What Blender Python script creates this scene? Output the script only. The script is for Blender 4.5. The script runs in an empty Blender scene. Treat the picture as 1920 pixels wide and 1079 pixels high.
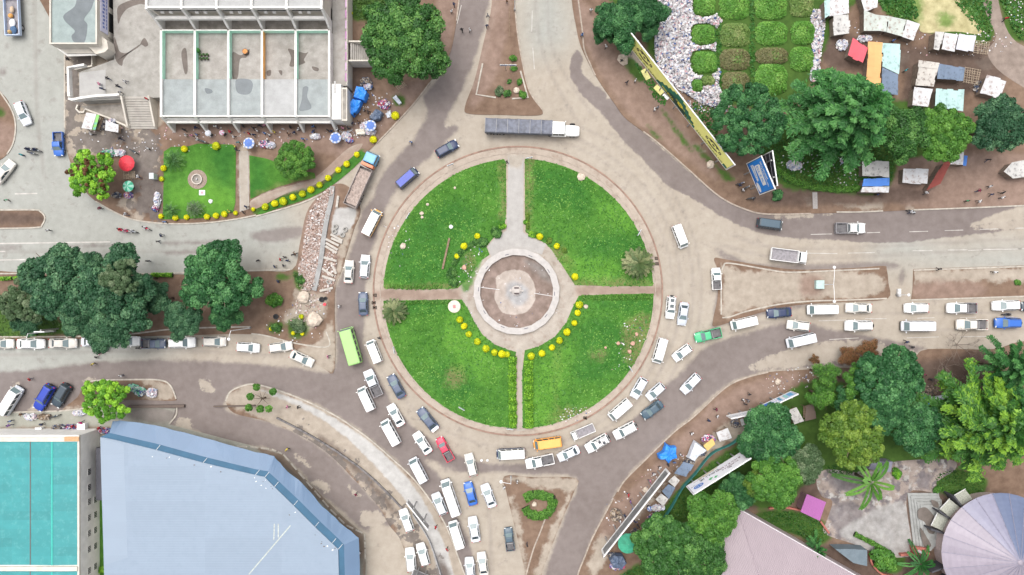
import bpy, bmesh, math, random
import numpy as np
from mathutils import Vector, Matrix, geometry
R = math.radians
random.seed(7); RNG = np.random.default_rng(7)
scene = bpy.context.scene
COL = scene.collection
# ---------------------------------------------------------------- camera, world, sun, exposure
CH = 128.0                       # drone height above the road
PX = 0.1                         # metres per photo pixel on the ground
cd = bpy.data.cameras.new("camera"); cam = bpy.data.objects.new("camera", cd); COL.objects.link(cam)
cam.location = (0,0, CH); cam.rotation_euler = (0,0,0)
cd.lens = 24; cd.sensor_width = 36; cd.clip_start = 1; cd.clip_end = 9000
scene.camera = cam
SUN_EL, SUN_AZ = 72,330
w = bpy.data.worlds.new("World"); scene.world = w; w.use_nodes = True
nt = w.node_tree; nt.nodes.clear()
sky = nt.nodes.new("ShaderNodeTexSky"); sky.sky_type = 'NISHITA'; sky.sun_disc = False
sky.sun_elevation = R(SUN_EL); sky.sun_rotation = R(SUN_AZ); sky.dust_density = 6; sky.ozone_density = 0.6; sky.air_density = 1.0
hs = nt.nodes.new("ShaderNodeHueSaturation"); hs.inputs['Saturation'].default_value = 0.30
bg = nt.nodes.new("ShaderNodeBackground"); bg.inputs['Strength'].default_value = 0.15
wo = nt.nodes.new("ShaderNodeOutputWorld")
nt.links.new(sky.outputs[0], hs.inputs['Color']); nt.links.new(hs.outputs[0], bg.inputs['Color']); nt.links.new(bg.outputs[0], wo.inputs[0])
sl = bpy.data.lights.new("sun", 'SUN'); sl.energy = 0.8; sl.angle = R(60); sl.color = (1.0,0.96,0.90)
sun = bpy.data.objects.new("sun", sl); COL.objects.link(sun)
_az = R(SUN_AZ)
_dir = Vector((math.sin(_az) * math.cos(R(SUN_EL)), math.cos(_az) * math.cos(R(SUN_EL)), math.sin(R(SUN_EL))))
sun.rotation_euler = (-_dir).to_track_quat('-Z', 'Y').to_euler(); sun.location = (0,0,200)
scene.view_settings.view_transform = 'Standard'; scene.view_settings.look = 'None'
scene.view_settings.exposure = 0.58; scene.view_settings.gamma = 1.0
scene.cycles.max_bounces = 6; scene.cycles.transparent_max_bounces = 6

# ---------------------------------------------------------------- helpers
def W(px, py, z=0.0):
 """plan position of a photo pixel for a thing at height z"""
 k = (CH - z) / CH * PX
 return Vector(((px - 960) * k, (539.5 - py) * k, z))
def W2(px, py, z=0.0):
 v = W(px, py, z); return (v.x, v.y)
def polyW(pts, z=0.0): return [W2(x, y, z) for x, y in pts]

class MB:
 """collects geometry for ONE mesh object"""
 def __init__(s): s.v = []; s.f = []; s.m = []
 def add(s, vs, fs, mi=0):
  o = len(s.v); s.v += [tuple(v) for v in vs]
  for f in fs: s.f.append(tuple(i + o for i in f)); s.m.append(mi)
  return s
 def box(s, c, d, rz=0.0, mi=0, tilt=None):
  x, y, z = d[0] / 2, d[1] / 2, d[2] / 2
  vs = [Vector((a * x, b * y, e * z)) for e in (-1,1) for a, b in ((-1,-1),(1,-1),(1,1),(-1,1))]
  m = Matrix.Rotation(rz, 3, 'Z')
  if tilt is not None: m = m @ tilt
  vs = [m @ v + Vector(c) for v in vs]
  return s.add(vs, [(3,2,1,0),(4,5,6,7),(0,1,5,4),(1,2,6,5),(2,3,7,6),(3,0,4,7)], mi)
 def prism(s, pts, z0, z1, mi=0, cap=True, bot=True, mside=None):
  n = len(pts)
  a = sum(pts[i][0] * pts[(i + 1) % n][1] - pts[(i + 1) % n][0] * pts[i][1] for i in range(n))
  if a < 0: pts = pts[::-1]
  vs = [(p[0], p[1], z0) for p in pts] + [(p[0], p[1], z1 if not callable(z1) else z1(p[0], p[1])) for p in pts]
  s.add(vs, [(i, (i + 1) % n, n + (i + 1) % n, n + i) for i in range(n)], mi if mside is None else mside)
  o = len(s.v) - 2 * n
  if cap: s.f.append(tuple(o + n + i for i in range(n))); s.m.append(mi)
  if bot: s.f.append(tuple(o + n - 1 - i for i in range(n))); s.m.append(mi)
  return s
 def loft(s, rings, mi=0, caps=(True, True), closed=True):
  n = len(rings[0]); vs = [p for r in rings for p in r]; fs = []
  for k in range(len(rings) - 1):
   for i in range(n if closed else n - 1):
    j = (i + 1) % n
    fs.append((k * n + i, k * n + j, (k + 1) * n + j, (k + 1) * n + i))
  if caps[0]: fs.append(tuple(range(n - 1,-1,-1)))
  if caps[1]: fs.append(tuple((len(rings) - 1) * n + i for i in range(n)))
  return s.add(vs, fs, mi)
 def tube(s, p, q, r0, r1=None, n=8, mi=0, caps=True):
  r1 = r0 if r1 is None else r1
  p, q = Vector(p), Vector(q); d = (q - p).normalized()
  u = d.orthogonal().normalized(); v = d.cross(u)
  ring = lambda c, r: [c + (u * math.cos(t) + v * math.sin(t)) * r for t in (2 * math.pi * i / n for i in range(n))]
  return s.loft([ring(p, r0), ring(q, r1)], mi, (caps, caps))
 def path(s, pts, radii, n=7, mi=0):
  rings = []
  for i, p in enumerate(pts):
   a = Vector(pts[max(i - 1,0)]); b = Vector(pts[min(i + 1, len(pts) - 1)]); d = (b - a).normalized()
   u = d.cross(Vector((0.13,0.21,0.97))).normalized(); v = u.cross(d)
   rings.append([Vector(p) + (u * math.cos(t) + v * math.sin(t)) * radii[i] for t in (2 * math.pi * k / n for k in range(n))])
  return s.loft(rings, mi)
 def disc(s, c, r, n=24, mi=0):
  return s.add([(c[0] + r * math.cos(2 * math.pi * i / n), c[1] + r * math.sin(2 * math.pi * i / n), c[2]) for i in range(n)],[tuple(range(n))], mi)
 def ball(s, c, r, n=10, m=7, mi=0, sz=1.0):
  rings = []
  for k in range(m + 1):
   a = -math.pi / 2 + math.pi * k / m; rr = max(r * math.cos(a),1e-4)
   rings.append([(c[0] + rr * math.cos(2 * math.pi * i / n), c[1] + rr * math.sin(2 * math.pi * i / n), c[2] + sz * r * math.sin(a)) for i in range(n)])
  return s.loft(rings, mi)
 def mesh(s, name, mats, smooth=False):
  me = bpy.data.meshes.new(name); me.from_pydata(s.v, [], s.f)
  for m in mats: me.materials.append(m)
  me.polygons.foreach_set('material_index', s.m)
  if smooth: me.polygons.foreach_set('use_smooth', [True] * len(s.f))
  me.update(); return me
 def obj(s, name, mats, parent=None, smooth=False, loc=None):
  if not isinstance(mats, (list, tuple)): mats = [mats]
  o = bpy.data.objects.new(name, s.mesh(name, mats, smooth)); COL.objects.link(o)
  if parent: o.parent = parent
  if loc is not None: o.location = loc
  return o

def tag(o, label=None, cat=None, group=None, kind=None):
 if label: o['label'] = label
 if cat: o['category'] = cat
 if group: o['group'] = group
 if kind: o['kind'] = kind
 return o
def empty(name, loc=(0,0,0), rz=0.0, label=None, cat=None, group=None):
 o = bpy.data.objects.new(name, None); COL.objects.link(o); o.empty_display_size = 0.3
 o.location = loc; o.rotation_euler = (0,0, rz)
 return tag(o, label, cat, group)
def dup(root, loc=None, rz=None, label=None, group=None, cat=None, scale=None):
 r = root.copy(); COL.objects.link(r)
 if loc is not None: r.location = loc
 if rz is not None: r.rotation_euler = (0,0, rz)
 if scale is not None: r.scale = scale if hasattr(scale, '__len__') else (scale,) * 3
 for k in ('label', 'group', 'category'):
  if k in r and k != 'category': del r[k]
 tag(r, label, cat, group)
 for ch in root.children:
  c = ch.copy(); COL.objects.link(c); c.parent = r
  for g in ch.children:
   d = g.copy(); COL.objects.link(d); d.parent = c
 return r
def recolour(root, changes):
 """changes: {part name stem: {slot: material}} set on the object, the mesh stays shared"""
 for ch in list(root.children) + [root]:
  st = ch.name.split('.')[0]
  if st in changes:
   for slot, m in changes[st].items():
    ch.material_slots[slot].link = 'OBJECT'; ch.material_slots[slot].material = m

def catmull(pts, per=6, closed=True):
 n = len(pts); out = []
 rng = range(n) if closed else range(n - 1)
 for i in rng:
  g = (lambda k: pts[k % n]) if closed else (lambda k: pts[min(max(k, 0), n - 1)])
  p0, p1, p2, p3 = g(i - 1), g(i), g(i + 1), g(i + 2)
  for k in range(per):
   t = k / per
   out.append(tuple(0.5 * (2 * p1[a] + (p2[a] - p0[a]) * t + (2 * p0[a] - 5 * p1[a] + 4 * p2[a] - p3[a]) * t * t + (3 * p1[a] - p0[a] - 3 * p2[a] + p3[a]) * t ** 3) for a in (0,1)))
 if not closed: out.append(tuple(pts[-1]))
 return out
def circ(cx, cy, r, n=64, a0=0, a1=360):
 full = abs(a1 - a0 - 360) < 1e-6
 return [(cx + r * math.cos(R(a0 + (a1 - a0) * i / (n if full else n - 1))), cy - r * math.sin(R(a0 + (a1 - a0) * i / (n if full else n - 1)))) for i in range(n)]

def inside(P, poly):
 x, y = P[:, 0], P[:, 1]; r = np.zeros(len(P), bool); q = np.array(poly); n = len(q)
 for i in range(n):
  x0, y0 = q[i]; x1, y1 = q[(i + 1) % n]
  if y0 == y1: continue
  c = ((y0 > y) != (y1 > y)) & (x < (x1 - x0) * (y - y0) / (y1 - y0) + x0); r ^= c
 return r
def sdf(P, poly):
 q = np.array(poly); n = len(q); d = np.full(len(P),1e9)
 for i in range(n):
  a = q[i]; b = q[(i + 1) % n]; ab = b - a; L = float(ab @ ab) + 1e-12
  t = np.clip(((P - a) @ ab) / L, 0,1); e = P - a - t[:, None] * ab
  d = np.minimum(d, (e * e).sum(1))
 d = np.sqrt(d); return np.where(inside(P, poly), d, -d)
def field(P, polys, smooth=True, per=4):
 out = np.full(len(P),-30.0)
 for pl in polys:
  p = catmull(pl, per) if smooth else pl
  out = np.maximum(out, sdf(P, polyW(p)))
 return np.clip(out, -30,30)
def set_fields(me, P, fields):
 for k, polys in fields.items():
  a = me.attributes.new(k, 'FLOAT', 'POINT'); a.data.foreach_set('value', field(P, polys).astype(np.float32))

# ---------------------------------------------------------------- materials
_n = {}
def nodes(m):
 m.use_nodes = True; t = m.node_tree; t.nodes.clear()
 o = t.nodes.new('ShaderNodeOutputMaterial'); b = t.nodes.new('ShaderNodeBsdfPrincipled'); t.links.new(b.outputs[0], o.inputs[0])
 return t, b
def N(t, ty, **kw):
 n = t.nodes.new('ShaderNode' + ty)
 for k, v in kw.items(): setattr(n, k, v)
 return n
def coords(t): 
 if 'crd' not in t: pass
 g = t.nodes.get('crd')
 if g is None: g = t.nodes.new('ShaderNodeNewGeometry'); g.name = 'crd'
 return g.outputs['Position']
def noise(t, scale, detail=4, vec=None, rough=0.6):
 n = N(t, 'TexNoise'); n.inputs['Scale'].default_value = scale; n.inputs['Detail'].default_value = detail; n.inputs['Roughness'].default_value = rough
 t.links.new(vec if vec is not None else coords(t), n.inputs['Vector']); return n.outputs['Fac']
def maprange(t, v, a, b, c=0, d=1, smooth=False):
 n = N(t, 'MapRange'); n.interpolation_type = 'SMOOTHSTEP' if smooth else 'LINEAR'
 t.links.new(v, n.inputs['Value'])
 for k, x in zip(('From Min', 'From Max', 'To Min', 'To Max'),(a, b, c, d)): n.inputs[k].default_value = x
 return n.outputs['Result']
def mathn(t, op, a, b):
 n = N(t, 'Math', operation=op)
 for i, x in enumerate((a, b)):
  if isinstance(x, (int, float)): n.inputs[i].default_value = x
  else: t.links.new(x, n.inputs[i])
 return n.outputs[0]
def mix(t, f, a, b, mode='MIX'):
 n = N(t, 'Mix', data_type='RGBA', blend_type=mode)
 for s, x in ((n.inputs[0], f),(n.inputs[6], a),(n.inputs[7], b)):
  if isinstance(x, (int, float)): s.default_value = x
  elif isinstance(x, tuple): s.default_value = (*x, 1) if len(x) == 3 else x
  else: t.links.new(x, s)
 return n.outputs[2]
def bump(t, b, h, strength=0.3, dist=0.05):
 n = N(t, 'Bump'); n.inputs['Strength'].default_value = strength; n.inputs['Distance'].default_value = dist
 t.links.new(h, n.inputs['Height']); t.links.new(n.outputs[0], b.inputs['Normal'])
def plain(name, col, rough=0.6, var=0.15, scale=3.0, metal=0.0, coat=0.0, bmp=0.0, spec=0.5, local=False):
 """one colour with a cloudy wear pattern"""
 key = (name,)
 if key in _n: return _n[key]
 m = bpy.data.materials.new(name); t, b = nodes(m)
 vec = None
 if local:
  tc = N(t, 'TexCoord'); vec = tc.outputs['Object']
 f = noise(t, scale, 5, vec)
 f2 = maprange(t, f, 0.3,0.7,0,1)
 d = tuple(c * (1 - var) for c in col); l = tuple(min(c * (1 + var),1) for c in col)
 t.links.new(mix(t, f2, d, l), b.inputs['Base Color'])
 b.inputs['Roughness'].default_value = rough; b.inputs['Metallic'].default_value = metal; b.inputs['Coat Weight'].default_value = coat
 b.inputs['Coat Roughness'].default_value = 0.08; b.inputs['Specular IOR Level'].default_value = spec
 if bmp: bump(t, b, noise(t, scale * 6,3, vec), bmp, 0.03)
 _n[key] = m; return m
LAYERS = {}
def layered(name, base, layers, rough=0.85, grain=0.10, bmp=0.25, mottle=0.18):
 """base = (dark, light); layers = [(attribute, dark, light, soft, amp, noise scale, strength)]"""
 m = bpy.data.materials.new(name); t, b = nodes(m); LAYERS[m.name] = [l[0] for l in layers if l[0][0] != '#']
 big = maprange(t, noise(t, 0.09,5),0.3,0.7); mid = maprange(t, noise(t, 0.7,6),0.3,0.7); fine = noise(t, 9,3)
 pick = maprange(t, mathn(t, 'ADD', mathn(t, 'MULTIPLY', big, 0.55), mathn(t, 'MULTIPLY', mid, 0.45)),0.1,0.9)
 c = mix(t, pick, base[0], base[1])
 for (att, d, l, soft, amp, ns, st) in layers:
  a = N(t, 'Attribute' if att[0] != '#' else 'Value')
  if att[0] == '#': a.outputs[0].default_value = float(att[1:])
  else: a.attribute_name = att
  nz = mathn(t, 'MULTIPLY', mathn(t, 'SUBTRACT', noise(t, ns, 6, None, 0.65),0.5), amp * 2)
  f = maprange(t, mathn(t, 'ADD', a.outputs['Fac' if att[0] != '#' else 0], nz),-soft, soft, 0, st, True)
  c = mix(t, f, c, mix(t, pick, d, l))
 c = mix(t, mottle, c, mix(t, mid, (0.35,0.33,0.31),(0.68,0.67,0.66)), 'OVERLAY')
 c = mix(t, grain, c, mix(t, maprange(t, fine, 0.3,0.7),(0.1,0.1,0.1),(0.9,0.9,0.9)), 'OVERLAY')
 t.links.new(c, b.inputs['Base Color']); b.inputs['Roughness'].default_value = rough; b.inputs['Specular IOR Level'].default_value = 0.25
 bump(t, b, mathn(t, 'ADD', fine, mathn(t, 'MULTIPLY', mid, 2.0)), bmp, 0.03)
 return m
def corrugated(name, col, pitch=0.25, ang=0.0, var=0.2, rust=None, rough=0.45, metal=0.0, sheet=1.2, local=True, ribs=0.6):
 """metal sheeting: ribs along one direction, sheet laps, wear"""
 m = bpy.data.materials.new(name); t, b = nodes(m)
 tc = N(t, 'TexCoord'); mp = N(t, 'Mapping'); mp.inputs['Rotation'].default_value = (0,0, ang)
 t.links.new(tc.outputs['Object'] if local else coords(t), mp.inputs['Vector'])
 v = mp.outputs[0]
 wv = N(t, 'TexWave', wave_type='BANDS', bands_direction='X', wave_profile='SIN'); wv.inputs['Scale'].default_value = 0.314 / pitch
 t.links.new(v, wv.inputs['Vector'])
 sp = N(t, 'SeparateXYZ'); t.links.new(v, sp.inputs[0])
 wn = N(t, 'TexWhiteNoise', noise_dimensions='2D')
 cx = mathn(t, 'FLOOR', mathn(t, 'DIVIDE', sp.outputs[0], sheet),0); cy = mathn(t, 'FLOOR', mathn(t, 'DIVIDE', sp.outputs[1], sheet * 4.3),0)
 cb = N(t, 'CombineXYZ'); t.links.new(cx, cb.inputs[0]); t.links.new(cy, cb.inputs[1]); t.links.new(cb.outputs[0], wn.inputs['Vector'])
 big = maprange(t, noise(t, 0.5,6, v),0.3,0.7)
 f = mathn(t, 'ADD', mathn(t, 'MULTIPLY', wn.outputs['Value'],0.5), mathn(t, 'MULTIPLY', big, 0.5))
 d = tuple(c * (1 - var) for c in col); l = tuple(min(1, c * (1 + var)) for c in col)
 c = mix(t, f, d, l)
 if rust:
  c = mix(t, maprange(t, noise(t, 1.1,8, v, 0.7),0.5,0.66,0, rust[1], True), c, rust[0])
 t.links.new(c, b.inputs['Base Color']); b.inputs['Roughness'].default_value = rough; b.inputs['Metallic'].default_value = metal
 bump(t, b, wv.outputs['Fac'], ribs, 0.04)
 return m
def leafmat(name, dark, light, tip=None, rough=0.62, trans=0.0):
 """foliage: each leaf cluster has its own green, stored on the mesh as 'tone'"""
 if (name,) in _n: return _n[(name,)]
 m = bpy.data.materials.new(name); t, b = nodes(m)
 a = N(t, 'Attribute'); a.attribute_name = 'tone'
 c = mix(t, a.outputs['Fac'], dark, light)
 if tip: c = mix(t, maprange(t, a.outputs['Fac'],0.62,0.95), c, tip)
 t.links.new(c, b.inputs['Base Color']); b.inputs['Roughness'].default_value = 0.48; b.inputs['Specular IOR Level'].default_value = 0.25
 _n[(name,)] = m; return m
def glassmat(name, col, rough=0.06):
 m = bpy.data.materials.new(name); t, b = nodes(m)
 f = noise(t, 1.5,2); t.links.new(mix(t, f, tuple(c * .8 for c in col), tuple(c * 1.2 for c in col)), b.inputs['Base Color'])
 b.inputs['Roughness'].default_value = rough; b.inputs['Specular IOR Level'].default_value = 0.8
 return m
# ---------------------------------------------------------------- ground sheets
def surf(name, pts, z, mat, fields=None, res=0.6, skirt=0.0, smooth=True, holes=(), kind='structure', per=4, bumpf=None, skirt_to=None):
 p = catmull(pts, per) if smooth else list(pts)
 rings = [polyW(p)] + [polyW(h) for h in holes]
 allv = []; edges = []
 for r in rings:
  o = len(allv); n = len(r); allv += r; edges += [(o + i, o + (i + 1) % n) for i in range(n)]
 q = np.array(rings[0]); lo, hi = q.min(0), q.max(0)
 gx, gy = np.meshgrid(np.arange(lo[0] + res / 2, hi[0], res), np.arange(lo[1] + res / 2, hi[1], res))
 G = np.stack([gx.ravel(), gy.ravel()],1); G += RNG.uniform(-.12,.12, G.shape) * res
 ins = inside(G, rings[0])
 for h in rings[1:]: ins &= ~inside(G, h)
 G = G[ins]
 far = np.min(np.stack([np.abs(sdf(G, r)) for r in rings]),0) > res * 0.35 if len(G) else np.zeros(0, bool)
 G = G[far]
 res_ = geometry.delaunay_2d_cdt([Vector(v) for v in allv] + [Vector((a, b)) for a, b in G], edges, [],0,1e-5)
 V = np.array([(v.x, v.y) for v in res_[0]]); F = np.array([f for f in res_[2] if len(f) == 3])
 cen = V[F].mean(1); ok = inside(cen, rings[0])
 for h in rings[1:]: ok &= ~inside(cen, h)
 F = F[ok]
 Z = np.full(len(V), z)
 if bumpf is not None: Z = Z + bumpf(V)
 verts = [(a, b, c) for (a, b), c in zip(V, Z)]; faces = [tuple(int(i) for i in f) for f in F]
 area = lambda f: (verts[f[1]][0] - verts[f[0]][0]) * (verts[f[2]][1] - verts[f[0]][1]) - (verts[f[2]][0] - verts[f[0]][0]) * (verts[f[1]][1] - verts[f[0]][1])
 faces = [f if area(f) > 0 else f[::-1] for f in faces]
 nv = len(verts)
 if skirt:
  for r in rings:
   o = len(verts); n = len(r); verts += [(a, b, z) for a, b in r] + [(a, b, z - skirt) for a, b in r]
   ar = sum(r[i][0] * r[(i + 1) % n][1] - r[(i + 1) % n][0] * r[i][1] for i in range(n))
   for i in range(n):
    j = (i + 1) % n; f = (o + i, o + n + i, o + n + j, o + j)
    faces.append(f if ar > 0 else f[::-1])
 me = bpy.data.meshes.new(name); me.from_pydata(verts, [], faces); me.materials.append(mat)
 fields = dict(fields or {}); fields.update({k: [] for k in LAYERS.get(mat.name, ()) if k not in fields})
 if fields: set_fields(me, np.array(verts)[:, :2], fields)
 me.update(); o = bpy.data.objects.new(name, me); COL.objects.link(o); o['kind'] = kind
 return o
def strip(name, pts, width, h, z, mat, closed=False, smooth=True, kind='structure', per=5, gaps=None):
 """a kerb or low wall along a line of photo pixels"""
 p = catmull(pts, per, closed) if smooth else list(pts)
 q = [Vector(v) for v in polyW(p)]; n = len(q); mb = MB(); rings = []
 for i in range(n):
  a = q[(i - 1) % n] if closed or i else q[i]; b = q[(i + 1) % n] if closed or i < n - 1 else q[i]
  d = (b - a).normalized(); nn = Vector((-d.y, d.x)) * width / 2
  l, r = q[i] + nn, q[i] - nn
  rings.append([(r.x, r.y, z),(r.x, r.y, z + h),(l.x, l.y, z + h),(l.x, l.y, z)])
 if closed: rings.append(rings[0])
 mb.loft(rings, 0,(not closed, not closed))
 o = mb.obj(name, mat)
 if kind: o['kind'] = kind
 return o

TAN = ((0.315,0.273,0.224),(0.385,0.342,0.288)); GREY = ((0.285,0.29,0.265),(0.34,0.345,0.32))
TAR = ((0.150,0.124,0.117),(0.198,0.168,0.160)); DIRT = ((0.135,0.088,0.062),(0.215,0.148,0.108))
PALE = ((0.34,0.305,0.265),(0.42,0.38,0.335)); GRASS = ((0.038,0.130,0.016),(0.082,0.215,0.032))
dark_main = [
 # north-east lane along the outer kerb
 [(1080,90),(1071,112),(1068,134),(1076,156),(1094,182),(1120,205),(1150,240),(1172,268),(1200,295),(1230,325),(1255,350),(1290,368),(1330,392),(1370,415),(1410,432),(1440,441),(1500,448),(1560,450),(1620,455),(1700,455),(1760,447),(1830,440),(1920,428),(2070,420),(2070,404),(1920,412),(1850,420),(1818,424),(1850,408),(1920,380),(1800,388),(1560,396),(1440,400),(1350,368),(1230,268),(1172,220),(1160,200),(1156,192),(1148,186),(1136,188),(1136,176),(1116,160),(1098,146),(1089,130),(1092,108)],
]
dark_west = [
 [(856,-60),(852,30),(842,100),(820,148),(795,183),(800,205),(798,228),(786,242),(770,268),(735,305),(714,335),(697,372),(678,400),(664,450),(653,485),(640,520),(628,555),(628,690),(560,690),(480,684),(430,680),(360,677),(280,676),(200,678),(120,687),(60,694),(-70,712),(-70,790),(110,790),(330,800),(420,830),(500,840),(545,865),(600,925),(650,965),(690,1000),(700,985),(742,985),(712,950),(670,905),(610,846),(560,815),(500,790),(430,772),(424,750),(455,724),(530,735),(620,772),(700,828),(765,888),(825,968),(845,1008),(880,1100),(897,1100),(895,1079),(878,1010),(855,962),(830,904),(796,862),(818,868),(850,880),(900,886),(950,886),(1000,890),(1080,896),(1062,960),(1030,1050),(1020,1100),(1080,1100),(1110,1010),(1172,898),(1265,808),(1360,724),(1440,696),(1560,688),(1640,686),(1735,655),(1690,644),(1620,628),(1560,618),(1520,610),(1480,606),(1440,613),(1400,626),(1350,640),(1310,662),(1288,688),(1250,722),(1205,772),(1160,802),(1110,822),(1060,850),(1000,868),(940,872),(880,862),(836,846),(800,820),(768,792),(742,765),(724,735),(705,700),(690,672),(683,640),(682,600),(683,560),(690,510),(700,460),(715,415),(735,368),(760,337),(786,312),(815,286),(840,262),(860,240),(835,232),(850,200),(868,165),(882,130),(896,90),(910,40),(918,-60)],
]
dark_spots = [
 [(1110,40),(1108,90),(1104,120),(1108,90)],
 [(308,456),(335,453),(335,459),(308,459)],[(338,453),(380,452),(430,450),(412,458),(345,457)],[(312,472),(390,469),(400,474),(316,477)],
 [(-20,462),(36,461),(34,467),(-20,466)],[(118,462),(160,460),(208,458),(205,462),(150,464)],[(470,438),(560,425),(560,445),(500,455)],
 [(2,128),(12,134),(8,142),(0,140)],[(6,56),(12,60),(8,66)],[(10,82),(16,86),(12,90)],[(70,92),(76,96),(72,100)],
 [(868,205),(900,190),(925,120),(930,122),(905,195),(880,212)],[(1344,465),(1370,478),(1440,497),(1660,492),(1660,506),(1440,508),(1370,492),(1345,475)],
 [(1688,508),(1696,506),(1694,528),(1686,530)],[(1342,600),(1440,580),(1520,568),(1520,574),(1445,588),(1345,612)],[(1335,615),(1344,545),(1350,545),(1350,600)],
 [(812,862),(850,876),(880,880),(872,884),(840,882)],[(846,770),(838,760),(836,768)],[(830,878),(842,876),(838,884)],
]
light_marks = [
 [(866,190),(900,120),(912,80),(922,82),(908,140),(886,200),(880,215),(846,235),(838,232),(858,205)],
 [(895,125),(912,85),(906,84),(888,122)],
 [(1405,690),(1460,660),(1540,642),(1620,640),(1700,658),(1735,670),(1640,682),(1560,682),(1500,688),(1445,694)],
 [(680,962),(705,958),(722,972),(716,984),(690,990),(676,978)],[(690,1010),(715,1002),(728,1030),(712,1060),(690,1100),(675,1060)],[(736,1000),(760,990),(752,1040),(762,1090),(735,1090),(728,1050)],
 [(592,900),(615,908),(622,920),(605,922),(590,912)],[(550,848),(575,865),(582,876),(560,862)],[(655,912),(672,924),(676,932),(660,926)],
 [(372,848),(395,860),(360,868)],[(330,790),(352,785),(360,806),(336,806)],[(372,710),(395,718),(400,735),(380,730)],
 [(1820,424),(1870,415),(1930,412),(1930,430),(1870,434),(1845,430)],
 [(1560,400),(1480,404),(1450,410),(1500,408),(1560,403)],
 [(640,475),(665,400),(690,380),(700,345),(660,400),(632,490),(628,540),(640,510)],
 [(60,760),(80,752),(70,770),(50,775)],[(20,728),(36,715),(30,730)],[(150,716),(175,708),(170,718)],[(1500,404),(1440,402),(1520,398)],
]
grey_zone = [[(-100,-90),(520,-90),(520,300),(560,470),(420,520),(340,640),(200,700),(-100,720)],[(1000,-90),(1050,-90),(1068,60),(1010,100),(985,60)],[(1700,430),(1800,470),(2080,440),(2080,520),(1750,500),(1640,480)]]
def arcs(r0, w_, a0, a1): return circ(971,546, r0,40, a0, a1) + circ(971,546, r0 + w_, 40, a0, a1)[::-1]
tracks = [arcs(288,5,-60,100), arcs(303,6,-70,70), arcs(326,6,-40,75), arcs(341,6,-30,60), arcs(292,5,185,290),[(1000,-60),(1006,60),(1030,140),(1080,230),(1086,228),(1036,138),(1012,58),(1006,-60)],[(1022,-60),(1026,60),(1050,130),(1110,220),(1115,216),(1056,128),(1032,58),(1028,-60)],[(1350,455),(1500,482),(1920,462),(1920,467),(1500,488),(1350,462)],[(1380,440),(1500,464),(1920,445),(1920,450),(1500,470),(1380,447)],[(1420,604),(1600,588),(1920,584),(1920,588),(1600,593),(1420,610)],[(1700,618),(1920,614),(1920,619),(1700,623)],[(-60,665),(300,655),(560,668),(560,673),(300,661),(-60,671)],[(-60,470),(200,468),(420,470),(420,475),(200,474),(-60,476)],[(60,-60),(66,200),(80,330),(86,330),(73,200),(67,-60)],[(920,1100),(915,980),(905,900),(911,900),(922,980),(927,1100)]]
road_mat = layered("road_dust_over_asphalt", TAN, [
 ('grey', *GREY, 6.0,3.0,0.06,1.0),('tar', *TAR, 0.22,0.7,0.55,0.95),('tarw', *TAR, 0.5,0.95,0.4,0.93),
 ('spot', *TAR, 0.5,0.6,0.9,0.8),('lite', *TAN, 0.25,1.7,0.7,0.9),('trk', (0.19,0.165,0.15),(0.24,0.21,0.195),0.3,0.25,0.9,0.34),('#-0.27', (0.17,0.145,0.13),(0.22,0.19,0.175),0.12,1.1,0.55,0.38)], rough=0.8, mottle=0.10, grain=0.07)
gx, gy = np.meshgrid(np.arange(-112,112.1,0.6), np.arange(-66,66.1,0.6))
P = np.stack([gx.ravel(), gy.ravel()],1); nx, ny = gx.shape[1], gx.shape[0]
idx = np.arange(nx * ny).reshape(ny, nx)
F = np.stack([idx[:-1, :-1].ravel(), idx[:-1,1:].ravel(), idx[1:, 1:].ravel(), idx[1:, :-1].ravel()],1)
me = bpy.data.meshes.new("road"); me.from_pydata(np.c_[P, np.full(len(P),0.02)].tolist(),[], F.tolist()); me.materials.append(road_mat)
set_fields(me, P, {'grey': grey_zone, 'tar': dark_main, 'tarw': dark_west, 'spot': dark_spots, 'lite': light_marks, 'trk': tracks})
road = bpy.data.objects.new("road", me); COL.objects.link(road); road['kind'] = 'structure'
ground_mat = layered("bare_earth", DIRT, [], rough=0.95)
tag(MB().add([(-3000,-3000,0),(3000,-3000,0),(3000,3000,0),(-3000,3000,0)],[(0,1,2,3)]).obj("ground", ground_mat), kind='structure')

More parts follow.
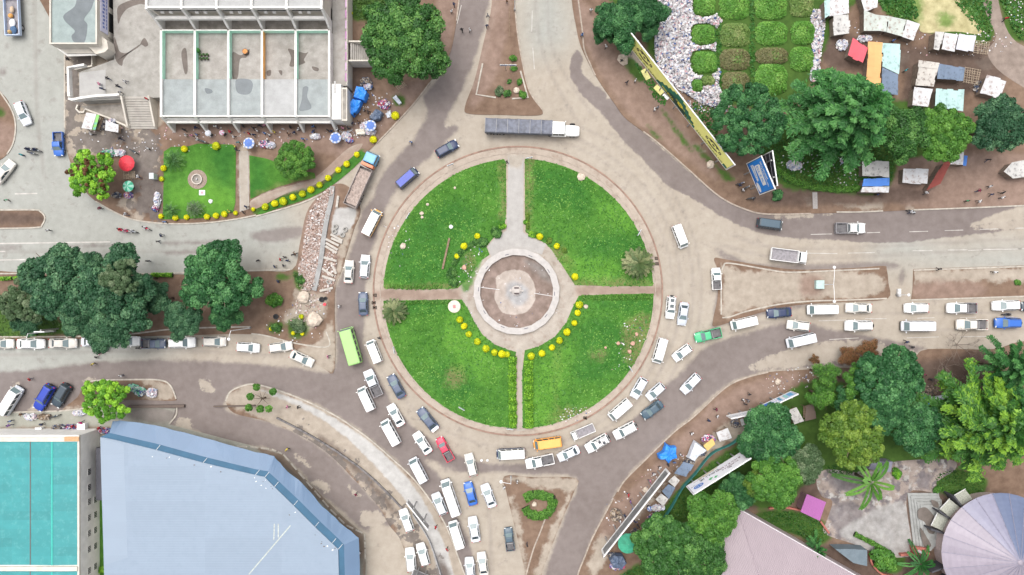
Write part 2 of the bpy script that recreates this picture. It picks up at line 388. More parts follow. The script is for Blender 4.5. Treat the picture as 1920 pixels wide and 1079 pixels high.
verge_mat = layered("earth_verge", DIRT, [
 ('tan', *TAN, 0.5,1.9,0.5,0.88),('pink', (0.20,0.138,0.110),(0.27,0.195,0.16),0.9,1.0,0.4,0.9),('slab', (0.37,0.365,0.355),(0.45,0.445,0.435),0.25,0.5,0.8,0.95),('damp', (0.075,0.052,0.043),(0.115,0.083,0.068),0.9,1.0,0.5,0.85),
 ('mud', (0.105,0.092,0.085),(0.16,0.14,0.13),0.25,9.0,0.42,0.85),('weed_and_shade', (0.028,0.075,0.012),(0.06,0.13,0.02),0.5,1.0,0.7,0.95)], rough=0.95, bmp=0.4, mottle=0.3)
Zv = 0.13
surf("north_verge", [(122,-80),(122,100),(122,240),(128,290),(150,345),(180,378),(215,398),(250,412),(300,420),(350,421),(400,418),(445,412),(500,402),(560,382),(600,364),(640,330),(690,285),(705,270),(770,200),(805,155),(840,110),(853,60),(860,0),(864,-80)], Zv, verge_mat, {
 'tan': [[(122,80),(300,190),(300,235),(262,248),(240,262),(190,285),(128,285)],[(210,250),(290,255),(280,300),(265,330),(248,330),(245,280)],[(270,285),(300,290),(290,320),(272,318)],[(222,380),(250,368),(262,388),(240,396)],[(250,395),(270,392),(268,412),(250,408)],[(448,280),(466,280),(468,360),(450,360)],[(485,372),(520,352),(585,348),(575,358),(520,365)]],
 'pink': [[(330,232),(660,232),(700,250),(680,285),(640,300),(600,285),(340,262)],[(740,175),(800,150),(770,195),(700,262)],[(820,-60),(864,-60),(850,60),(830,110)]],
 'damp': [[(205,256),(250,255),(262,270),(230,275),(200,270)],[(640,120),(705,120),(700,165),(680,190),(650,215)],[(270,320),(300,330),(298,400),(262,400),(255,370)]],
 'weed_and_shade': [[(640,-80),(720,-80),(720,30),(660,38),(640,20)],[(738,182),(755,178),(760,196),(742,200)],[(476,390),(540,362),(600,345),(668,285),(682,290),(640,325),(600,360),(500,398),(484,404)],[(312,300),(420,300),(420,380),(330,380)]],
 'mud': [[(124,95),(150,95),(150,240),(124,250)],[(205,258),(300,258),(300,400),(262,405),(240,300)],[(150,240),(240,250),(230,280),(140,285)]]}, res=0.55, skirt=0.13)
surf("north_island_verge", [(925,-80),(922,10),(908,75),(890,150),(872,200),(880,214),(940,216),(1008,217),(1016,206),(992,172),(979,120),(969,60),(964,0),(964,-80)], Zv, verge_mat, {
 'tan': [[(925,0),(935,0),(915,90),(895,160),(885,160),(905,75)]], 'pink': [[(880,195),(940,120),(960,-80),(930,-80)]]}, res=0.5, skirt=0.13)
surf("north_east_verge", [(1068,-80),(1072,0),(1080,50),(1090,90),(1118,145),(1152,195),(1172,222),(1205,247),(1238,272),(1290,318),(1350,370),(1400,394),(1440,402),(1520,401),(1655,397),(1712,394),(1800,391),(1920,386),(2070,380),(2070,-80)], Zv, verge_mat, {
 'tan': [[(1560,382),(1600,384),(1655,378),(1656,393),(1620,394)],[(1700,380),(1706,378),(1710,392),(1702,392)],[(1508,368),(1520,368),(1522,384),(1512,384)],[(1690,108),(1705,104),(1696,122),(1688,128)],[(1832,112),(1862,112),(1850,134),(1836,130)],[(1300,270),(1320,285),(1290,270)],[(1165,80),(1195,95),(1200,130),(1170,118)]],
 'pink': [[(1080,0),(1110,20),(1120,60),(1160,110),(1250,200),(1340,330),(1300,310),(1205,240),(1150,180),(1100,90)],[(1700,300),(1900,290),(2060,300),(2060,380),(1700,388)]],
 'damp': [[(1530,60),(1600,70),(1720,90),(1880,80),(1880,150),(1760,190),(1690,200),(1690,130),(1560,130)],[(1440,350),(1700,350),(1720,380),(1440,385)]],
 'weed_and_shade': [[(1120,-80),(1620,-80),(1560,60),(1530,130),(1480,200),(1330,190),(1230,120),(1200,60)],[(1640,-80),(1850,-80),(1860,75),(1760,65),(1660,25)],[(1862,-80),(2060,-80),(2060,60),(1910,80),(1875,20)],[(1440,260),(1660,260),(1660,358),(1530,358),(1460,345)],[(1170,115),(1190,112),(1210,150),(1190,150)],[(1240,205),(1262,230),(1300,285),(1280,270)],[(1300,270),(1335,300),(1325,305)],[(1342,310),(1375,335),(1360,340)],[(1215,235),(1240,262),(1225,255)],[(1475,215),(1700,190),(1820,250),(1700,300),(1490,320)]]}, res=0.55, skirt=0.13)
surf("east_island_verge", [(1339,485),(1362,487),(1440,500),(1500,506),(1600,503),(1655,499),(1662,506),(1665,530),(1664,560),(1600,566),(1520,570),(1460,578),(1400,594),(1342,612),(1337,600),(1345,560),(1346,510)], Zv, verge_mat, {
 'tan': [[(1365,500),(1440,512),(1640,512),(1640,555),(1520,560),(1400,582),(1358,592),(1356,505)]], 'pink': [[(1500,520),(1540,520),(1540,550),(1505,552)]]}, res=0.5, skirt=0.13)
surf("far_east_island_verge", [(1712,505),(1800,502),(1920,498),(2070,494),(2070,552),(1920,556),(1800,561),(1708,563),(1711,540)], Zv, verge_mat, {
 'tan': [[(1715,510),(2060,500),(2060,520),(1800,530),(1715,530)]], 'pink': [[(1720,530),(1830,530),(1840,555),(1720,560)]]}, res=0.5, skirt=0.13, smooth=False)
surf("south_east_verge", [(1080,1160),(1083,1079),(1095,1047),(1110,1010),(1135,962),(1150,934),(1172,900),(1210,862),(1265,809),(1300,782),(1360,727),(1400,708),(1440,698),(1500,694),(1560,690),(1640,688),(1710,672),(1740,655),(1860,655),(1920,640),(2070,630),(2070,1160)], Zv, verge_mat, {
 'tan': [[(1290,870),(1350,800),(1400,790),(1420,800),(1330,850),(1250,910),(1190,980),(1180,960)],[(1100,1060),(1130,1000),(1150,1010),(1120,1075)],[(1205,905),(1215,910),(1210,922),(1200,915)]],
 'pink': [[(1130,975),(1250,850),(1350,745),(1480,700),(1490,720),(1380,780),(1270,860),(1160,1000)]],
 'damp': [[(1560,690),(1720,680),(1860,660),(1860,745),(1740,745),(1600,740)],[(1300,985),(1340,960),(1400,930),(1500,880),(1545,890),(1530,940),(1420,950)],[(1540,1040),(1560,1020),(1690,1030),(1780,1060),(1780,1120),(1560,1110)],[(1700,930),(1790,910),(1850,920),(1780,990),(1700,1050)]],
 'weed_and_shade': [[(1290,900),(1380,835),(1420,850),(1340,930),(1270,990),(1215,1000),(1235,960)],[(1420,960),(1470,955),(1530,970),(1560,1000),(1540,1020),(1480,1000),(1425,985)],[(1500,720),(1600,720),(1740,745),(1800,760),(1830,840),(1780,862),(1660,870),(1610,890),(1540,885),(1460,950),(1400,940),(1380,850),(1420,800)],[(1640,1050),(1690,1030),(1690,1070),(1650,1072)],[(1750,890),(1800,880),(1850,900),(1830,940),(1760,925)],[(1160,1090),(1190,1060),(1230,1060),(1230,1100)]]}, res=0.55, skirt=0.13)  # large green area between the trees: deep tree shade painted as dark growth
surf("south_island_verge", [(946,893),(1000,895),(1080,897),(1075,925),(1058,965),(1040,1010),(1025,1050),(1016,1079),(1012,1160),(984,1160),(984,1079),(975,1030),(962,975),(950,925)], Zv, verge_mat, {
 'tan': [[(950,894),(1080,898),(1070,925),(1045,915),(1030,918),(975,905)],[(1050,960),(1072,920),(1030,1040),(1010,1090),(1006,1060)],[(955,930),(975,975),(985,1050),(985,1090),(970,1010)]]}, res=0.45, skirt=0.13)
surf("south_west_verge", [(424,752),(432,735),(455,724),(480,721),(530,735),(580,755),(630,780),(675,810),(700,829),(734,859),(767,889),(797,924),(827,969),(844,1004),(872,1079),(880,1160),(760,1160),(768,1079),(752,1015),(730,985),(710,950),(670,905),(615,850),(560,815),(500,790),(440,775)], Zv, verge_mat, {
 'tan': [[(424,752),(455,724),(480,721),(580,755),(675,810),(734,859),(797,924),(844,1004),(872,1100),(760,1100),(752,1015),(710,950),(615,850),(500,790)]],
 'damp': [[(600,815),(680,880),(740,950),(735,960),(670,890),(610,840)],[(560,800),(600,830),(585,822)],[(820,1040),(845,1075),(830,1090)]],
 'slab': [[(490,733),(560,762),(620,797),(676,845),(725,896),(768,948),(796,992),(812,1035),(830,1110),(856,1110),(844,1050),(824,998),(798,946),(758,890),(704,838),(652,800),(592,766),(530,740)]], 'mud': [[(560,808),(680,895),(745,965),(735,985),(670,905),(600,850)],[(770,1000),(800,1030),(815,1100),(780,1100)]]}, res=0.5, skirt=0.13)
surf("west_island_verge", [(-80,516),(100,515),(300,515),(400,514),(480,508),(548,506),(562,460),(575,400),(598,368),(628,346),(655,352),(676,392),(664,430),(652,470),(640,510),(628,550),(628,690),(606,690),(560,660),(535,642),(470,627),(300,630),(-80,632)], Zv, verge_mat, {
 'tan': [[(535,590),(570,560),(605,550),(612,570),(595,610),(570,620),(545,612)],[(600,690),(560,660),(600,640),(625,600),(628,690)],[(635,470),(655,400),(668,400),(645,490),(632,540),(626,530)],[(555,545),(590,548),(585,560),(560,562)]],
 'pink': [[(572,400),(600,368),(632,346),(625,400),(610,460),(600,540),(580,548),(556,530),(566,460)],[(600,480),(632,470),(622,545),(598,548)]],
 'slab': [[(629,395),(650,390),(668,395),(660,425),(640,440),(622,438)]],
 'weed_and_shade': [[(-80,560),(60,560),(110,600),(110,628),(-80,628)],[(110,610),(150,590),(150,625),(110,625)],[(550,508),(572,520),(570,545),(556,540)],[(540,605),(570,595),(575,628),(548,635)],[(505,605),(530,605),(528,622),(508,624)],[(520,515),(540,515),(540,524),(520,524)]]}, res=0.5, skirt=0.13)
surf("plaza_island_verge", [(-80,396),(0,395),(60,395),(76,398),(84,408),(80,421),(70,426),(0,428),(-80,430)], Zv, verge_mat, {'damp': [[(-80,400),(70,400),(74,420),(-80,424)]]}, res=0.4, skirt=0.13)
surf("street_corner_verge", [(-80,120),(0,172),(22,205),(30,235),(26,268),(14,290),(-10,305),(-80,330)], Zv, verge_mat, {'pink': [[(-80,235),(26,235),(20,280),(-80,320)]], 'weed_and_shade': [[(-40,190),(4,205),(4,218),(-40,222)]]}, res=0.4, skirt=0.13)
surf("kiosk_island_verge", [(146,745),(158,722),(178,714),(250,712),(300,714),(320,724),(330,745),(322,752),(240,750),(180,762),(118,770)], Zv, verge_mat, {'tan': [[(270,715),(315,722),(325,748),(270,748),(285,730)],[(118,768),(180,755),(230,748),(180,762)]], 'damp': [[(160,725),(250,716),(250,745),(160,750)]]}, res=0.4, skirt=0.13)
pav_mat = layered("market_paving", ((0.265,0.265,0.225),(0.315,0.315,0.275)),[('damp', *TAR, 0.5,0.9,0.6,0.75),('dirt', *DIRT, 0.5,0.8,0.5,0.8)], rough=0.85)
surf("market_pavement", [(-80,776),(0,774),(110,771),(118,771),(180,764),(240,763),(330,766),(326,780),(318,796),(380,812),(480,838),(530,852),(580,906),(640,966),(682,1002),(687,1040),(688,1160),(-80,1160)], Zv, pav_mat, {
 'damp': [[(240,768),(325,768),(318,792),(250,786)]], 'dirt': [[(480,838),(530,852),(640,966),(682,1002),(686,1090),(660,1010),(560,900)],[(-80,805),(185,800),(190,815),(-80,818)]]}, res=0.6, skirt=0.13, smooth=False)

# ---------------------------------------------------------------- roundabout island
isl_mat = layered("island_path", ((0.34,0.288,0.24),(0.41,0.35,0.295)),[('dirt', (0.20,0.135,0.105),(0.28,0.20,0.16),0.9,1.4,0.5,0.75),('worn', PALE[0], PALE[1],0.8,1.0,0.5,0.9),('green', GRASS[0], GRASS[1],0.4,0.9,0.7,0.9),('#-0.22', (0.21,0.155,0.125),(0.28,0.21,0.17),0.25,1.2,0.6,0.6)], rough=0.92)
CX, CY = 971,546
surf("roundabout_island", circ(CX, CY, 269,120),0.14, isl_mat, {
 'dirt': [[(700,543),(880,543),(880,562),(700,562)],[(1060,536),(1242,536),(1242,554),(1060,554)], circ(969,549,100,30)],
 'worn': [circ(972,552,107,30),[(955,290),(985,290),(985,300),(955,300)]],
 'green': [[(866,470),(905,470),(890,520),(880,545),(866,540)]]}, res=0.5, skirt=0.14, smooth=False)
def arc_lawn(a0, a1, inner): return circ(972,551,253,40, a0, a1) + inner
lawn_mat = layered("lawn_grass", GRASS, [
 ('lush', (0.022,0.105,0.016),(0.042,0.15,0.024),1.6,2.2,0.25,0.85),('dry', (0.13,0.14,0.05),(0.21,0.19,0.09),0.9,1.8,0.6,0.72),('lime', (0.08,0.22,0.028),(0.12,0.29,0.035),2.0,2.5,0.22,0.7)], rough=0.95, bmp=0.8, mottle=0.35, grain=0.3)
LF = {'lush': [[(735,480),(800,400),(860,380),(900,420),(850,470),(830,530),(740,530)],[(830,500),(870,470),(895,500),(880,540),(830,540)],[(1000,320),(1080,330),(1100,400),(1020,380)],[(1090,450),(1200,430),(1210,470),(1120,500)],[(1100,600),(1180,620),(1190,680),(1110,720),(1040,690)],[(730,560),(860,560),(850,580),(740,585)],[(800,700),(880,650),(900,720),(850,760)],[(1060,565),(1210,560),(1215,600),(1190,585),(1080,578)]],
      'dry': [[(985,305),(998,305),(992,430),(984,430)],[(938,310),(948,320),(948,400),(936,410),(942,370)],[(1170,608),(1215,590),(1215,640),(1195,680),(1170,670)],[(1105,662),(1135,655),(1130,672),(1110,674)],[(1035,770),(1100,765),(1090,790),(1030,796)],[(840,690),(870,690),(870,720),(835,720)],[(1060,470),(1076,500),(1060,530),(1030,470),(1042,462)],[(1041,660),(1055,640),(1046,720),(1040,770),(1036,765)],[(870,480),(880,475),(890,500),(880,510),(868,500)],[(720,538),(850,534),(860,544),(720,544)],[(1000,520),(1220,528),(1222,538),(1080,536)]],
      'lime': [[(1000,500),(1140,480),(1150,520),(1080,525)],[(860,570),(880,600),(940,680),(910,720),(850,680),(830,600)],[(1000,700),(1040,660),(1080,650),(1040,780),(1000,790)],[(1130,380),(1180,400),(1190,440),(1140,430)]]}
lawns = {
 "north_west": arc_lawn(96,176.5,[(720,541),(800,543),(858,541),(880,520),(898,492),(918,478),(912,462),(925,447),(946,425),(949,400),(949,306)])[::1],
 "north_east": arc_lawn(3.2,87.2,[(984,300),(984,400),(986,436),(1000,446),(1022,456),(1035,470),(1052,495),(1068,520),(1078,535),(1150,537)]),
 "south_west": arc_lawn(183,262.8,[(940,800),(966,804),(967,660),(950,655),(925,645),(905,628),(890,605),(878,580),(866,562),(800,563)]),
 "south_east": arc_lawn(271.5,360,[(1224,551),(1150,552),(1085,555),(1072,580),(1062,605),(1040,632),(1010,650),(984,657),(979,700),(980,804)]),
}
for k, pl in lawns.items(): surf(k + "_lawn", pl, 0.19, lawn_mat, LF, res=0.6, skirt=0.07, smooth=False)
path_mat = layered("concrete_path", ((0.335,0.32,0.305),(0.39,0.375,0.36)),[('dirt', *TAN, 0.6,1.0,0.6,0.8)], rough=0.85)
surf("north_path", [(953,292),(982,292),(981,436),(1000,448),(1024,458),(1016,478),(990,470),(968,468),(940,472),(922,484),(914,462),(930,446),(950,432)],0.17, path_mat, {'dirt': [[(952,285),(984,285),(982,312),(955,312)]]}, res=0.5, skirt=0.03, smooth=False)
surf("south_path", [(969,655),(979,655),(980,720),(984,808),(970,808),(973,720)],0.165, path_mat, {'dirt': [[(969,655),(979,655),(984,808),(970,808)]]}, res=0.5, skirt=0.025, smooth=False)
kerb_mat = plain("kerb_concrete", (0.34,0.288,0.24),0.9,0.3,1.5); pale_kerb = plain("pale_kerb_concrete", (0.40,0.365,0.315),0.9,0.25,1.5); red_kerb = plain("dusty_red_kerb", (0.27,0.175,0.135),0.9,0.3,1.0)
strip("kerb", circ(CX, CY, 270.5,120),0.28,0.22,0.0, red_kerb, closed=True, smooth=False)
strip("kerb", circ(CX, CY, 258,120),0.14,0.06,0.14, kerb_mat, closed=True, smooth=False)
for ln in (
 [(1084,0),(1092,60),(1095,92),(1106,120),(1116,142)],[(1206,247),(1238,272),(1290,318),(1350,370),(1400,394),(1440,402),(1520,401)],[(1568,398),(1610,398),(1655,396)],[(1712,394),(1800,391),(1920,386),(2070,380)],
 [(965,-60),(965,0),(970,60),(980,120),(993,172),(1017,206)],[(480,406),(560,383),(604,364)],[(706,270),(771,201),(806,156)],[(868,-60),(861,0),(856,40)],
 [(1352,590),(1352,520),(1356,500),(1368,494),(1440,506),(1480,511),(1560,508),(1648,504)],[(1354,596),(1370,594),(1400,584),(1460,571),(1520,565),(1590,563),(1662,560)],[(1712,507),(1800,504),(1920,500),(2070,495)],[(1706,563),(1800,560),(1920,556),(2070,552)],
 [(1080,1120),(1083,1079),(1095,1047),(1110,1010),(1135,962),(1150,934)],[(1158,922),(1172,900),(1210,862),(1265,809),(1300,782),(1360,727),(1400,708),(1440,698)],
 [(986,1079),(1000,1030),(1012,1000),(1025,965)],[(424,752),(432,735),(455,724),(480,721),(530,735),(580,755),(630,780),(675,810),(700,829),(734,859),(767,889),(797,924),(827,969),(844,1004),(872,1079)],
 [(472,626),(500,630),(560,645),(616,650),(612,622)],[(-60,514),(100,513),(300,513),(470,508),(545,506)],[(-60,632),(200,630),(330,617),(470,613)],
 [(122,-60),(122,100),(122,240)],[(180,378),(215,398),(250,412),(300,419),(350,420),(400,417),(445,411),(480,404)],
 [(0,172),(22,205),(30,235),(26,268),(14,290)],[(-60,395),(60,394),(76,397),(85,408),(80,422),(70,427),(0,429),(-60,430)],
 [(160,722),(178,714),(250,712),(300,713),(320,723),(331,748)],[(112,771),(180,763),(232,750)],[(-60,776),(0,774),(108,771)],[(332,762),(331,778),(318,795)]):
 strip("kerb", ln, 0.26,0.17,0.0, pale_kerb if ln[0][0] < 500 or ln[0][0] > 1340 else kerb_mat)
for ln, m in (([(905,120),(893,178),(930,184)], pale_kerb),([(976,134),(990,184),(960,186)], pale_kerb)): strip("kerb", ln, 0.3,0.12,0.13, m, smooth=False)
# painted lane lines, worn
line_mat = layered("worn_lane_paint", ((0.40,0.385,0.36),(0.52,0.50,0.48)),[], rough=0.8, mottle=0.5)
def dashes(ln, wd=0.14, z=0.026): strip("lane_marking", ln, wd, 0.004, z - 0.004, line_mat, smooth=False)
for a, b in (((0,457),(207,454)),((0,488),(60,487)),((0,472),(10,472)),((28,364),(70,363))): dashes([a, b],0.22)
for i in range(9): dashes([(1705 + i * 66,435 - i * 2.2),(1740 + i * 66,434 - i * 2.2)],0.12)
for i in range(9): dashes([(1711 + i * 66,470.5 - i * 1.2),(1748 + i * 66,470 - i * 1.2)],0.14)
for a, b in (((1512,475),(1570,476)),((1590,475),(1640,474)),((1520,440),(1560,439)),((1625,437),(1650,436)),((1535,602),(1600,600)),((1622,598),(1662,598)),((1720,597),(1752,596)),((1800,596),(1830,595)),((1870,594),(1900,594)),((1555,637),(1610,634)),((1700,634),(1760,632)),((1800,632),(1860,631)),((1880,468),(1915,467)),((1815,470),(1840,469)),((857,45),(865,10)),((998,20),(997,60)),((999,90),(1002,130))): dashes([a, b],0.12)
# ---------------------------------------------------------------- vehicles
def paint(name, col, var=0.05): return plain(name, col, 0.40, var, 0.8, coat=0.12)
PAINT = {'white2': paint('dusty_white_paint', (0.62,0.59,0.54),.14), 'white3': paint('cool_white_paint', (0.66,0.68,0.72),.1), 'white': paint('white_paint', (0.80,0.80,0.79)), 'cream': paint('off_white_paint', (0.66,0.62,0.56)), 'silver': paint('silver_paint', (0.50,0.53,0.58)),
         'slate': paint('slate_blue_paint', (0.075,0.10,0.16)), 'navy': paint('dark_blue_paint', (0.020,0.034,0.09)), 'blue': paint('bright_blue_paint', (0.03,0.13,0.48)), 'royal': paint('royal_blue_paint', (0.015,0.045,0.36)),
         'dark': paint('dark_teal_paint', (0.035,0.055,0.075)), 'red': paint('red_paint', (0.62,0.035,0.085)), 'green': paint('mint_green_paint', (0.06,0.42,0.19)), 'busgreen': paint('pale_green_paint', (0.30,0.55,0.17)),
         'orange': paint('orange_paint', (0.78,0.34,0.06)), 'amber': paint('amber_paint', (0.74,0.40,0.10)), 'sky': paint('light_blue_paint', (0.13,0.36,0.58)), 'rust': paint('orange_red_paint', (0.62,0.16,0.05)), 'grey': paint('grey_paint', (0.27,0.265,0.28)), 'teal': paint('teal_grey_paint', (0.06,0.10,0.135))}
GLASS = glassmat('tinted_car_glass', (0.035,0.055,0.065)); SCREEN = glassmat('windscreen_glass', (0.15,0.205,0.215))
RUBBER = plain('tyre_rubber', (0.022,0.022,0.024),0.85); CHROME = plain('wheel_metal', (0.35,0.35,0.36),0.4, metal=0.6)
LAMP = glassmat('headlamp_lens', (0.6,0.62,0.62),0.15); TAIL = plain('tail_lamp_red', (0.42,0.02,0.02),0.25); BLACKP = plain('black_plastic', (0.03,0.03,0.032),0.6)
BEDL = plain('bed_liner', (0.13,0.125,0.13),0.8,0.3,2, local=True); SOIL = plain('hauled_soil', (0.36,0.29,0.255),0.95,0.3,3, bmp=0.6, local=True)
def interp(prof, x):
 for (a, za),(b, zb) in zip(prof, prof[1:]):
  if x <= b: return za + (zb - za) * max(0,(x - a)) / (b - a + 1e-9)
 return prof[-1][1]
def body_mb(L, Wd, prof, zb=0.24, nose=0.16, tail=0.10, n=17):
 mb = MB(); rings = []
 xs = [-L / 2 * math.cos(math.pi * i / (n - 1)) for i in range(n)]
 for x in xs:
  t = x / (L / 2); k = (nose if t > 0 else tail) * abs(t) ** 5
  w_ = Wd / 2 * (1 - k); zt = interp(prof, x) - (0.10 * abs(t) ** 24); z0 = zb + 0.10 * abs(t) ** 8
  if abs(t) > 0.999: w_ *= 0.94
  rings.append([(x, -w_ * .9, z0),(x, -w_ * .985, z0 + .14),(x, -w_, (z0 + zt) / 2),(x, -w_ * .985, zt - .13),(x, -w_ * .90, zt - .03),(x, -w_ * .5, zt + .012),(x, 0, zt + .02),
                      (x, w_ * .5, zt + .012),(x, w_ * .90, zt - .03),(x, w_ * .985, zt - .13),(x, w_, (z0 + zt) / 2),(x, w_ * .985, z0 + .14),(x, w_ * .9, z0)])
 return mb.loft(rings)
def quad_out(mb, a, b, c, d, off, mi=0):
 a, b, c, d = map(Vector, (a, b, c, d)); nrm = (b - a).cross(d - a).normalized()
 mb.add([p + nrm * off for p in (a, b, c, d)],[(0,1,2,3)], mi)
 mb.add([p + nrm * off for p in (a, b, c, d)] + [p - nrm * 0.02 for p in (a, b, c, d)],[(0,4,5,1),(1,5,6,2),(2,6,7,3),(3,7,4,0)], mi)
def cabin(root, L, x0b, x1b, x0t, x1t, wb, wt, zb, zt, nside=2, rear=True):
 """greenhouse: painted pillars and roof, with the glass set into it"""
 c = 0.10; r = zt - 0.07
 def ring(xa, xb_, w_, z, cc): return [(xa + cc, -w_, z),(xb_ - cc, -w_, z),(xb_, -w_ + cc, z),(xb_, w_ - cc, z),(xb_ - cc, w_, z),(xa + cc, w_, z),(xa, w_ - cc, z),(xa, -w_ + cc, z)]
 mb = MB(); mb.loft([ring(x0b, x1b, wb, zb - .05, c), ring(x0t, x1t, wt, r, c), ring(x0t + .05, x1t - .07, wt - .06, zt - .015, c), ring(x0t + .2, x1t - .24, wt - .22, zt + .012, c)],0,(False, True))
 mb.obj('cabin_shell', PAINT['white'], root, smooth=False)
 lerp = lambda p, q, t: tuple(p[i] + (q[i] - p[i]) * t for i in range(3))
 def pane(nm, p0, p1, q1, q0, u0, u1, v0, v1, mat, off=.012):
  m = MB(); f = lambda u, v: lerp(lerp(p0, p1, u), lerp(q0, q1, u), v)
  quad_out(m, f(u0, v0), f(u1, v0), f(u1, v1), f(u0, v1), off); return m.obj(nm, mat, root)
 B, T = ring(x0b, x1b, wb, zb - .02, c), ring(x0t, x1t, wt, r, c)
 pane('windscreen', B[2], B[3], T[3], T[2],.02,.98,.06,.97, SCREEN)
 if rear: pane('rear_window', B[6], B[7], T[7], T[6],.06,.94,.12,.92, GLASS)
 for s in (0,1):
  p0, p1, q1, q0 = ((B[0], B[1], T[1], T[0]) if s == 0 else (B[4], B[5], T[5], T[4]))
  for k in range(nside):
   u0 = k / nside + .025; u1 = (k + 1) / nside - .025
   pane('side_window', p0, p1, q1, q0, u0, u1,.14,.93, GLASS)
def wheels(root, xs, y, r=0.33, w_=0.22):
 for x in xs:
  for s in (-1,1):
   mb = MB(); mb.tube((x, s * y - s * w_, r),(x, s * y, r), r, r, 16,0); mb.tube((x, s * y - s * .02, r),(x, s * y + s * .012, r), r * .6, r * .55,12,1)
   mb.obj('wheel', [RUBBER, CHROME], root)
def lamps(root, L, Wd, zf, zr):
 for s in (-1,1):
  MB().box((L / 2 - .10, s * (Wd / 2 - .27), zf),(.16,.34,.14), s * -.25).obj('headlight', LAMP, root)
  MB().box((-L / 2 + .05, s * (Wd / 2 - .20), zr),(.10,.22,.22),0).obj('tail_light', TAIL, root)
def mirrors(root, x, y, z):
 for s in (-1,1): MB().box((x, s * y, z),(.13,.22,.15), s * -.2).obj('wing_mirror', PAINT['white'], root)
def make(kind):
 r = empty({'minibus': 'minibus', 'bus': 'bus', 'pickup': 'pickup_truck', 'truck': 'truck'}.get(kind, 'car'))
 if kind == 'sedan':
  L, Wd = 4.5,1.72; body_mb(L, Wd, [(-2.25,.93),(-1.5,1.0),(1.0,.98),(1.7,.88),(2.25,.72)], nose=.2, tail=.13).obj('body', PAINT['white'], r, True)
  cabin(r, L, -1.72,1.12,-1.08,.30,.79,.60,.97,1.43); wheels(r, (-1.32,1.36),.84,.31); lamps(r, L, Wd, .70,.80); mirrors(r, .78,.93,1.0)
 elif kind == 'hatch':
  L, Wd = 4.0,1.70; body_mb(L, Wd, [(-2.0,.98),(-1.5,1.02),(.95,1.0),(1.5,.92),(2.0,.74)], nose=.2, tail=.13).obj('body', PAINT['white'], r, True)
  cabin(r, L, -1.92,1.12,-1.62,.28,.78,.60,.99,1.50); wheels(r, (-1.2,1.25),.83,.30); lamps(r, L, Wd, .72,.9); mirrors(r, .78,.92,1.02)
 elif kind == 'wagon':
  L, Wd = 4.5,1.72; body_mb(L, Wd, [(-2.25,.98),(-1.5,1.02),(1.0,1.0),(1.7,.90),(2.25,.74)], nose=.2, tail=.12).obj('body', PAINT['white'], r, True)
  cabin(r, L, -2.15,1.10,-1.90,.28,.79,.62,.99,1.48,3); wheels(r, (-1.32,1.36),.84,.31); lamps(r, L, Wd, .72,.9); mirrors(r, .76,.93,1.02)
 elif kind == 'suv':
  L, Wd = 4.8,1.86; body_mb(L, Wd, [(-2.4,1.10),(-1.5,1.16),(1.0,1.14),(1.7,1.08),(2.4,.88)],.34,.16,.10).obj('body', PAINT['white'], r, True)
  cabin(r, L, -2.32,1.12,-2.10,.48,.86,.70,1.13,1.80,3); wheels(r, (-1.4,1.5),.92,.38,.26); lamps(r, L, Wd, .88,1.0); mirrors(r, .84,1.02,1.2)
  for s in (-1,1): MB().box((-.8, s * .60,1.835),(2.2,.05,.05)).obj('roof_rail', BLACKP, r)
  MB().tube((-2.40,0,.95),(-2.60,0,.95),.34,.33,14).obj('spare_wheel', RUBBER, r)
 elif kind == 'pickup':
  L, Wd = 5.2,1.82; mb = MB()
  body_mb(3.1, Wd, [(-1.55,1.06),(-.6,1.1),(.2,1.1),(.8,1.04),(1.55,.86)],.36,.17,.02).obj('body', PAINT['white'], r, True, )
  r.children[-1].location = (1.05,0,0)
  cabin(r, L, -.52,1.45,-.36,.75,.85,.69,1.08,1.76,2); wheels(r, (-1.6,1.6),.90,.37,.25); lamps(r, L, Wd, .86,.9); mirrors(r, 1.12,1.0,1.15)
  b = MB(); x0, x1, w_, zt = -2.6,-.53,.90,1.05
  b.box(((x0 + x1) / 2,-w_ + .05,.75),(x1 - x0,.10,.66)); b.box(((x0 + x1) / 2, w_ - .05,.75),(x1 - x0,.10,.66)); b.box((x0 + .04,0,.75),(.08,2 * w_ - .21,.66))
  b.obj('cargo_bed', PAINT['white'], r); MB().box(((x0 + x1) / 2 + .03,0,.56),(x1 - x0 - .12,2 * w_ - .22,.06)).obj('bed_floor', BEDL, r)
  h = MB(); h.tube((-.62,-.72,1.05),(-.62,-.66,1.72),.035, n=6); h.tube((-.62,.72,1.05),(-.62,.66,1.72),.035, n=6); h.tube((-.62,-.66,1.72),(-.62,.66,1.72),.035, n=6); h.obj('roll_bar', CHROME, r)
 elif kind == 'minibus':
  L, Wd = 4.95,1.74; body_mb(L, Wd, [(-2.47,1.12),(-1.5,1.14),(1.9,1.12),(2.2,1.02),(2.47,.82)],.30,.16,.07).obj('body', PAINT['white'], r, True)
  cabin(r, L, -2.44,2.22,-2.34,1.72,.83,.74,1.12,1.98,4); wheels(r, (-1.5,1.5),.85,.32); lamps(r, L, Wd, .78,1.0); mirrors(r, 1.95,1.0,1.25)
  mb = MB(); mb.box((-.30,0,2.005),(3.6,1.22,.04))
  for i in range(7): mb.box((-1.8 + i * .5,0,2.03),(.05,1.15,.02))
  mb.obj('roof_panel', PAINT['white'], r)
  MB().box((2.46,0,.52),(.12,1.5,.2)).obj('bumper', BLACKP, r)
 elif kind == 'bus':
  L, Wd = 7.2,2.3; body_mb(L, Wd, [(-3.6,1.35),(3.3,1.35),(3.6,1.1)],.4,.10,.06).obj('body', PAINT['white'], r, True)
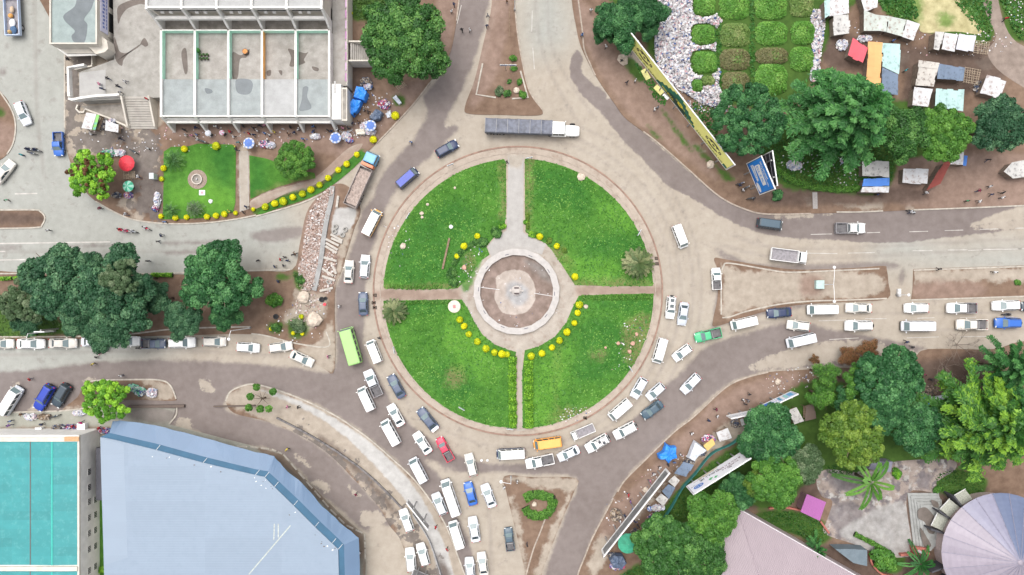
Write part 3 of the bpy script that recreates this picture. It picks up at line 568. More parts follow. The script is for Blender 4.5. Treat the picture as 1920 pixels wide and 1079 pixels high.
  cabin(r, L, -3.56,3.5,-3.46,3.2,1.12,1.03,1.35,2.75,6); wheels(r, (-2.1,2.3),1.12,.45,.3); lamps(r, L, Wd, .9,1.1); mirrors(r, 3.4,1.35,1.8)
  mb = MB(); mb.box((-.1,0,2.79),(6.3,1.75,.05))
  for i in range(9): mb.box((-2.8 + i * .68,0,2.825),(.05,1.7,.02))
  mb.obj('roof_panel', PAINT['white'], r); MB().box((3.6,0,.62),(.14,2.0,.25)).obj('bumper', BLACKP, r)
 return r
PROTO = {}; WR = random.Random(5)
VEH = []
def vehicle(kind, px, py, ang, length, col, label, name=None, roof=None, cat=None, group=None, wscale=None, bed=None):
 base = {'sedan': 4.5, 'hatch': 4.0, 'wagon': 4.5, 'suv': 4.95, 'pickup': 5.2, 'minibus': 4.95, 'bus': 7.2}[kind]
 first = kind not in PROTO
 if first: PROTO[kind] = make(kind)
 h = {'sedan': .8, 'hatch': .8, 'wagon': .8, 'suv': 1, 'pickup': 1, 'minibus': 1.3, 'bus': 1.8}[kind]
 p = W(px, py, h)
 if kind == 'suv': p = p
 c = cat or {'minibus': 'minibus', 'bus': 'bus', 'pickup': 'pickup'}.get(kind, 'car')
 r = dup(PROTO[kind],(p.x, p.y, .024), R(ang), label, group or {'minibus': 'minibuses in the traffic', 'pickup': 'pickups in the traffic'}.get(kind, 'cars in the traffic' if kind != 'bus' else None), c)
 s = length * PX * .97 / base; sw = wscale or (s * .35 + .72)
 r.scale = (s, sw, (s + 1) / 2)
 m = PAINT[col if col != 'white' else WR.choice(('white', 'white', 'white2', 'white3', 'white3'))]; ch = {k: {0: m} for k in ('body', 'cabin_shell', 'wing_mirror', 'cargo_bed')}
 ch['roof_panel'] = {0: PAINT[roof or col]}
 if roof and kind in ('minibus',): ch['cabin_shell'] = {0: PAINT[roof]} if roof == 'white' else {0: m}
 if bed: ch['cargo_bed'] = {0: PAINT[bed]}
 recolour(r, ch); VEH.append(r); return r
V = vehicle
V('wagon', 43,213,-68,47, 'white', "white car beside the grassy street corner at the left edge")
V('sedan', 8,322,52,50, 'white', "white car with blue tinted glass cut by the left edge")
V('pickup', 108,270,-88,46, 'blue', "blue pickup stopped on the street left of the market paving")
V('wagon', 838,279,30,46, 'navy', "dark blue estate car just north-west of the round kerb, below the long truck")
V('minibus', 763,334,41,48, 'navy', "dark blue minibus with blue roof on the north-west curve", roof='royal')
V('minibus', 697,418,63,54, 'amber', "amber minibus with white roof beside the concrete posts", roof='white')
V('sedan', 654,510,87,44, 'white', "white saloon nearest the pale concrete posts on the west curve")
V('wagon', 684,500,86,45, 'white', "white estate car beside the round kerb, next to a white saloon")
V('sedan', 681,570,92,45, 'slate', "dark slate saloon in front of the green bus")
V('bus', 657,650,106,72, 'busgreen', "pale green bus on the west side of the roundabout")
V('minibus', 701,660,112,46, 'white', "white minibus right beside the green bus")
V('pickup', 699,719,114,54, 'white', "white double cab pickup with empty grey bed south of the green bus", bed='grey')
V('minibus', 686,749,115,49, 'white', "white minibus on the outer lane beside a white pickup with grey bed")
V('sedan', 743,725,119,49, 'slate', "slate blue saloon by the round kerb, upper one on the south-west curve")
V('sedan', 742,779,119,46, 'white', "white saloon just below the slate blue saloon")
V('sedan', 802,787,129,52, 'slate', "slate saloon with white boot by the round kerb", )
V('minibus', 732,812,119,53, 'white', "white minibus left of the red pickup, third car out from the kerb")
V('sedan', 792,831,124,47, 'white', "white saloon immediately left of the red pickup")
V('pickup', 834,843,119,50, 'red', "red pickup on the south-west curve", wscale=.92)
V('wagon', 883,872,104,44, 'white', "white estate car right of the red pickup")
V('minibus', 784,883,118,51, 'white', "white minibus on the dark outer lane at the top of the south road")
V('minibus', 845,934,109,72, 'white', "long white coach-bodied minibus beside the bright blue car", wscale=1.12)
V('sedan', 882,926,105,46, 'blue', "bright blue saloon on the south road")
V('sedan', 916,930,111,47, 'white', "white saloon right of the bright blue saloon")
V('hatch', 824,945,113,44, 'white', "white hatchback left of the long white minibus")
V('minibus', 856,1004,108,54, 'white', "white minibus behind the long white minibus")
V('sedan', 889,993,99,49, 'white', "white saloon behind the bright blue saloon")
V('pickup', 955,1012,97,45, 'teal', "slate pickup with dark bed beside the planted south island", wscale=.92)
V('wagon', 762,976,110,45, 'white', "white estate car parked on the bare ground by the white road sign", group='parked cars')
V('wagon', 770,1050,96,46, 'white', "white car parked at the bottom edge above the blue and white tarp", group='parked cars')
V('wagon', 793,1040,106,44, 'white', "white car parked door to door with another, nearer the fence", group='parked cars')
V('sedan', 881,1066,95,42, 'white', "white saloon at the bottom edge, left one of a pair")
V('sedan', 905,1058,98,46, 'white', "white saloon at the bottom edge, right one of a pair")
V('minibus', 958,852,183,55, 'navy', "minibus with white roof and blue painted front at the south of the kerb", roof='white')
V('minibus', 1027,832,188,55, 'orange', "orange yellow minibus at the south of the round kerb", roof='amber')
V('pickup', 1012,866,192,55, 'white', "white double cab pickup with dark bed below the orange minibus", bed='white')
V('sedan', 1066,851,205,44, 'white', "white saloon between a pickup and a white car with a roof rack")
SUVR = V('suv', 1120,832,210,50, 'white', "white four wheel drive with a loaded roof rack on the south-east curve")
V('suv', 1172,808,208,48, 'white', "white four wheel drive below a white minibus on the south-east curve")
V('minibus', 1163,769,221,50, 'white', "white minibus by the round kerb on the south-east curve")
V('hatch', 1198,728,240,43, 'white', "white hatchback by the round kerb above a white minibus")
V('hatch', 1229,735,222,40, 'white', "white hatchback beside the dark slate saloon")
V('sedan', 1223,769,216,46, 'teal', "dark slate saloon on the south-east curve")
V('wagon', 1295,720,226,45, 'white', "lone white estate car on the dark outer lane of the south-east")
V('minibus', 1238,658,254,50, 'white', "white minibus close to the round kerb, east of the stony lawn edge")
V('hatch', 1279,662,217,40, 'white', "white hatchback between a minibus and the green pickup")
V('pickup', 1328,629,193,52, 'green', "mint green pickup at the mouth of the east road")
V('minibus', 1396,606,193,50, 'white', "white minibus right behind the mint green pickup")
V('suv', 1258,577,265,45, 'white', "white four wheel drive with roof hatches at the east of the kerb", wscale=.95)
V('sedan', 1281,589,262,45, 'silver', "silver saloon at the east of the roundabout")
V('pickup', 1344,523,93,42, 'white', "white pickup parked against the east island kerb", wscale=.95, group='parked cars')
V('minibus', 1276,443,-69,47, 'white', "lone white minibus on the north-east of the roundabout")
V('minibus', 1445,420,-8,49, 'dark', "dark minibus with pale teal roof on the north-east road", roof='teal')
V('pickup', 1595,428,0,57, 'white', "white pickup with open grey bed heading out along the east road", bed='grey')
V('sedan', 1461,587,185,47, 'navy', "dark blue saloon in the east road queue")
E = [('minibus', 1543,581,181,56, 'white', "white van behind the dark blue saloon in the kerbside lane"),('sedan', 1610,578,179,50, 'white', "white saloon in the kerbside lane, right of a white van"),
     ('hatch', 1497,611,173,44, 'white', "white hatchback leading the outer lane of the east queue"),('suv', 1610,611,180,53, 'white', "white four wheel drive directly below a white saloon in the east queue"),
     ('minibus', 1503,639,193,55, 'white', "white minibus on the dark strip below the east queue"),('hatch', 1718,578,180,46, 'white', "white hatchback in front of the pedestrian gap of the east islands"),
     ('pickup', 1804,578,180,57, 'white', "white pickup with grey bed in the kerbside lane of the east queue"),('wagon', 1886,573,182,52, 'white', "white estate car above the blue four wheel drive"),
     ('minibus', 1722,612,180,61, 'white', "long white van directly below a white hatchback in the east queue"),('pickup', 1823,609,180,59, 'cream', "off-white double cab pickup ahead of the blue four wheel drive"),
     ('suv', 1890,606,180,49, 'blue', "blue four wheel drive at the right edge of the photo")]
for a in E: V(*a, **({'bed': 'grey'} if a[0] == 'pickup' and a[5] == 'white' else {}))
V('sedan', 1938,575,180,46, 'dark', "dark car entering at the right edge")
for px, py, an, L_, k, c, lb in ((2,645,0,48, 'sedan', 'white', "white car cut off by the left edge in the west queue"),(58,645,0,53, 'sedan', 'white', "white saloon under the lamp post in the west queue"),(118,644,0,53, 'sedan', 'white', "white saloon beside the blue-grey roadside sign in the west queue"),
                          (177,641,0,50, 'sedan', 'white', "white saloon with its bonnet under the overhanging tree"),(238,640,0,50, 'wagon', 'white', "white car almost hidden under the overhanging tree"),(287,645,0,46, 'pickup', 'slate', "blue pickup under the edge of the overhanging trees"),
                          (341,643,2,52, 'suv', 'white', "white four wheel drive right of the blue pickup in the west queue"),(402,641,0,44, 'hatch', 'white', "white hatchback right of the overhanging trees in the west queue"),(465,652,-4,44, 'wagon', 'white', "white estate car below the right end of the tree island"),
                          (526,651,8,45, 'wagon', 'white', "white estate car second from the front of the west queue"),(566,673,-25,47, 'sedan', 'white', "white saloon turning out at the front of the west queue")): V(k, px, py, an, L_, c, lb)
V('minibus', 19,752,58,60, 'silver', "silver van with white roof parked at the left edge by the market", roof='white', group='parked cars')
V('suv', 82,746,239,56, 'royal', "royal blue four wheel drive parked by the market", group='parked cars')
V('suv', 114,742,239,50, 'dark', "dark teal four wheel drive parked next to the royal blue one", group='parked cars')
for o in PROTO.values():
 for ch in list(o.children): bpy.data.objects.remove(ch)
 bpy.data.objects.remove(o)
for o in VEH:   # the slate saloon with the white boot, the roof load
 if 'white boot' in o['label']: MB().box((-1.98,0,.985),(.50,1.36,.03)).obj('boot_lid', PAINT['white'], o)
 if 'roof hatches' in o['label']:
  for x in (-.3,-1.5): MB().box((x, 0,1.83),(.7,.75,.06)).obj('roof_hatch', GLASS, o)
rk = MB()
for i in range(6): rk.box((-1.7 + i * .34,0,1.90),(.05,1.2,.04))
for s in (-1,1): rk.box((-.85, s * .6,1.92),(1.9,.05,.05))
rk.obj('roof_rack', BLACKP, SUVR)
for i, (x, y) in enumerate(((-1.2,.2),(-.5,-.25))): tag(MB().ball((0,0,.22),.26,9,6, sz=.8).obj('bundle', plain('dark_bundle_cloth', (.06,.065,.08),.9), smooth=True, loc=SUVR.matrix_basis @ Vector((x, y, 1.9))),("dark bundle tied at the back of the roof rack", "dark bundle tied at the front of the roof rack")[i], 'bundle')

# ---- trucks
def place(root, px, py, ang, z=1.2): p = W(px, py, z); root.location = (p.x, p.y, .024); root.rotation_euler = (0,0, R(ang))
def cabin_at(root, dx, *a, **k):
 n0 = len(root.children); cabin(root, *a, **k)
 for ch in root.children[n0:]: ch.location.x = dx
# tipper with blue cab
t = empty('tipper_truck', label="tipper truck with light blue cab and a bed full of pale soil", cat='truck'); place(t, 680,337,66)
body_mb(2.2,2.4,[(-1.1,1.9),(1.1,1.7)],.6,.12,.03).obj('cab', PAINT['sky'], t, True, (4.2,0,0)); cabin_at(t, 4.2,2.2,-1.05,1.05,-1.0,.75,1.15,1.05,1.85,2.75,1)
recolour(t, {'cabin_shell': {0: PAINT['sky']}})
MB().box((2.72,0,1.75),(.55,2.3,1.5)).box((2.72,0,2.55),(.3,2.1,.1)).obj('cab_guard', PAINT['rust'], t)
b = MB(); b.box((-1.65,-1.2,1.75),(7.7,.1,1.2)).box((-1.65,1.2,1.75),(7.7,.1,1.2)).box((2.15,0,1.85),(.1,2.29,1.4)).box((-5.45,0,1.7),(.1,2.29,1.1)).box((-1.65,0,1.2),(7.7,2.48,.12))
for i in range(8): b.box((-5.2 + i * 1.02,-1.27,1.75),(.09,.05,1.1)).box((-5.2 + i * 1.02,1.27,1.75),(.09,.05,1.1))
b.obj('tipper_bed', plain('dusty_bed_steel', (.30,.26,.245),.8,.25,1.2), t)
so = MB(); g = [[(-5.1 + 5.1 * i / 9,-1.1 + 2.2 * j / 5,1.95 + .22 * math.sin(i * 1.7 + j) * math.cos(j * 1.3) + random.uniform(-.05,.08)) for j in range(6)] for i in range(13)]
so.loft(g, 0,(False, False), False); so.obj('soil_load', SOIL, t); wheels(t, (-4.2,-3.0,3.9),1.22,.52,.42)
MB().box((-1,0,.85),(9,.9,.3)).obj('chassis', BLACKP, t); lamps(t, 0.02,.02,.9,.9)
for ch in t.children:
 if ch.name.startswith('headlight'): ch.location.x = 5.35; ch.location.y = .75 if ch.data.vertices[0].co.y > 0 else -.75
 if ch.name.startswith('tail_light'): ch.location = (-5.5,.95 if ch.data.vertices[0].co.y > 0 else -.95,.2)
# articulated lorry
t = empty('articulated_lorry', label="long lorry with white bonneted cab and dark tarp over its trailer", cat='lorry'); place(t, 1000,240,-2,1.6)
body_mb(3.2,2.0,[(-1.6,1.55),(1.0,1.5),(1.6,1.25)],.6,.2,.02).obj('bonnet', PAINT['white'], t, True, (7.0,-.25,0))
body_mb(2.6,2.5,[(-1.3,1.75),(1.3,1.75)],.6,.05,.05).obj('cab', PAINT['white'], t, True, (4.7,-.15,0)); cabin_at(t, 4.7,2.6,-1.25,1.28,-1.2,1.0,1.2,1.12,1.7,3.0,2)
for ch in t.children:
 if ch.name.split('.')[0] in ('cabin_shell', 'windscreen', 'rear_window', 'side_window'): ch.location.y = -.15
MB().box((-2.7,0,1.25),(12.4,2.5,.3)).obj('trailer_frame', BLACKP, t)
tp = MB(); rings = []
for i in range(25):
 x = -8.9 + 12.4 * i / 24; z = 2.55 + (.10 if i % 4 == 0 else 0) + random.uniform(-.03,.03); w_ = 1.3 if i % 4 else 1.34
 rings.append([(x, -w_, 1.4),(x, -w_, z - .12),(x, -w_ * .93, z),(x, -w_ * .4, z + .05),(x, w_ * .4, z + .03),(x, w_ * .93, z - .02),(x, w_, z - .14),(x, w_, 1.4)])
tp.loft(rings); tp.obj('tarpaulin', plain('grey_blue_tarpaulin', (.115,.125,.16),.55,.35,1.4, bmp=.3), t)
for i in range(0,25,4): MB().path([(p[0], p[1] * 1.012, p[2] + .015) for p in rings[i][1:7]],[.035] * 6,5).obj('rope', plain('pale_rope', (.4,.39,.38),.9), t)
wheels(t, (-8.2,-7.0,-5.8,3.4,4.4,7.3),1.24,.5,.4); mirrors(t, 5.9,1.35,2.2)
for ch in t.children:
 if ch.name.startswith('wing_mirror'): ch.location.y = -.15
# flat white open truck east
t = empty('dropside_truck', label="white truck with grey flat load bed on the east road", cat='truck', group='dropside trucks'); place(t, 1478,480,-7,1.2)
body_mb(1.5,2.2,[(-.75,1.4),(.75,1.2)],.45,.1,.04).obj('cab', PAINT['white'], t, True, (2.65,0,0)); cabin_at(t, 2.65,1.5,-.72,.72,-.66,.42,1.05,.95,1.38,2.15,1)
b = MB(); b.box((-.75,-1.1,1.2),(5.1,.09,.62)).box((-.75,1.1,1.2),(5.1,.09,.62)).box((-3.27,0,1.2),(.09,2.1,.62)).box((1.76,0,1.3),(.09,2.1,.8)); b.obj('bed_sides', PAINT['white'], t)
MB().box((-.75,0,.95),(4.9,2.08,.1)).obj('bed_floor', plain('worn_bed_floor', (.25,.235,.25),.8,.3,2), t); wheels(t, (-2.1,2.4),1.02,.42,.35); mirrors(t, 3.1,1.2,1.6)
tr2 = dup(t, None, R(203), "small white truck with grey flat bed at the south of the kerb", 'dropside trucks', 'truck'); place(tr2,1093,810,203,.9); tr2.scale = (.68,.72,.8)
tr3 = dup(t, None, R(95), "white and pale blue open truck loaded with goods in the top left corner", 'dropside trucks', 'truck'); place(tr3,23,22,93,1.3); tr3.scale = (1.35,1.2,1.1)
recolour(tr3, {'bed_sides': {0: paint('pale_blue_paint', (.45,.55,.72))}})
for i, (c_, nm, xy, d) in enumerate((((.55,.28,.08), 'orange sack', (-.6,.2),(.9,.8,.5)),((.7,.7,.72), 'white crate', (-1.6,0),(1.1,1.5,.45)),((.06,.12,.22), 'dark blue bundle', (-2.6,-.1),(1.2,1.5,.5)),((.5,.33,.14), 'tan sack', (-2.9,.3),(.7,.7,.85)),((.55,.42,.3), 'straw bundle', (.2,-.1),(.7,1.2,.6)))):
 p = tr3.matrix_basis @ Vector((xy[0], xy[1],1.0)); mb = MB(); mb.ball((0,0, d[2] * .55),.5,10,6, sz=d[2])
 o = mb.obj(nm.split(' ', 1)[1].replace(' ', '_'), plain('load_' + nm.replace(' ', '_'), c_, .85,.3,4, local=True), smooth=True, loc=p); o.scale = (d[0] * 1.1, d[1] * 1.1,1.15); tag(o, nm + " riding on the open truck in the top left corner", nm.split()[-1])
# ---------------------------------------------------------------- buildings
WHITEW = plain('white_wall_render', (0.74,0.725,0.69),0.85,0.10,0.8, bmp=.1); CREAMW = plain('cream_wall_render', (0.58,0.54,0.475),0.85,0.12,0.8, bmp=.1)
MINT = plain('mint_wall_paint', (0.50,0.84,0.67),0.7,0.10,1.2); ORNG = plain('orange_wall_paint', (0.85,0.42,0.13),0.7,0.10,1.2); PINKP = plain('pink_purple_panel', (0.42,0.14,0.40),0.6,0.25,1.0); LILAC = plain('lilac_panel', (0.55,0.33,0.56),0.6,0.2,1.0)
ROOFG = layered('flat_roof_felt', ((0.255,0.285,0.288),(0.30,0.33,0.333)),[], rough=0.7, mottle=.35); ROOFW = layered('white_roof_felt', ((0.33,0.335,0.335),(0.39,0.395,0.395)),[], rough=.7)
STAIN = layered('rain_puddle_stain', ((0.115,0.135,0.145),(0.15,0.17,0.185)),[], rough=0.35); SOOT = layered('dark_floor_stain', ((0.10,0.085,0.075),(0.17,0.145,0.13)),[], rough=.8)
FLOORC = layered('court_floor_concrete', ((0.275,0.262,0.24),(0.345,0.33,0.31)),[], rough=.85, mottle=.45); MOULD = layered('weathered_concrete', ((0.20,0.185,0.165),(0.33,0.31,0.285)),[], rough=.9, mottle=.6)
DARKW = glassmat('window_glass', (0.03,0.035,0.04),0.12); STEEL = plain('grey_steel', (0.33,0.33,0.34),0.45,0.15,2, metal=.5); WSTEEL = plain('white_painted_steel', (0.72,0.72,0.72),0.5,0.1,2); WOOD = plain('weathered_timber', (0.22,0.155,0.105),0.9,0.35,3); DWOOD = plain('dark_timber', (0.11,0.08,0.06),0.9,0.35,3)
def blot(root, name, pts, z, mat, smooth=True):
 p = polyW(catmull(pts, 5) if smooth else pts, z); p = p if sum(p[i][0] * p[(i + 1) % len(p)][1] - p[(i + 1) % len(p)][0] * p[i][1] for i in range(len(p))) > 0 else p[::-1]
 pr = root.location if root else Vector()
 o = MB().add([(x - pr.x, y - pr.y, z - pr.z) for x, y in p],[tuple(range(len(p)))]).obj(name, mat, root); return o

# --- long finned market block, north-west
mb_root = empty('market_building', (-48,38,0), label="long white finned market building with open mint walled courts", cat='building')
def off(o): o.location = -mb_root.location; o.parent = mb_root; return o
xs = [-63.15 + 6.05 * i for i in range(6)]; yS, yM, yN = 31.0,37.6,46.2
off(MB().box(((xs[0] + xs[5]) / 2,(yS + yN) / 2 - .1,1.95),(xs[5] - xs[0], yN - yS - .4,3.9)).obj('lower_storey', CREAMW))
ROOFSEL = [ROOFG, ROOFG, ROOFG, ROOFW, ROOFG]
for i in range(5):
 a, b = xs[i] + .2, xs[i + 1] - .2; cx = (a + b) / 2
 off(MB().box((cx, (yS + yM) / 2,4.3),(b - a, yM - yS, .8)).obj('roof', ROOFSEL[i]))
 off(MB().box((cx, (yM + yN) / 2 + .02,3.93),(b - a, yN - yM - .04,.05)).obj('court_floor', FLOORC))
 off(MB().box((cx, yS - .12,4.85),(b - a, .22,.6)).box((cx, yS - .75,3.2),(b - a, .5,.7)).box((cx, yS - .35,3.95),(b - a, .3,.1)).obj('facade_beam', WHITEW))
 off(MB().box((cx, yS + .09,4.0),(b - a - .3,.06,.8)).obj('window_band', DARKW))
for i in range(6):
 x = xs[i]
 off(MB().box((x, (yS + yN) / 2,2.6),(.38, yN - yS + .1,5.2)).obj('party_wall', WHITEW))
 f = MB(); f.add([(x + s * .2, y, z) for s in (-1,1) for y, z in ((yS - .05,5.25),(yS - .05,3.0),(yS - .25,0.1),(yS - 2.0,0.1),(yS - 1.5,1.6),(yS - .75,3.6),(yS - .28,5.25))],
                     [tuple(range(6,-1,-1)), tuple(range(7,14))] + [(k, (k + 1) % 7,7 + (k + 1) % 7,7 + k) for k in range(7)]); off(f.obj('fin', WHITEW))
 if i < 5: off(MB().box((x + .205,(yM + yN) / 2,4.62),(.03, yN - yM - .1,1.14)).obj('painted_wall_face', ORNG if i == 3 else MINT))
for i in range(5): off(MB().box(((xs[i] + xs[i + 1]) / 2, yN + .1,4.6),(xs[i + 1] - xs[i] - .4,.2,1.3)).obj('court_end_wall', WHITEW)); off(MB().box(((xs[i] + xs[i + 1]) / 2, yN - .015,4.62),(xs[i + 1] - xs[i] - .44,.03,1.2)).obj('painted_wall_face', MINT))
off(MB().box(((xs[0] + xs[5]) / 2,48.6,1.95),(xs[5] - xs[0],4.6,4.05)).obj('terrace', MOULD))
# tall rear block
yU = 48.45; HU = 9.9
off(MB().box(((xs[0] + xs[5]) / 2, yU + 8.2, HU / 2 - .3),(xs[5] - xs[0],16, HU - .6)).obj('upper_storey', CREAMW))
for i in range(5):
 a, b = xs[i] + .2, xs[i + 1] - .2; cx = (a + b) / 2
 off(MB().box((cx, yU + 8.2, HU - .25),(b - a, 15.9,.3)).obj('roof', ROOFW)); off(MB().box((cx, yU - .05, HU - .1),(b - a, .3,.9)).box((cx, yU - .75,7.1),(b - a, .5,.8)).obj('facade_beam', WHITEW))
 off(MB().box((cx, yU + .17,8.5),(b - a - .3,.06,1.0)).obj('window_band', DARKW))
 [off(MB().box((cx + d_, yU - .18,8.2),(.55,.3,.4)).obj('window_ledge', WHITEW)) for d_ in (-1.2,.3)]
for i in range(6):
 x = xs[i]
 f = MB(); f.add([(x + s * .2, y, z) for s in (-1,1) for y, z in ((yU - .02, HU + .3),(yU - .02,4.02),(yU - 2.1,4.02),(yU - 1.7,5.4),(yU - .9,7.6),(yU - .35, HU + .3))],
                     [tuple(range(5,-1,-1)), tuple(range(6,12))] + [(k, (k + 1) % 6,6 + (k + 1) % 6,6 + k) for k in range(6)]); off(f.obj('fin', WHITEW)); off(MB().box((x, yU + 8, HU),(.38,15.9,.55)).obj('party_wall', WHITEW))
# east annexe with walkway and stair
off(MB().box((-31.75,33.6,2.3),(1.7,6.4,4.6)).obj('annexe', WHITEW)); off(MB().box((-30.35,33.2,2.2),(1.0,6.0,4.4)).obj('annexe_gutter', CREAMW)); off(MB().box((-30.35,33.2,4.43),(.62,5.4,.05)).obj('annexe_gutter_floor', MOULD)); off(MB().box((-32.0,36.2,4.63),(.36,2.2,.05)).obj('skylight', DARKW))
off(MB().box((-31.4,45.8,1.7),(2.8,18,3.4)).obj('walkway', FLOORC)); off(MB().box((-29.93,45.8,2.1),(.14,18,4.2)).obj('walkway_parapet', CREAMW))
for k in range(9): off(MB().box((-30.12,38.2 + k * 1.9,3.85),(.18,1.4,.75)).obj('wall_panel', LILAC if k % 2 else PINKP))
st = MB()
for k in range(14): st.box((-29.5 + .33 * k + .16,43.1,(3.4 - .24 * k) / 2),(.33,3.2,3.4 - .24 * k))
off(st.obj('stair', FLOORC)); [off(MB().box((-27.3, y_, 1.9),(4.9,.25,3.6)).obj('stair_wall', CREAMW)) for y_ in (44.85,41.35)]
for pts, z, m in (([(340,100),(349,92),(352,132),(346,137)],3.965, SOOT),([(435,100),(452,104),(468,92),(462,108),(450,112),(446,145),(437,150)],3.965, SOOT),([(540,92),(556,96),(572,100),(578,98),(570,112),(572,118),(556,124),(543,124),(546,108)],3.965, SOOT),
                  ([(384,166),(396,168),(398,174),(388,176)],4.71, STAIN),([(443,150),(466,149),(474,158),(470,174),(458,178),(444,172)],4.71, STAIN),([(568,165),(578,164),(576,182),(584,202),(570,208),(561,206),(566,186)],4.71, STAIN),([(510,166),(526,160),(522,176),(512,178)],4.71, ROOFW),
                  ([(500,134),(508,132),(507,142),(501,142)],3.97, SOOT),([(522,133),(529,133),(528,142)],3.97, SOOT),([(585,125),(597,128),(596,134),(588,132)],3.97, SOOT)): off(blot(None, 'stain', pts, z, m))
LEAFP = leafmat('potted_leaf', (0.03,.10,.02),(0.07,.2,.03))
def pots(px, py, z, label, n=6):
 r = empty('potted_plants', W(px, py, z), label=label, cat='potted plant'); 
 for k in range(n):
  x, y = (k % 3 - 1) * .62,(k // 3 - .5) * .7; MB().tube((x, y, 0),(x, y, .45),.2,.27,10).obj('pot', plain('dark_pot', (.10,.075,.055),.8), r)
  m = MB()
  for j in range(9): a = j * 2.4; m.add([(x, y, .45),(x + .18 * math.cos(a), y + .18 * math.sin(a),.62),(x + .34 * math.cos(a + .3), y + .34 * math.sin(a + .3),.58),(x + .17 * math.cos(a + .6), y + .17 * math.sin(a + .6),.60)],[(0,1,2,3)])
  m.obj('leaves', LEAFP, r)
pots(384,108,3.96, "cluster of small potted plants in the second mint walled court"); 
o = MB().ball((0,0,.55),.48,12,8).tube((0,0,0),(0,0,.2),.3,.3,10,1).obj('ball_shrub', [plain('clipped_green_leaf', (.03,.15,.02),.8,.4,9, bmp=.8), DWOOD], smooth=True, loc=W(373,97,3.96)); tag(o, "small round green potted shrub beside the mint wall of the second court", 'shrub')
o = MB().tube((0,0,0),(0,0,.7),.55,.5,14).disc((0,0,.705),.44,14,1).obj('brazier', [plain('dark_pot', (.10,.075,.055),.8), plain('ember_orange_cloth', (.6,.25,.08),.8,.5,4)], loc=W(462,99,3.96)); tag(o, "dark round brazier with orange contents on the third court floor", 'brazier')
# --- small north-west building
nb = empty('corner_building', (-83,50,0), label="small cream building with stained grey green flat roof and sign board", cat='building')
def offn(o): o.location = -nb.location; o.parent = nb; return o
a = W2(93,-60,6); b = W2(182,83,6)
offn(MB().box(((a[0] + b[0]) / 2,(a[1] + b[1]) / 2,2.85),(b[0] - a[0], a[1] - b[1],5.7)).obj('wall', CREAMW)); offn(MB().box(((a[0] + b[0]) / 2,(a[1] + b[1]) / 2,5.73),(b[0] - a[0] - .5, a[1] - b[1] - .5,.06)).obj('roof', layered('green_grey_roof', ((.25,.305,.30),(.30,.35,.345)),[], rough=.7, mottle=.3)))
pw = MB(); pw.box((a[0] + .12,(a[1] + b[1]) / 2,5.86),(.24, a[1] - b[1],.4)).box((b[0] - .12,(a[1] + b[1]) / 2,5.86),(.24, a[1] - b[1],.4)).box(((a[0] + b[0]) / 2, b[1] + .12,5.86),(b[0] - a[0] - .5,.24,.4)); offn(pw.obj('parapet', CREAMW))
offn(blot(None, 'stain', [(148,-10),(176,-12),(172,15),(158,36),(164,48),(158,80),(140,80),(134,68),(140,58),(122,40),(120,28),(140,12)],5.775, STAIN))
offn(MB().prism(polyW([(150,74),(168,66),(183,62),(200,76),(203,92),(196,98),(180,102)],4.6),.1,4.6).obj('porch', CREAMW)); offn(MB().prism(polyW([(106,90),(150,88),(182,104),(126,106)],3.0),2.8,3.0).obj('canopy', WHITEW)); offn(MB().prism(polyW([(108,88),(150,80),(178,100),(124,100)],3.4),3.05,3.4).obj('canopy', CREAMW))
sg = offn(MB().box((b[0] + .09,52.5,4.0),(.10,12.5,2.2)).obj('sign_board', plain('pale_lilac_sign', (.62,.62,.78),.5,.08,1))); sg.name = 'sign_board'
sgm = MB()
for k in range(16): sgm.box((b[0] + .15,47.2 + k * .66,4.25 + .12 * math.sin(k * 2.1)),(.02,.38,.5 + .25 * math.sin(k * 3.3) ** 2)); sgm.box((b[0] + .15,47.3 + k * .66,3.4),(.02,.5,.22))
o = offn(sgm.obj('lettering', plain('sign_blue_ink', (.10,.16,.45),.5))); 
offn(MB().box((b[0] + .05,52.5,1.6),(.08,12,1.6)).obj('shop_window', DARKW)); [offn(MB().box((b[0] + .12, y_, 1.4),(.12,1.0,2.6)).obj('pilaster', CREAMW)) for y_ in (46.5,51)]
# --- raised concrete platform with stair
pf = empty('raised_platform', (-74,44,0), label="raised grey concrete platform between the two north-west buildings", cat='platform')
def offp(o): o.location = -pf.location; o.parent = pf; return o
offp(MB().prism(polyW([(200,-80),(301,-80),(301,183),(149,190),(148,136),(198,118),(214,112),(212,0)],2.3),0.1,2.3).obj('floor', layered('platform_concrete', ((.28,.272,.25),(.335,.325,.305)),[('#-0.30', (.17,.16,.145),(.22,.21,.195),.15,1.2,.3,.7)], rough=.85, mottle=.4)))
offp(MB().prism(polyW([(149,137),(198,131),(198,181),(149,192)],2.33),2.305,2.33).obj('ramp_floor', layered('pale_platform_screed', ((.35,.345,.335),(.39,.385,.375)),[])))
for pts in ([(222,12),(246,0),(272,-10),(272,8),(262,8),(240,16),(228,30),(222,45),(220,30)],[(214,70),(220,84),(224,96),(236,100),(258,90),(266,76),(272,72),(278,84),(272,88),(262,84),(244,98),(232,112),(228,124),(216,110)]): offp(blot(None, 'stain', pts, 2.306, SOOT))
sp = MB()
for k in range(13): sp.box((-69.1,35.15 - .42 * k - .2,(2.3 - .17 * k) / 2 + .05),(4.6,.42,2.3 - .17 * k))
offp(sp.obj('stair', layered('stair_concrete', ((.33,.31,.28),(.39,.37,.34)),[], mottle=.3)))
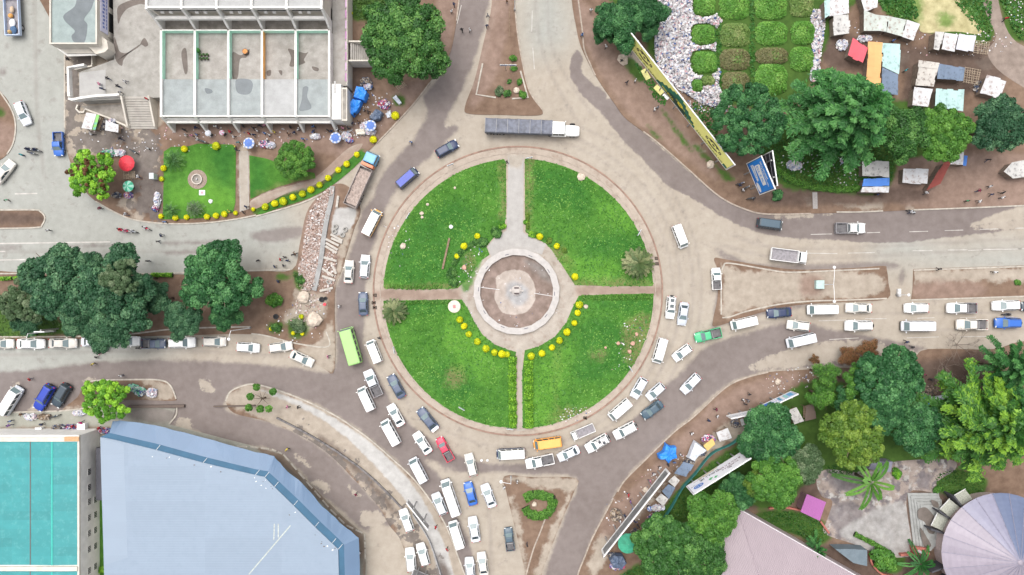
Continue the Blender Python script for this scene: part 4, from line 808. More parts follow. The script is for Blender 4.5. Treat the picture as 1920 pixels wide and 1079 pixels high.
for x in (-71.6,-66.55): offp(MB().add([(x + s * .15, y, z) for s in (-1,1) for y, z in ((35.1,.1),(35.1,3.1),(30.0,.95),(29.6,.1))],[(3,2,1,0),(4,5,6,7),(0,1,5,4),(1,2,6,5),(2,3,7,6),(3,0,4,7)]).obj('stair_wall', CREAMW))
for nm, pts in (('parapet', [(149,194),(156,196),(170,193),(200,189),(238,187),(242,186)]),('parapet', [(150,190),(148,137),(178,132)])):
 q = strip(nm, pts, .4,1.0,2.3, WHITEW, smooth=False, kind=None); offp(q)
offp(strip('retaining_wall', [(149,198),(146,206),(152,212),(160,212),(163,206),(205,222),(236,236),(242,240),(246,236),(240,190)],.3,.5,.1, CREAMW, kind=None, smooth=False))
surf('sunken_yard', [(152,200),(240,196),(243,236),(204,221),(164,208)],.165, MOULD, smooth=False)
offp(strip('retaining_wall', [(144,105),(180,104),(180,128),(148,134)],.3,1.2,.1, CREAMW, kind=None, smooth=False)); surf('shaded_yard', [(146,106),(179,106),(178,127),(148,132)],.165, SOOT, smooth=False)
# --- teal roofed building, south-west
tb = empty('teal_roofed_hall', (-88,-42,0), label="long white walled hall with turquoise sheet roof, left of the blue roof", cat='building')
def offt(o): o.location = -tb.location; o.parent = tb; return o
XR = -77.2
TEAL = corrugated('turquoise_roof_sheet', (0.036,.245,.255),.22, R(90),.17,((.09,.33,.33),.5),.5,0,1.6, ribs=.35)
offt(MB().box((-99,-43.5,2.9),(43.6,34.2,5.8)).obj('wall', WHITEW))
y0 = W2(0,828,6)[1]; y1 = W2(0,1060,6)[1]; yb = W2(0,1072,6)[1]
rl = W2(56,0,6)[0]; rr = W2(147,0,6)[0]; rd = W2(98,0,6)[0]
for (ya, yb_) in ((y0, y1),(yb, yb - 12)):
 offt(MB().add([(-112, ya, 6.0),(-112, yb_, 6.0),(rl - .03, yb_, 5.9),(rl - .03, ya, 5.9)],[(0,1,2,3)]).obj('roof', TEAL))
 offt(MB().add([(rl + .1, ya, 5.92),(rl + .1, yb_, 5.92),(rd, yb_, 6.05),(rd, ya, 6.05),(rr, yb_, 5.9),(rr, ya, 5.9)],[(0,1,2,3),(3,2,4,5)]).obj('roof', TEAL))
 offt(MB().box((rd, (ya + yb_) / 2,6.08),(.28, abs(ya - yb_),.06)).obj('ridge_cap', plain('turquoise_ridge', (.04,.40,.34),.5,.1))); offt(MB().box((rl + .03,(ya + yb_) / 2,5.93),(.16, abs(ya - yb_),.05)).obj('valley_gutter', plain('brown_gutter', (.12,.10,.09),.6)))
offt(MB().box((XR - .17,-43.5,6.0),(.34,34.3,.42)).box((-95, y0 + .35,6.0),(35.2,.7,.42)).box((-95,(y1 + yb) / 2,6.0),(35.2,.75,.42)).obj('parapet', CREAMW))
offt(MB().box((XR - 1.3, y0 + .5,6.25),(2.6,.8,.16)).obj('parapet_capping', plain('tan_tile_capping', (.5,.30,.16),.8)))
for k, (py, pz) in enumerate([(885,167),(914,167),(941,167),(971,167),(1000,167),(1030,167),(1070,167),(937,178.5),(965,178.5),(994,178.5),(1024,178.5),(1062,178.5)]):
 z = CH * (1 - 77.2 / ((960 - pz) * .1)); y = (539.5 - py) * .1 * (CH - z) / CH
 w_ = offt(MB().box((XR + .02, y, z),(.06,1.25,1.0)).obj('window', WHITEW)); m = MB().box((XR + .06, y, z),(.02,1.05,.8)).obj('pane', DARKW, w_)
 MB().box((XR + .075, y, z),(.02,.05,.8)).box((XR + .075, y + .3, z),(.02,.05,.8)).box((XR + .075, y - .3, z),(.02,.05,.8)).obj('glazing_bar', WHITEW, w_)
offt(strip('pipe', [(187,1036),(160,1052)],.1,.1,3, BLACKP, kind=None))
og = tag(MB().box((0,0,1.4),(1.3,9.6,2.8)).obj('lean_to_shed', corrugated('dark_sheet_roof', (.06,.06,.075),.2,0,.3), loc=(-75.6,-34.2,0.1)), "narrow dark sheet roofed shed in the gap beside the white wall", 'shed')
surf('alley_grass', [(184,930),(200,930),(200,1120),(180,1120)],.15, lawn_mat, smooth=False)
# --- big blue-grey roof
bb = empty('blue_roofed_hall', (-50,-40,0), label="huge pale blue sheet roof with deep blue gutter and sloping eave", cat='building')
def offb(o): o.location = -bb.location; o.parent = bb; return o
BLUE = corrugated('pale_blue_roof_sheet', (.232,.29,.365),.30, R(90),.05,((.21,.27,.34),.45),.45,0,3.2, ribs=.25); EAVE = corrugated('blue_eave_sheet', (.125,.195,.30),.3, R(40),.05, None, .45,0,2.2, ribs=.25); GUT = plain('deep_blue_gutter', (.030,.105,.185),.55,.12,.6)
outer = [(212,790),(228,787),(292,797),(380,822),(478,848),(514,856),(534,880),(566,908),(604,950),(646,986),(673,1008),(676,1140)]
g1 = [(205,812),(214,814),(292,832),(380,856),(478,880),(502,884),(524,904),(560,938),(600,978),(634,1010),(645,1022),(648,1140)]
g2 = [(188,820),(214,825),(292,844),(380,868),(478,891),(496,895),(514,913),(550,948),(590,988),(622,1019),(634,1030),(637,1140)]
zo, za, zg, zi = 4.3,5.5,5.42,5.6
ring = lambda pts, z: [W(x, y, z) for x, y in pts]
def band(nm, A, B, mat):
 n = len(A); m = MB(); m.add(list(A) + list(B),[(i, i + 1, n + i + 1, n + i) for i in range(n - 1)]); return offb(m.obj(nm, mat))
ou = ring(outer, zo)
for v in ou: v.x += random.uniform(-.14,.14); v.y += random.uniform(-.16,.16)
dense = lambda L_, n=5: [L_[i].lerp(L_[i + 1], k / n) for i in range(len(L_) - 1) for k in range(n)] + [L_[-1]]
od = dense(ou); gd = dense(ring(g1, za))
for i, v in enumerate(od): v.z += .06 * math.sin(i * 1.3); v.xy += Vector((random.uniform(-.07,.07), random.uniform(-.07,.07)))
band('eave', od, gd, EAVE)
gi = ring(g1, za); gi2 = [Vector((v.x, v.y, zg)) for v in gi]; gj = ring(g2, zi); gj2 = [Vector((v.x, v.y, zg)) for v in gj]
band('gutter', gi, gi2, GUT); band('gutter_floor', gi2, gj2, GUT); band('gutter_side', gj2, gj, plain('pale_fascia', (.28,.34,.42),.6))
main = [W(197,1140, zi), W(190,900, zi)] + gj + []
cen = W(197,1140, zi)
offb(MB().add(main, [tuple(range(len(main)))[::-1]]).obj('roof', BLUE))
offb(MB().prism([(v.x, v.y) for v in [W(200,1140, zi), W(193,830, zi)] + [W(x - 14, y + 14,3) for x, y in g2[2:]]],.1, zo - .2).obj('wall', WHITEW))
offb(MB().prism(polyW([(188,822),(232,834),(239,1046),(196,1060)], zi + .012), zi + .004, zi + .012).obj('roof_strip', corrugated('lighter_blue_sheet', (.252,.31,.385),.3, R(90),.03, None, .45,0,3, ribs=.18)))
for p, q in (((563,966),(488,1054)),((534,963),(533,992)),((541,963),(541,988))):
 offb(strip('sealant_streak', [p, q],.2,.01, zi + .02, plain('pale_sealant', (.42,.45,.42),.8,.3,3), kind=None))
for k in range(24): 
 i = random.randrange(2,10); v = gj[i].lerp(gj[i + 1], random.random()); offb(MB().box((v.x - random.uniform(.1,1.4), v.y - random.uniform(.1,1.2), zi + .015),(random.uniform(.08,.3), random.uniform(.08,.25),.02), random.random()).obj('roof_debris', SOOT if k % 2 else WSTEEL))
for i in range(2,11): v = gj[i]; offb(MB().box((v.x + .35, v.y + .35, za + .02),(1.3,.06,.05), R(50)).obj('gutter_bracket', WSTEEL))
# --- pink tent roofed hall south-east
pk = empty('pink_roofed_hall', (55,-55,0), label="large pale pink hipped sheet roof at the bottom edge", cat='building')
PINK = corrugated('pale_pink_roof_sheet', (.30,.245,.268),.35, R(28),.06, None, .5,0,2.6)
z0 = 5.0
A, B_, C_ = W(1383,953, z0), W(1290,1125, z0), W(1720,1145, z0); D_ = W(1440,1135,7.0); E_ = W(1560,1200,7.0); B2_ = W(1300,1240, z0); 
m = MB().add([v - pk.location for v in (A, B_, C_, D_, E_, B2_)],[(0,1,3),(0,3,4,2),(1,5,4,3)]); m.obj('roof', PINK, pk)
m = MB(); 
for p, q in ((A, D_),(D_, E_)): m.tube(p - pk.location + Vector((0,0,.03)), q - pk.location + Vector((0,0,.03)),.09, n=6)
m.obj('hip_cap', plain('pink_hip_cap', (.33,.27,.30),.6), pk); m = MB().prism([(v.x, v.y) for v in (A + (C_ - A) * .02, B_, B2_, C_)],.1,4.8); o = m.obj('wall', plain('pale_pink_wall', (.5,.42,.42),.85)); o.location = -pk.location; o.parent = pk
m = MB()
for p, q in ((A, C_),(A, B_)): m.tube(p - pk.location, q - pk.location, .1, n=6)
m.obj('eave_trim', plain('white_eave_trim', (.62,.58,.60),.6), pk)
# --- segmented cone roof
cb = empty('round_hall', (88.5,-47.9,0), label="round hall with pale lilac segmented conical roof in the bottom right corner", cat='building')
CONE = [plain('lilac_cone_sheet_%d' % i, c, .42,.07,.7) for i, c in enumerate(((.275,.245,.295),(.305,.27,.32),(.235,.23,.31),(.12,.15,.24)))]
cn = 22; ap = Vector((0,0,9.2)); m = MB()
for k in range(cn):
 a0, a1 = 2 * math.pi * k / cn, 2 * math.pi * (k + 1) / cn; am = R(95)
 da = abs((math.degrees((a0 + a1) / 2) - 78 + 180) % 360 - 180); mi = 3 if da < 24 else 2 if da < 50 else k % 2  # bluer panels on one side: sky reflection painted into the sheet colour
 rings = []
 for j in range(25):
  t = j / 24; r_ = 10.7 * (1 - t) + .25 * t; z = 4.3 + 4.9 * t + (.035 if j % 2 else 0) - .35 * (t * (1 - t))
  rings.append([(r_ * math.cos(a0), r_ * math.sin(a0), z),(r_ * math.cos((a0 + a1) / 2), r_ * math.sin((a0 + a1) / 2), z + .03),(r_ * math.cos(a1), r_ * math.sin(a1), z)])
 m.loft(rings, mi, (False, False), False)
m.obj('roof', CONE, cb)
m = MB()
for k in range(cn): a = 2 * math.pi * k / cn; m.path([((10.75 * (1 - t) + .25 * t) * math.cos(a),(10.75 * (1 - t) + .25 * t) * math.sin(a),4.34 + 4.9 * t - .35 * t * (1 - t)) for t in (0,.25,.5,.75,1)],[.05] * 5,5)
m.obj('roof_rib', plain('grey_lilac_rib', (.25,.24,.31),.5), cb); MB().ball((0,0,9.15),.5,12,6, sz=.5).obj('finial', CONE[1], cb); MB().tube((0,0,.1),(0,0,4.35),9.6,9.6,44).obj('wall', plain('pink_round_wall', (.45,.36,.34),.85), cb)
for a in (128,146,163,200,216): a = R(a); MB().box((10.6 * math.cos(a),10.6 * math.sin(a),1.6),(3.6,.28,3.0), a).obj('buttress', plain('dark_buttress', (.06,.06,.07),.8), cb)
for a in (120,137,154): a = R(a); MB().box((10.5 * math.cos(a),10.5 * math.sin(a),1.9),(1.9,2.6,.1), a, tilt=Matrix.Rotation(.4,3, 'Y')).obj('window', plain('frosted_louvre', (.30,.31,.26),.5,.4,6), cb); MB().box((11.5 * math.cos(a),11.5 * math.sin(a),1.62),(.1,2.7,.14), a).obj('window_sill', WSTEEL, cb)
wh = empty('white_roofed_annexe', (97.5,-59,0), label="white sheet roof corner just visible below the round hall", cat='building')
MB().tube((0,0,.1),(0,0,9.2),4.2,4.2,30).obj('wall', WHITEW, wh); MB().tube((0,0,9.2),(0,0,10.6),5.0,.3,30).obj('roof', plain('white_sheet_roof', (.6,.58,.62),.5), wh)
# --- small magenta roofed kiosk, grey slab roof, steps
kq = empty('garden_kiosk', (0,0,0), label="small kiosk with magenta pitched roof in the south-east garden", cat='kiosk')
MAG = corrugated('magenta_roof_sheet', (.33,.10,.30),.3, R(-25),.08, None, .5,0,2)
q = [W(1513,927,3.2), W(1549,942,3.2), W(1537,977,3.2), W(1501,960,3.2)]; c = sum(q, Vector()) / 4; kq.location = (c.x, c.y, .13)
m = MB(); q = [v - kq.location for v in q]; h1 = (q[0] + q[3]) / 2 + Vector((0,0,0)); m.add([q[0], q[1], q[2], q[3]] + [v - Vector((0,0,.12)) for v in q],[(3,2,1,0),(4,5,6,7),(0,1,5,4),(1,2,6,5),(2,3,7,6),(3,0,4,7)]); m.obj('roof', MAG, kq)
m = MB().prism([((v * .82).x, (v * .82).y) for v in q],0,2.9); m.obj('wall', plain('dark_pink_wall', (.22,.13,.14),.9), kq)
gs = tag(MB().prism(polyW([(1566,1030),(1602,1030),(1626,1032),(1626,1062),(1600,1056)],2.6),0.1,2.6).obj('slab_roofed_store', layered('blue_grey_slab', ((.12,.16,.19),(.17,.21,.24)),[])), "low store with blue grey slab roof beside the pink roof", 'store')
gs2 = tag(MB().prism(polyW([(1636,866),(1674,866),(1670,886),(1628,880)],2.6),.1,2.6).obj('slab_roofed_shelter', layered('lilac_grey_slab', ((.17,.17,.22),(.22,.22,.27)),[])), "small lilac grey roofed shelter behind the palm", 'shelter')
sm = MB()
for k in range(5): sm.prism(polyW([(1700 + k * 5,924 + k * 5),(1758,924 + k * 5),(1760,934),(1760,950),(1768,1000),(1740,1030),(1712 + k * 5,1030)]),.13,.30 + .15 * k)
o = sm.obj('garden_steps', layered('grey_step_concrete', ((.24,.25,.245),(.31,.32,.315)),[], mottle=.5)); tag(o, "pale grey stepped terrace left of the round hall", 'steps')
for pts in ([(1746,938),(1758,942),(1760,952),(1750,950)],[(1722,956),(1736,952),(1750,966),(1756,976),(1752,1000),(1740,998),(1734,980),(1722,972)],[(1726,990),(1738,1008),(1746,1024),(1734,1026),(1728,1010)]): tag(blot(None, 'moss_patch', pts, .915, SOOT), kind='stuff', label="dark moss patch on the grey stepped terrace")
tg = layered('crazy_paving', ((.24,.20,.178),(.32,.275,.25)),[('#-0.10', (.095,.085,.095),(.15,.135,.145),.12,1.3,.42,.85),('#-0.20', (.33,.325,.31),(.42,.415,.40),.10,1.3,.6,.8),('damp', (.13,.115,.125),(.19,.175,.18),.4,1.3,.5,.8),('slab', (.26,.255,.25),(.33,.325,.32),.5,.8,.5,.9)], rough=.85, mottle=.55)
surf('garden_paving', [(1548,880),(1600,885),(1640,880),(1680,865),(1780,862),(1790,880),(1755,905),(1760,925),(1700,926),(1710,1030),(1690,1045),(1650,1040),(1600,1020),(1545,1000),(1550,975),(1560,940),(1540,930),(1530,900)],.15, tg, {'damp': [[(1555,950),(1610,945),(1620,1000),(1570,1000)],[(1560,890),(1620,890),(1600,920),(1560,915)],[(1720,890),(1745,890),(1740,915),(1720,915)],[(1630,950),(1660,970),(1650,1000),(1640,990)]], 'slab': [[(1580,990),(1690,940),(1705,1030),(1660,1040),(1600,1020)]]}, res=.45)
pkw = plain('terracotta_wall', (.38,.13,.10),.85)
def wall(ln, wd, h, mat, label, smooth=True, nm='garden_wall', cat='wall'): return tag(strip(nm, ln, wd, h, .1, mat, smooth=smooth, kind=None), label, cat)
wall([(1440,952),(1470,950),(1500,956)],.3,.6, pkw, "low terracotta wall left of the magenta kiosk"); wall([(1536,976),(1546,990),(1552,998)],.3,.6, pkw, "short curved terracotta wall right of the magenta kiosk"); wall([(1628,1035),(1632,1055),(1650,1074),(1672,1078)],.3,.6, pkw, "curved terracotta wall round the bottom garden bed")
wall([(1684,1038),(1714,1036)],.4,.8, pkw, "short straight terracotta wall beside the terracotta block"); o = MB().prism(polyW([(1711,1026),(1740,1028),(1744,1040),(1714,1040)],1.2),.1,1.2).obj('lamp_plinth', pkw); tag(o, "square terracotta plinth at the foot of the stepped terrace", 'plinth')
o = MB().tube((0,0,0),(0,0,.5),.3,.22,12).ball((0,0,.62),.22,10,6).obj('globe_lamp', WSTEEL, loc=W(1723,1034,1.2)); tag(o, "white globe lamp on the square terracotta plinth", 'lamp')
# ---------------------------------------------------------------- fountain
ft = empty('fountain', (*W2(968.5,547),.14), label="dry round fountain basin with white rim at the centre of the roundabout", cat='fountain')
n = 20; m = MB(); ri = [(8.05,0),(8.05,.62),(6.85,.62),(6.85,.05)]
m.loft([[(r_ * math.cos(2 * math.pi * k / n + .1), r_ * math.sin(2 * math.pi * k / n + .1), z) for k in range(n)] for r_, z in ri],0,(False, False)); m.obj('rim', plain('white_basin_rim', (.44,.415,.395),.8,.12,1.2), ft)
m = MB()
for k in range(n):
 if k % 2: a = 2 * math.pi * (k + .5) / n + .1; m.box((7.1 * math.cos(a),7.1 * math.sin(a),.625),(.12,.75,.02), a)
m.obj('rim_slot', plain('dark_slot', (.10,.10,.13),.7), ft)
fm = layered('basin_floor', ((.165,.125,.105),(.26,.20,.175)),[('pale', (.36,.315,.28),(.42,.37,.335),.12,.35,.8,.97),('core', (.28,.29,.305),(.33,.34,.355),.6,.7,.5,.8),('silt', (.20,.19,.18),(.25,.24,.235),.8,.8,.6,.7)], rough=.85, mottle=.5)
sb = surf('basin_floor', circ(968.5,547,70,60),0.20, fm, {'pale': [[(930,522),(955,507),(985,510),(998,525),(1004,548),(1000,570),(982,588),(945,588),(932,570),(926,555),(932,540)]], 'core': [[(955,530),(980,532),(990,555),(975,575),(955,565),(948,548)]], 'silt': [[(985,490),(1020,500),(1035,530),(1015,520)]]}, res=.35, smooth=False, kind='thing')
sb.parent = ft; sb.location = -ft.location; del sb['kind']
m = MB(); m.loft([[(r_ * math.cos(2 * math.pi * k / 20), r_ * math.sin(2 * math.pi * k / 20), z) for k in range(20)] for r_, z in ((1.0,.06),(.95,.3),(.62,.35),(.55,.9),(.62,1.0),(.42,1.04))]); m.obj('pedestal', plain('pale_pedestal', (.45,.415,.39),.7), ft, loc=(0,.15,0))
m = MB()
for a in (90,270): m.box((.52 * math.cos(R(a)),.15 + .52 * math.sin(R(a)),1.05),(.26,.85,.10), R(a))
m.obj('nozzle_slot', plain('dark_slot2', (.07,.05,.05),.8), ft)
m = MB()
for s in (-1,1): m.box((s * .85,.15,.6),(.9,.34,.12))
m.obj('spout', plain('pale_pedestal', (.45,.415,.39),.7), ft); m = MB().tube((-6.8,.8,.09),(-3.2,.35,.09),.05, n=6).tube((3.3,-.3,.09),(6.8,-.9,.09),.05, n=6); m.obj('water_pipe', WSTEEL, ft)
# small stone disc marker and garden fountain ring
o = MB().tube((0,0,0),(0,0,.25),1.2,1.15,28).box((0,0,.26),(.55,.6,.04),.1,1).obj('marker_disc', [plain('pale_disc_stone', (.60,.54,.47),.8), plain('pink_plaque', (.45,.2,.2),.7)], loc=(*W2(852,575),.17)); tag(o, "pale round stone disc with a pink plaque at the west path corner", 'marker')
fr = empty('garden_fountain', (*W2(371,337),.13), label="small round dry fountain in the north-west garden lawn", cat='fountain')
MB().tube((0,0,0),(0,0,.10),1.85,1.8,28).obj('apron', plain('gravel_apron', (.27,.21,.17),.95,.3,4), fr); m = MB().loft([[(r_ * math.cos(2 * math.pi * k / 24), r_ * math.sin(2 * math.pi * k / 24), z) for k in range(24)] for r_, z in ((1.0,.05),(1.0,.4),(.82,.4),(.82,.1))],0,(False, False)); m.obj('rim', plain('pale_rim', (.5,.45,.4),.8), fr); MB().disc((0,0,.125),.83,24).obj('basin_floor', MOULD, fr); MB().tube((0,0,.09),(0,0,.5),.2,.14,10).obj('nozzle', STEEL, fr)
# gardens of the north-west
surf('garden_lawn', [(308,285),(322,276),(350,276),(372,270),(438,272),(443,280),(442,380),(438,398),(410,406),(370,410),(306,412),(307,370),(308,330)],.19, lawn_mat, {'lush': [[(400,280),(438,280),(430,350),(405,340)]], 'dry': [], 'lime': [[(330,350),(430,355),(430,395),(330,395)]]}, res=.5, skirt=.06, smooth=False)
surf('garden_lawn', [(468,292),(500,298),(560,320),(590,325),(592,335),(560,340),(520,352),(490,364),(470,374)],.19, lawn_mat, {'lush': [[(470,295),(500,300),(500,360),(470,370)]], 'dry': [[(470,370),(560,335),(590,332),(500,362)]]}, res=.5, skirt=.06, smooth=False)
surf('shrub_bed', [(486,398),(520,374),(580,360),(610,345),(640,318),(668,288),(682,286),(684,294),(656,322),(620,350),(580,372),(530,388),(492,402)],.17, lawn_mat, {'lush': [[(486,398),(580,360),(668,288),(682,290),(620,350),(530,388)]]}, res=.4, skirt=.04)
surf('garden_path', [(449,284),(466,284),(468,392),(450,398)],.165, path_mat, {'dirt': [[(449,284),(466,284),(468,392),(450,398)]]}, smooth=False)
surf('curved_garden_path', [(470,378),(500,362),(545,348),(590,334),(640,290),(660,275),(680,270),(670,286),(640,312),(600,343),(540,362),(490,388),(474,392)],.16, isl_mat, {'dirt': [[(470,385),(640,290),(680,270),(640,316),(480,396)]], 'worn': [[(485,380),(560,348),(540,360)]]}, res=.4)
# concrete drain wall with concrete posts lying beside it at the road works
wall([(624,350),(622,375),(614,410),(608,445),(603,485),(597,515),(590,545)],.85,.35, plain('grey_drain_concrete', (.29,.29,.285),.85,.2,1), "long curved grey concrete drain wall at the road works", nm='drain_wall')
POST = plain('pale_post_concrete', (.45,.42,.38),.85,.15,2)
plist = [((635,368),(632,390)),((621,440),(643,452)),((622,447),(642,456)),((612,449),(636,461)),((612,456),(634,469)),((611,462),(632,475)),((608,483),(632,490)),((622,493),(631,514)),((605,504),(626,518)),((605,518),(629,526)),((601,546),(625,540))]
plab = ["single pale concrete post standing apart beside the tipper truck", "topmost pale concrete post of the parallel stack", "second pale concrete post from the top of the parallel stack", "middle pale concrete post of the parallel stack", "fourth pale concrete post from the top of the parallel stack", "lowest pale concrete post of the parallel stack", "pale concrete post lying alone below the parallel stack", "steeply tilted pale concrete post at the road edge", "pale concrete post touching a steeply tilted one", "pale concrete post lying just above a concrete ring", "bottom pale concrete post of the road works, by the tyres"]
for i, ((a, b), l_) in enumerate(zip(plist, plab)):
 p, q = W(*a), W(*b); d = q - p; z = .13
 m = MB().box((0,0,.16),(d.length, .42,.30)).box((0,0,.33),(d.length * .98,.12,.04)); o = m.obj('concrete_post', POST, loc=((p.x + q.x) / 2,(p.y + q.y) / 2, z)); o.rotation_euler.z = math.atan2(d.y, d.x); tag(o, l_, 'concrete post', 'concrete posts at the road works')
def ring_at(px, py, r, h, mat, label, cat, nm, z=.13, group=None, t=.55):
 m = MB().loft([[(r_ * math.cos(2 * math.pi * k / 18), r_ * math.sin(2 * math.pi * k / 18), zz) for k in range(18)] for r_, zz in ((r, 0),(r * 1.04, h * .5),(r, h),(r * t, h),(r * t * .95,.02))],0,(False, True)); o = m.obj(nm, mat, loc=(*W2(px, py), z)); return tag(o, label, cat, group)
RINGM = plain('concrete_ring', (.31,.30,.28),.9,.2,2)
for px, py, l_ in ((630,426, "upper left concrete ring of four on the grey slab"),(628,435, "lower left concrete ring of four on the grey slab"),(648,431, "upper right concrete ring of four on the grey slab"),(643,441, "lower right concrete ring of four on the grey slab"),(618,529, "lone concrete ring below the tilted posts")): ring_at(px, py, .48,.35, RINGM, l_, 'concrete ring', 'concrete_ring', group='concrete rings at the road works')
for px, py, l_ in ((604,562, "larger black tyre beside a red bucket at the road works"),(611,560, "smaller black tyre touching a larger tyre at the road works"),(518,594, "black tyre planter on the tree island by the sapling beds")): ring_at(px, py, .5 if px != 611 else .33,.25, RUBBER, l_, 'tyre', 'old_tyre', group='old tyres')
o = MB().tube((0,0,0),(0,0,.4),.22,.3,14).obj('bucket', plain('red_plastic', (.6,.03,.05),.5), loc=(*W2(610,571),.13)); tag(o, "small red bucket beside the tyres at the road works", 'bucket')
# ---------------------------------------------------------------- vegetation
def leaf_mesh(name, C, Nn, size, tone, mats, aspect=1.0, dirv=None, mi=None, core=None):
 n = len(C); Nn = Nn / (np.linalg.norm(Nn, axis=1, keepdims=True) + 1e-9)
 rv = RNG.normal(size=(n, 3)) if dirv is None else dirv
 u = np.cross(Nn, rv); u /= np.linalg.norm(u, axis=1, keepdims=True) + 1e-9; v = np.cross(Nn, u)
 s = (size if hasattr(size, '__len__') else np.full(n, size))[:, None] / 2
 u = u * s; v = v * s * aspect
 co = np.stack([C - u * .45 - v, C + u * .45 - v * .9, C + u - v * .0 + Nn * s * .12, C + u * .3 + v, C - u * .5 + v * .85, C - u + v * .05 - Nn * s * .1],1).reshape(-1,3)
 k = 6
 cv, cf = ([],[]) if core is None else (core.v, core.f)
 me = bpy.data.meshes.new(name); nv = n * k
 nl = nv + sum(len(f) for f in cf); npol = n + len(cf)
 me.vertices.add(nv + len(cv)); me.loops.add(nl); me.polygons.add(npol)
 allco = np.vstack([co, np.array(cv).reshape(-1,3)]) if len(cv) else co
 me.vertices.foreach_set('co', allco.astype(np.float32).ravel())
 lv = np.concatenate([np.arange(nv)] + [np.array(f) + nv for f in cf]).astype(np.int32)
 ls = np.concatenate([np.arange(n) * k, nv + np.cumsum([0] + [len(f) for f in cf])[:-1]]).astype(np.int32)
 me.loops.foreach_set('vertex_index', lv); me.polygons.foreach_set('loop_start', ls)
 for m in mats: me.materials.append(m)
 m_ = np.zeros(npol, np.int32)
 if mi is not None: m_[:n] = mi
 if len(cf): m_[n:] = len(mats) - 1
 me.polygons.foreach_set('material_index', m_)
 a = me.attributes.new('tone', 'FLOAT', 'FACE'); tt = np.zeros(npol, np.float32); tt[:n] = np.clip(tone, 0,1); a.data.foreach_set('value', tt)
 me.update(calc_edges=True); me.validate(); return me
def rdir(n, up=0.0):
 d = RNG.normal(size=(n, 3)); d[:, 2] += up; return d / np.linalg.norm(d, axis=1, keepdims=True)
def clump_leaves(cs, rs, per, lsz, ts, flat=.8, up=.35):
 """leaves on the upper shell of each clump"""
 C, Nr, S, T = [],[],[],[]
 for c, r, t in zip(cs, rs, ts):
  m = int(per * (r / np.mean(rs)) ** 2); d = rdir(m, up); keep = d[:, 2] > -.55; d = d[keep]; m = len(d)
  rr = r * (RNG.uniform(.72,1.05, m)[:, None]); C.append(c + d * rr * np.array([1,1, flat])); Nr.append(d * .8 + RNG.normal(size=(m, 3)) * .45 + np.array([0,0,.35]))
  S.append(lsz * RNG.uniform(.6,1.35, m)); T.append(np.clip(t + RNG.normal(size=m) * .13,0,1))
 return np.vstack(C), np.vstack(Nr), np.concatenate(S), np.concatenate(T)
def crown_points(n, R_=1.0, h=.62, seed=0, cr=(.15,.25), lobes=5, amp=.14, sp=0):
 g = np.random.default_rng(seed); ph = g.uniform(0,6.28,3); out = []; rs = []
 tries = 0
 while len(out) < n and tries < 9000:
  tries += 1
  a = g.uniform(0,2 * np.pi); q = np.sqrt(g.uniform(0,1)); lim = 1 - amp + amp * (np.sin(lobes * a + ph[0]) * .5 + np.sin((lobes - 2) * a + ph[1]) * .5)
  r = g.uniform(*cr); rad = q * (lim - r * .7); z = h * np.sqrt(max(0,1 - (rad / 1.02) ** 2)) * g.uniform(.78,1.05)
  p = np.array([rad * np.cos(a), rad * np.sin(a), z])
  if all(np.linalg.norm(p - o) > (sp * (r + s) if sp else .62 * min(r, s) + .32 * max(r, s)) for o, s in zip(out, rs)): out.append(p); rs.append(r)
 return np.array(out) * R_, np.array(rs) * R_
BARK = plain('tree_bark', (.12,.085,.06),.95,.3,4, bmp=.5)
def trunk_mb(h, r, limbs=6, spread=.6, seed=1):
 g = random.Random(seed); mb = MB(); mb.path([(0,0,0),(.05,.02, h * .35),(0,.06, h * .7),(.04,0, h)],[r * 1.3, r, r * .8, r * .55],9)
 for k in range(limbs):
  a = k * 2.4 + g.uniform(0,.6); l = spread * g.uniform(.7,1.1); z = h * g.uniform(.6,.9)
  mb.path([(0,0, z),(l * .45 * math.cos(a), l * .45 * math.sin(a), z + l * .22),(l * math.cos(a), l * math.sin(a), z + l * .5)],[r * .5, r * .32, r * .12],6)
 return mb
CROWNS = {}
GM = {'broad': leafmat('broadleaf_green', (.017,.064,.013),(.055,.165,.032),(.13,.27,.065)), 'deep': leafmat('deep_green', (.012,.060,.018),(.042,.150,.046),(.10,.25,.085)), 'fern': leafmat('blue_green', (.014,.056,.025),(.048,.135,.060),(.12,.235,.115)),
      'lime': leafmat('lime_green', (.030,.11,.012),(.13,.34,.022),(.26,.50,.04)), 'fresh': leafmat('fresh_green', (.030,.105,.014),(.085,.22,.03),(.13,.28,.045)), 'olive': leafmat('yellow_green', (.040,.098,.012),(.12,.21,.026),(.19,.28,.045)),
      'grey': leafmat('grey_green', (.040,.080,.030),(.10,.16,.075),(.18,.23,.13)), 'gold': leafmat('golden_leaf', (.52,.52,.004),(.80,.76,.010),(.88,.82,.02)), 'gold2': leafmat('greenish_golden_leaf', (.30,.38,.006),(.62,.66,.012),(.78,.76,.02)), 'flower': leafmat('rust_red_flower', (.07,.035,.015),(.15,.065,.03)), 'dry': leafmat('dry_brown_leaf', (.12,.055,.025),(.24,.12,.05)), 'palm': leafmat('palm_frond', (.04,.08,.022),(.125,.165,.06),(.24,.25,.12)), 'conif': leafmat('feathery_green', (.010,.060,.012),(.036,.155,.032),(.09,.25,.06)), 'conlime': leafmat('feathery_lime', (.015,.068,.012),(.055,.17,.022),(.18,.34,.03))}
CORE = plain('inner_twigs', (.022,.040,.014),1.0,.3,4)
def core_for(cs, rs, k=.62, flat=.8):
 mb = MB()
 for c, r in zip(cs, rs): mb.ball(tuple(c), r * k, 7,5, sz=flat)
 return mb
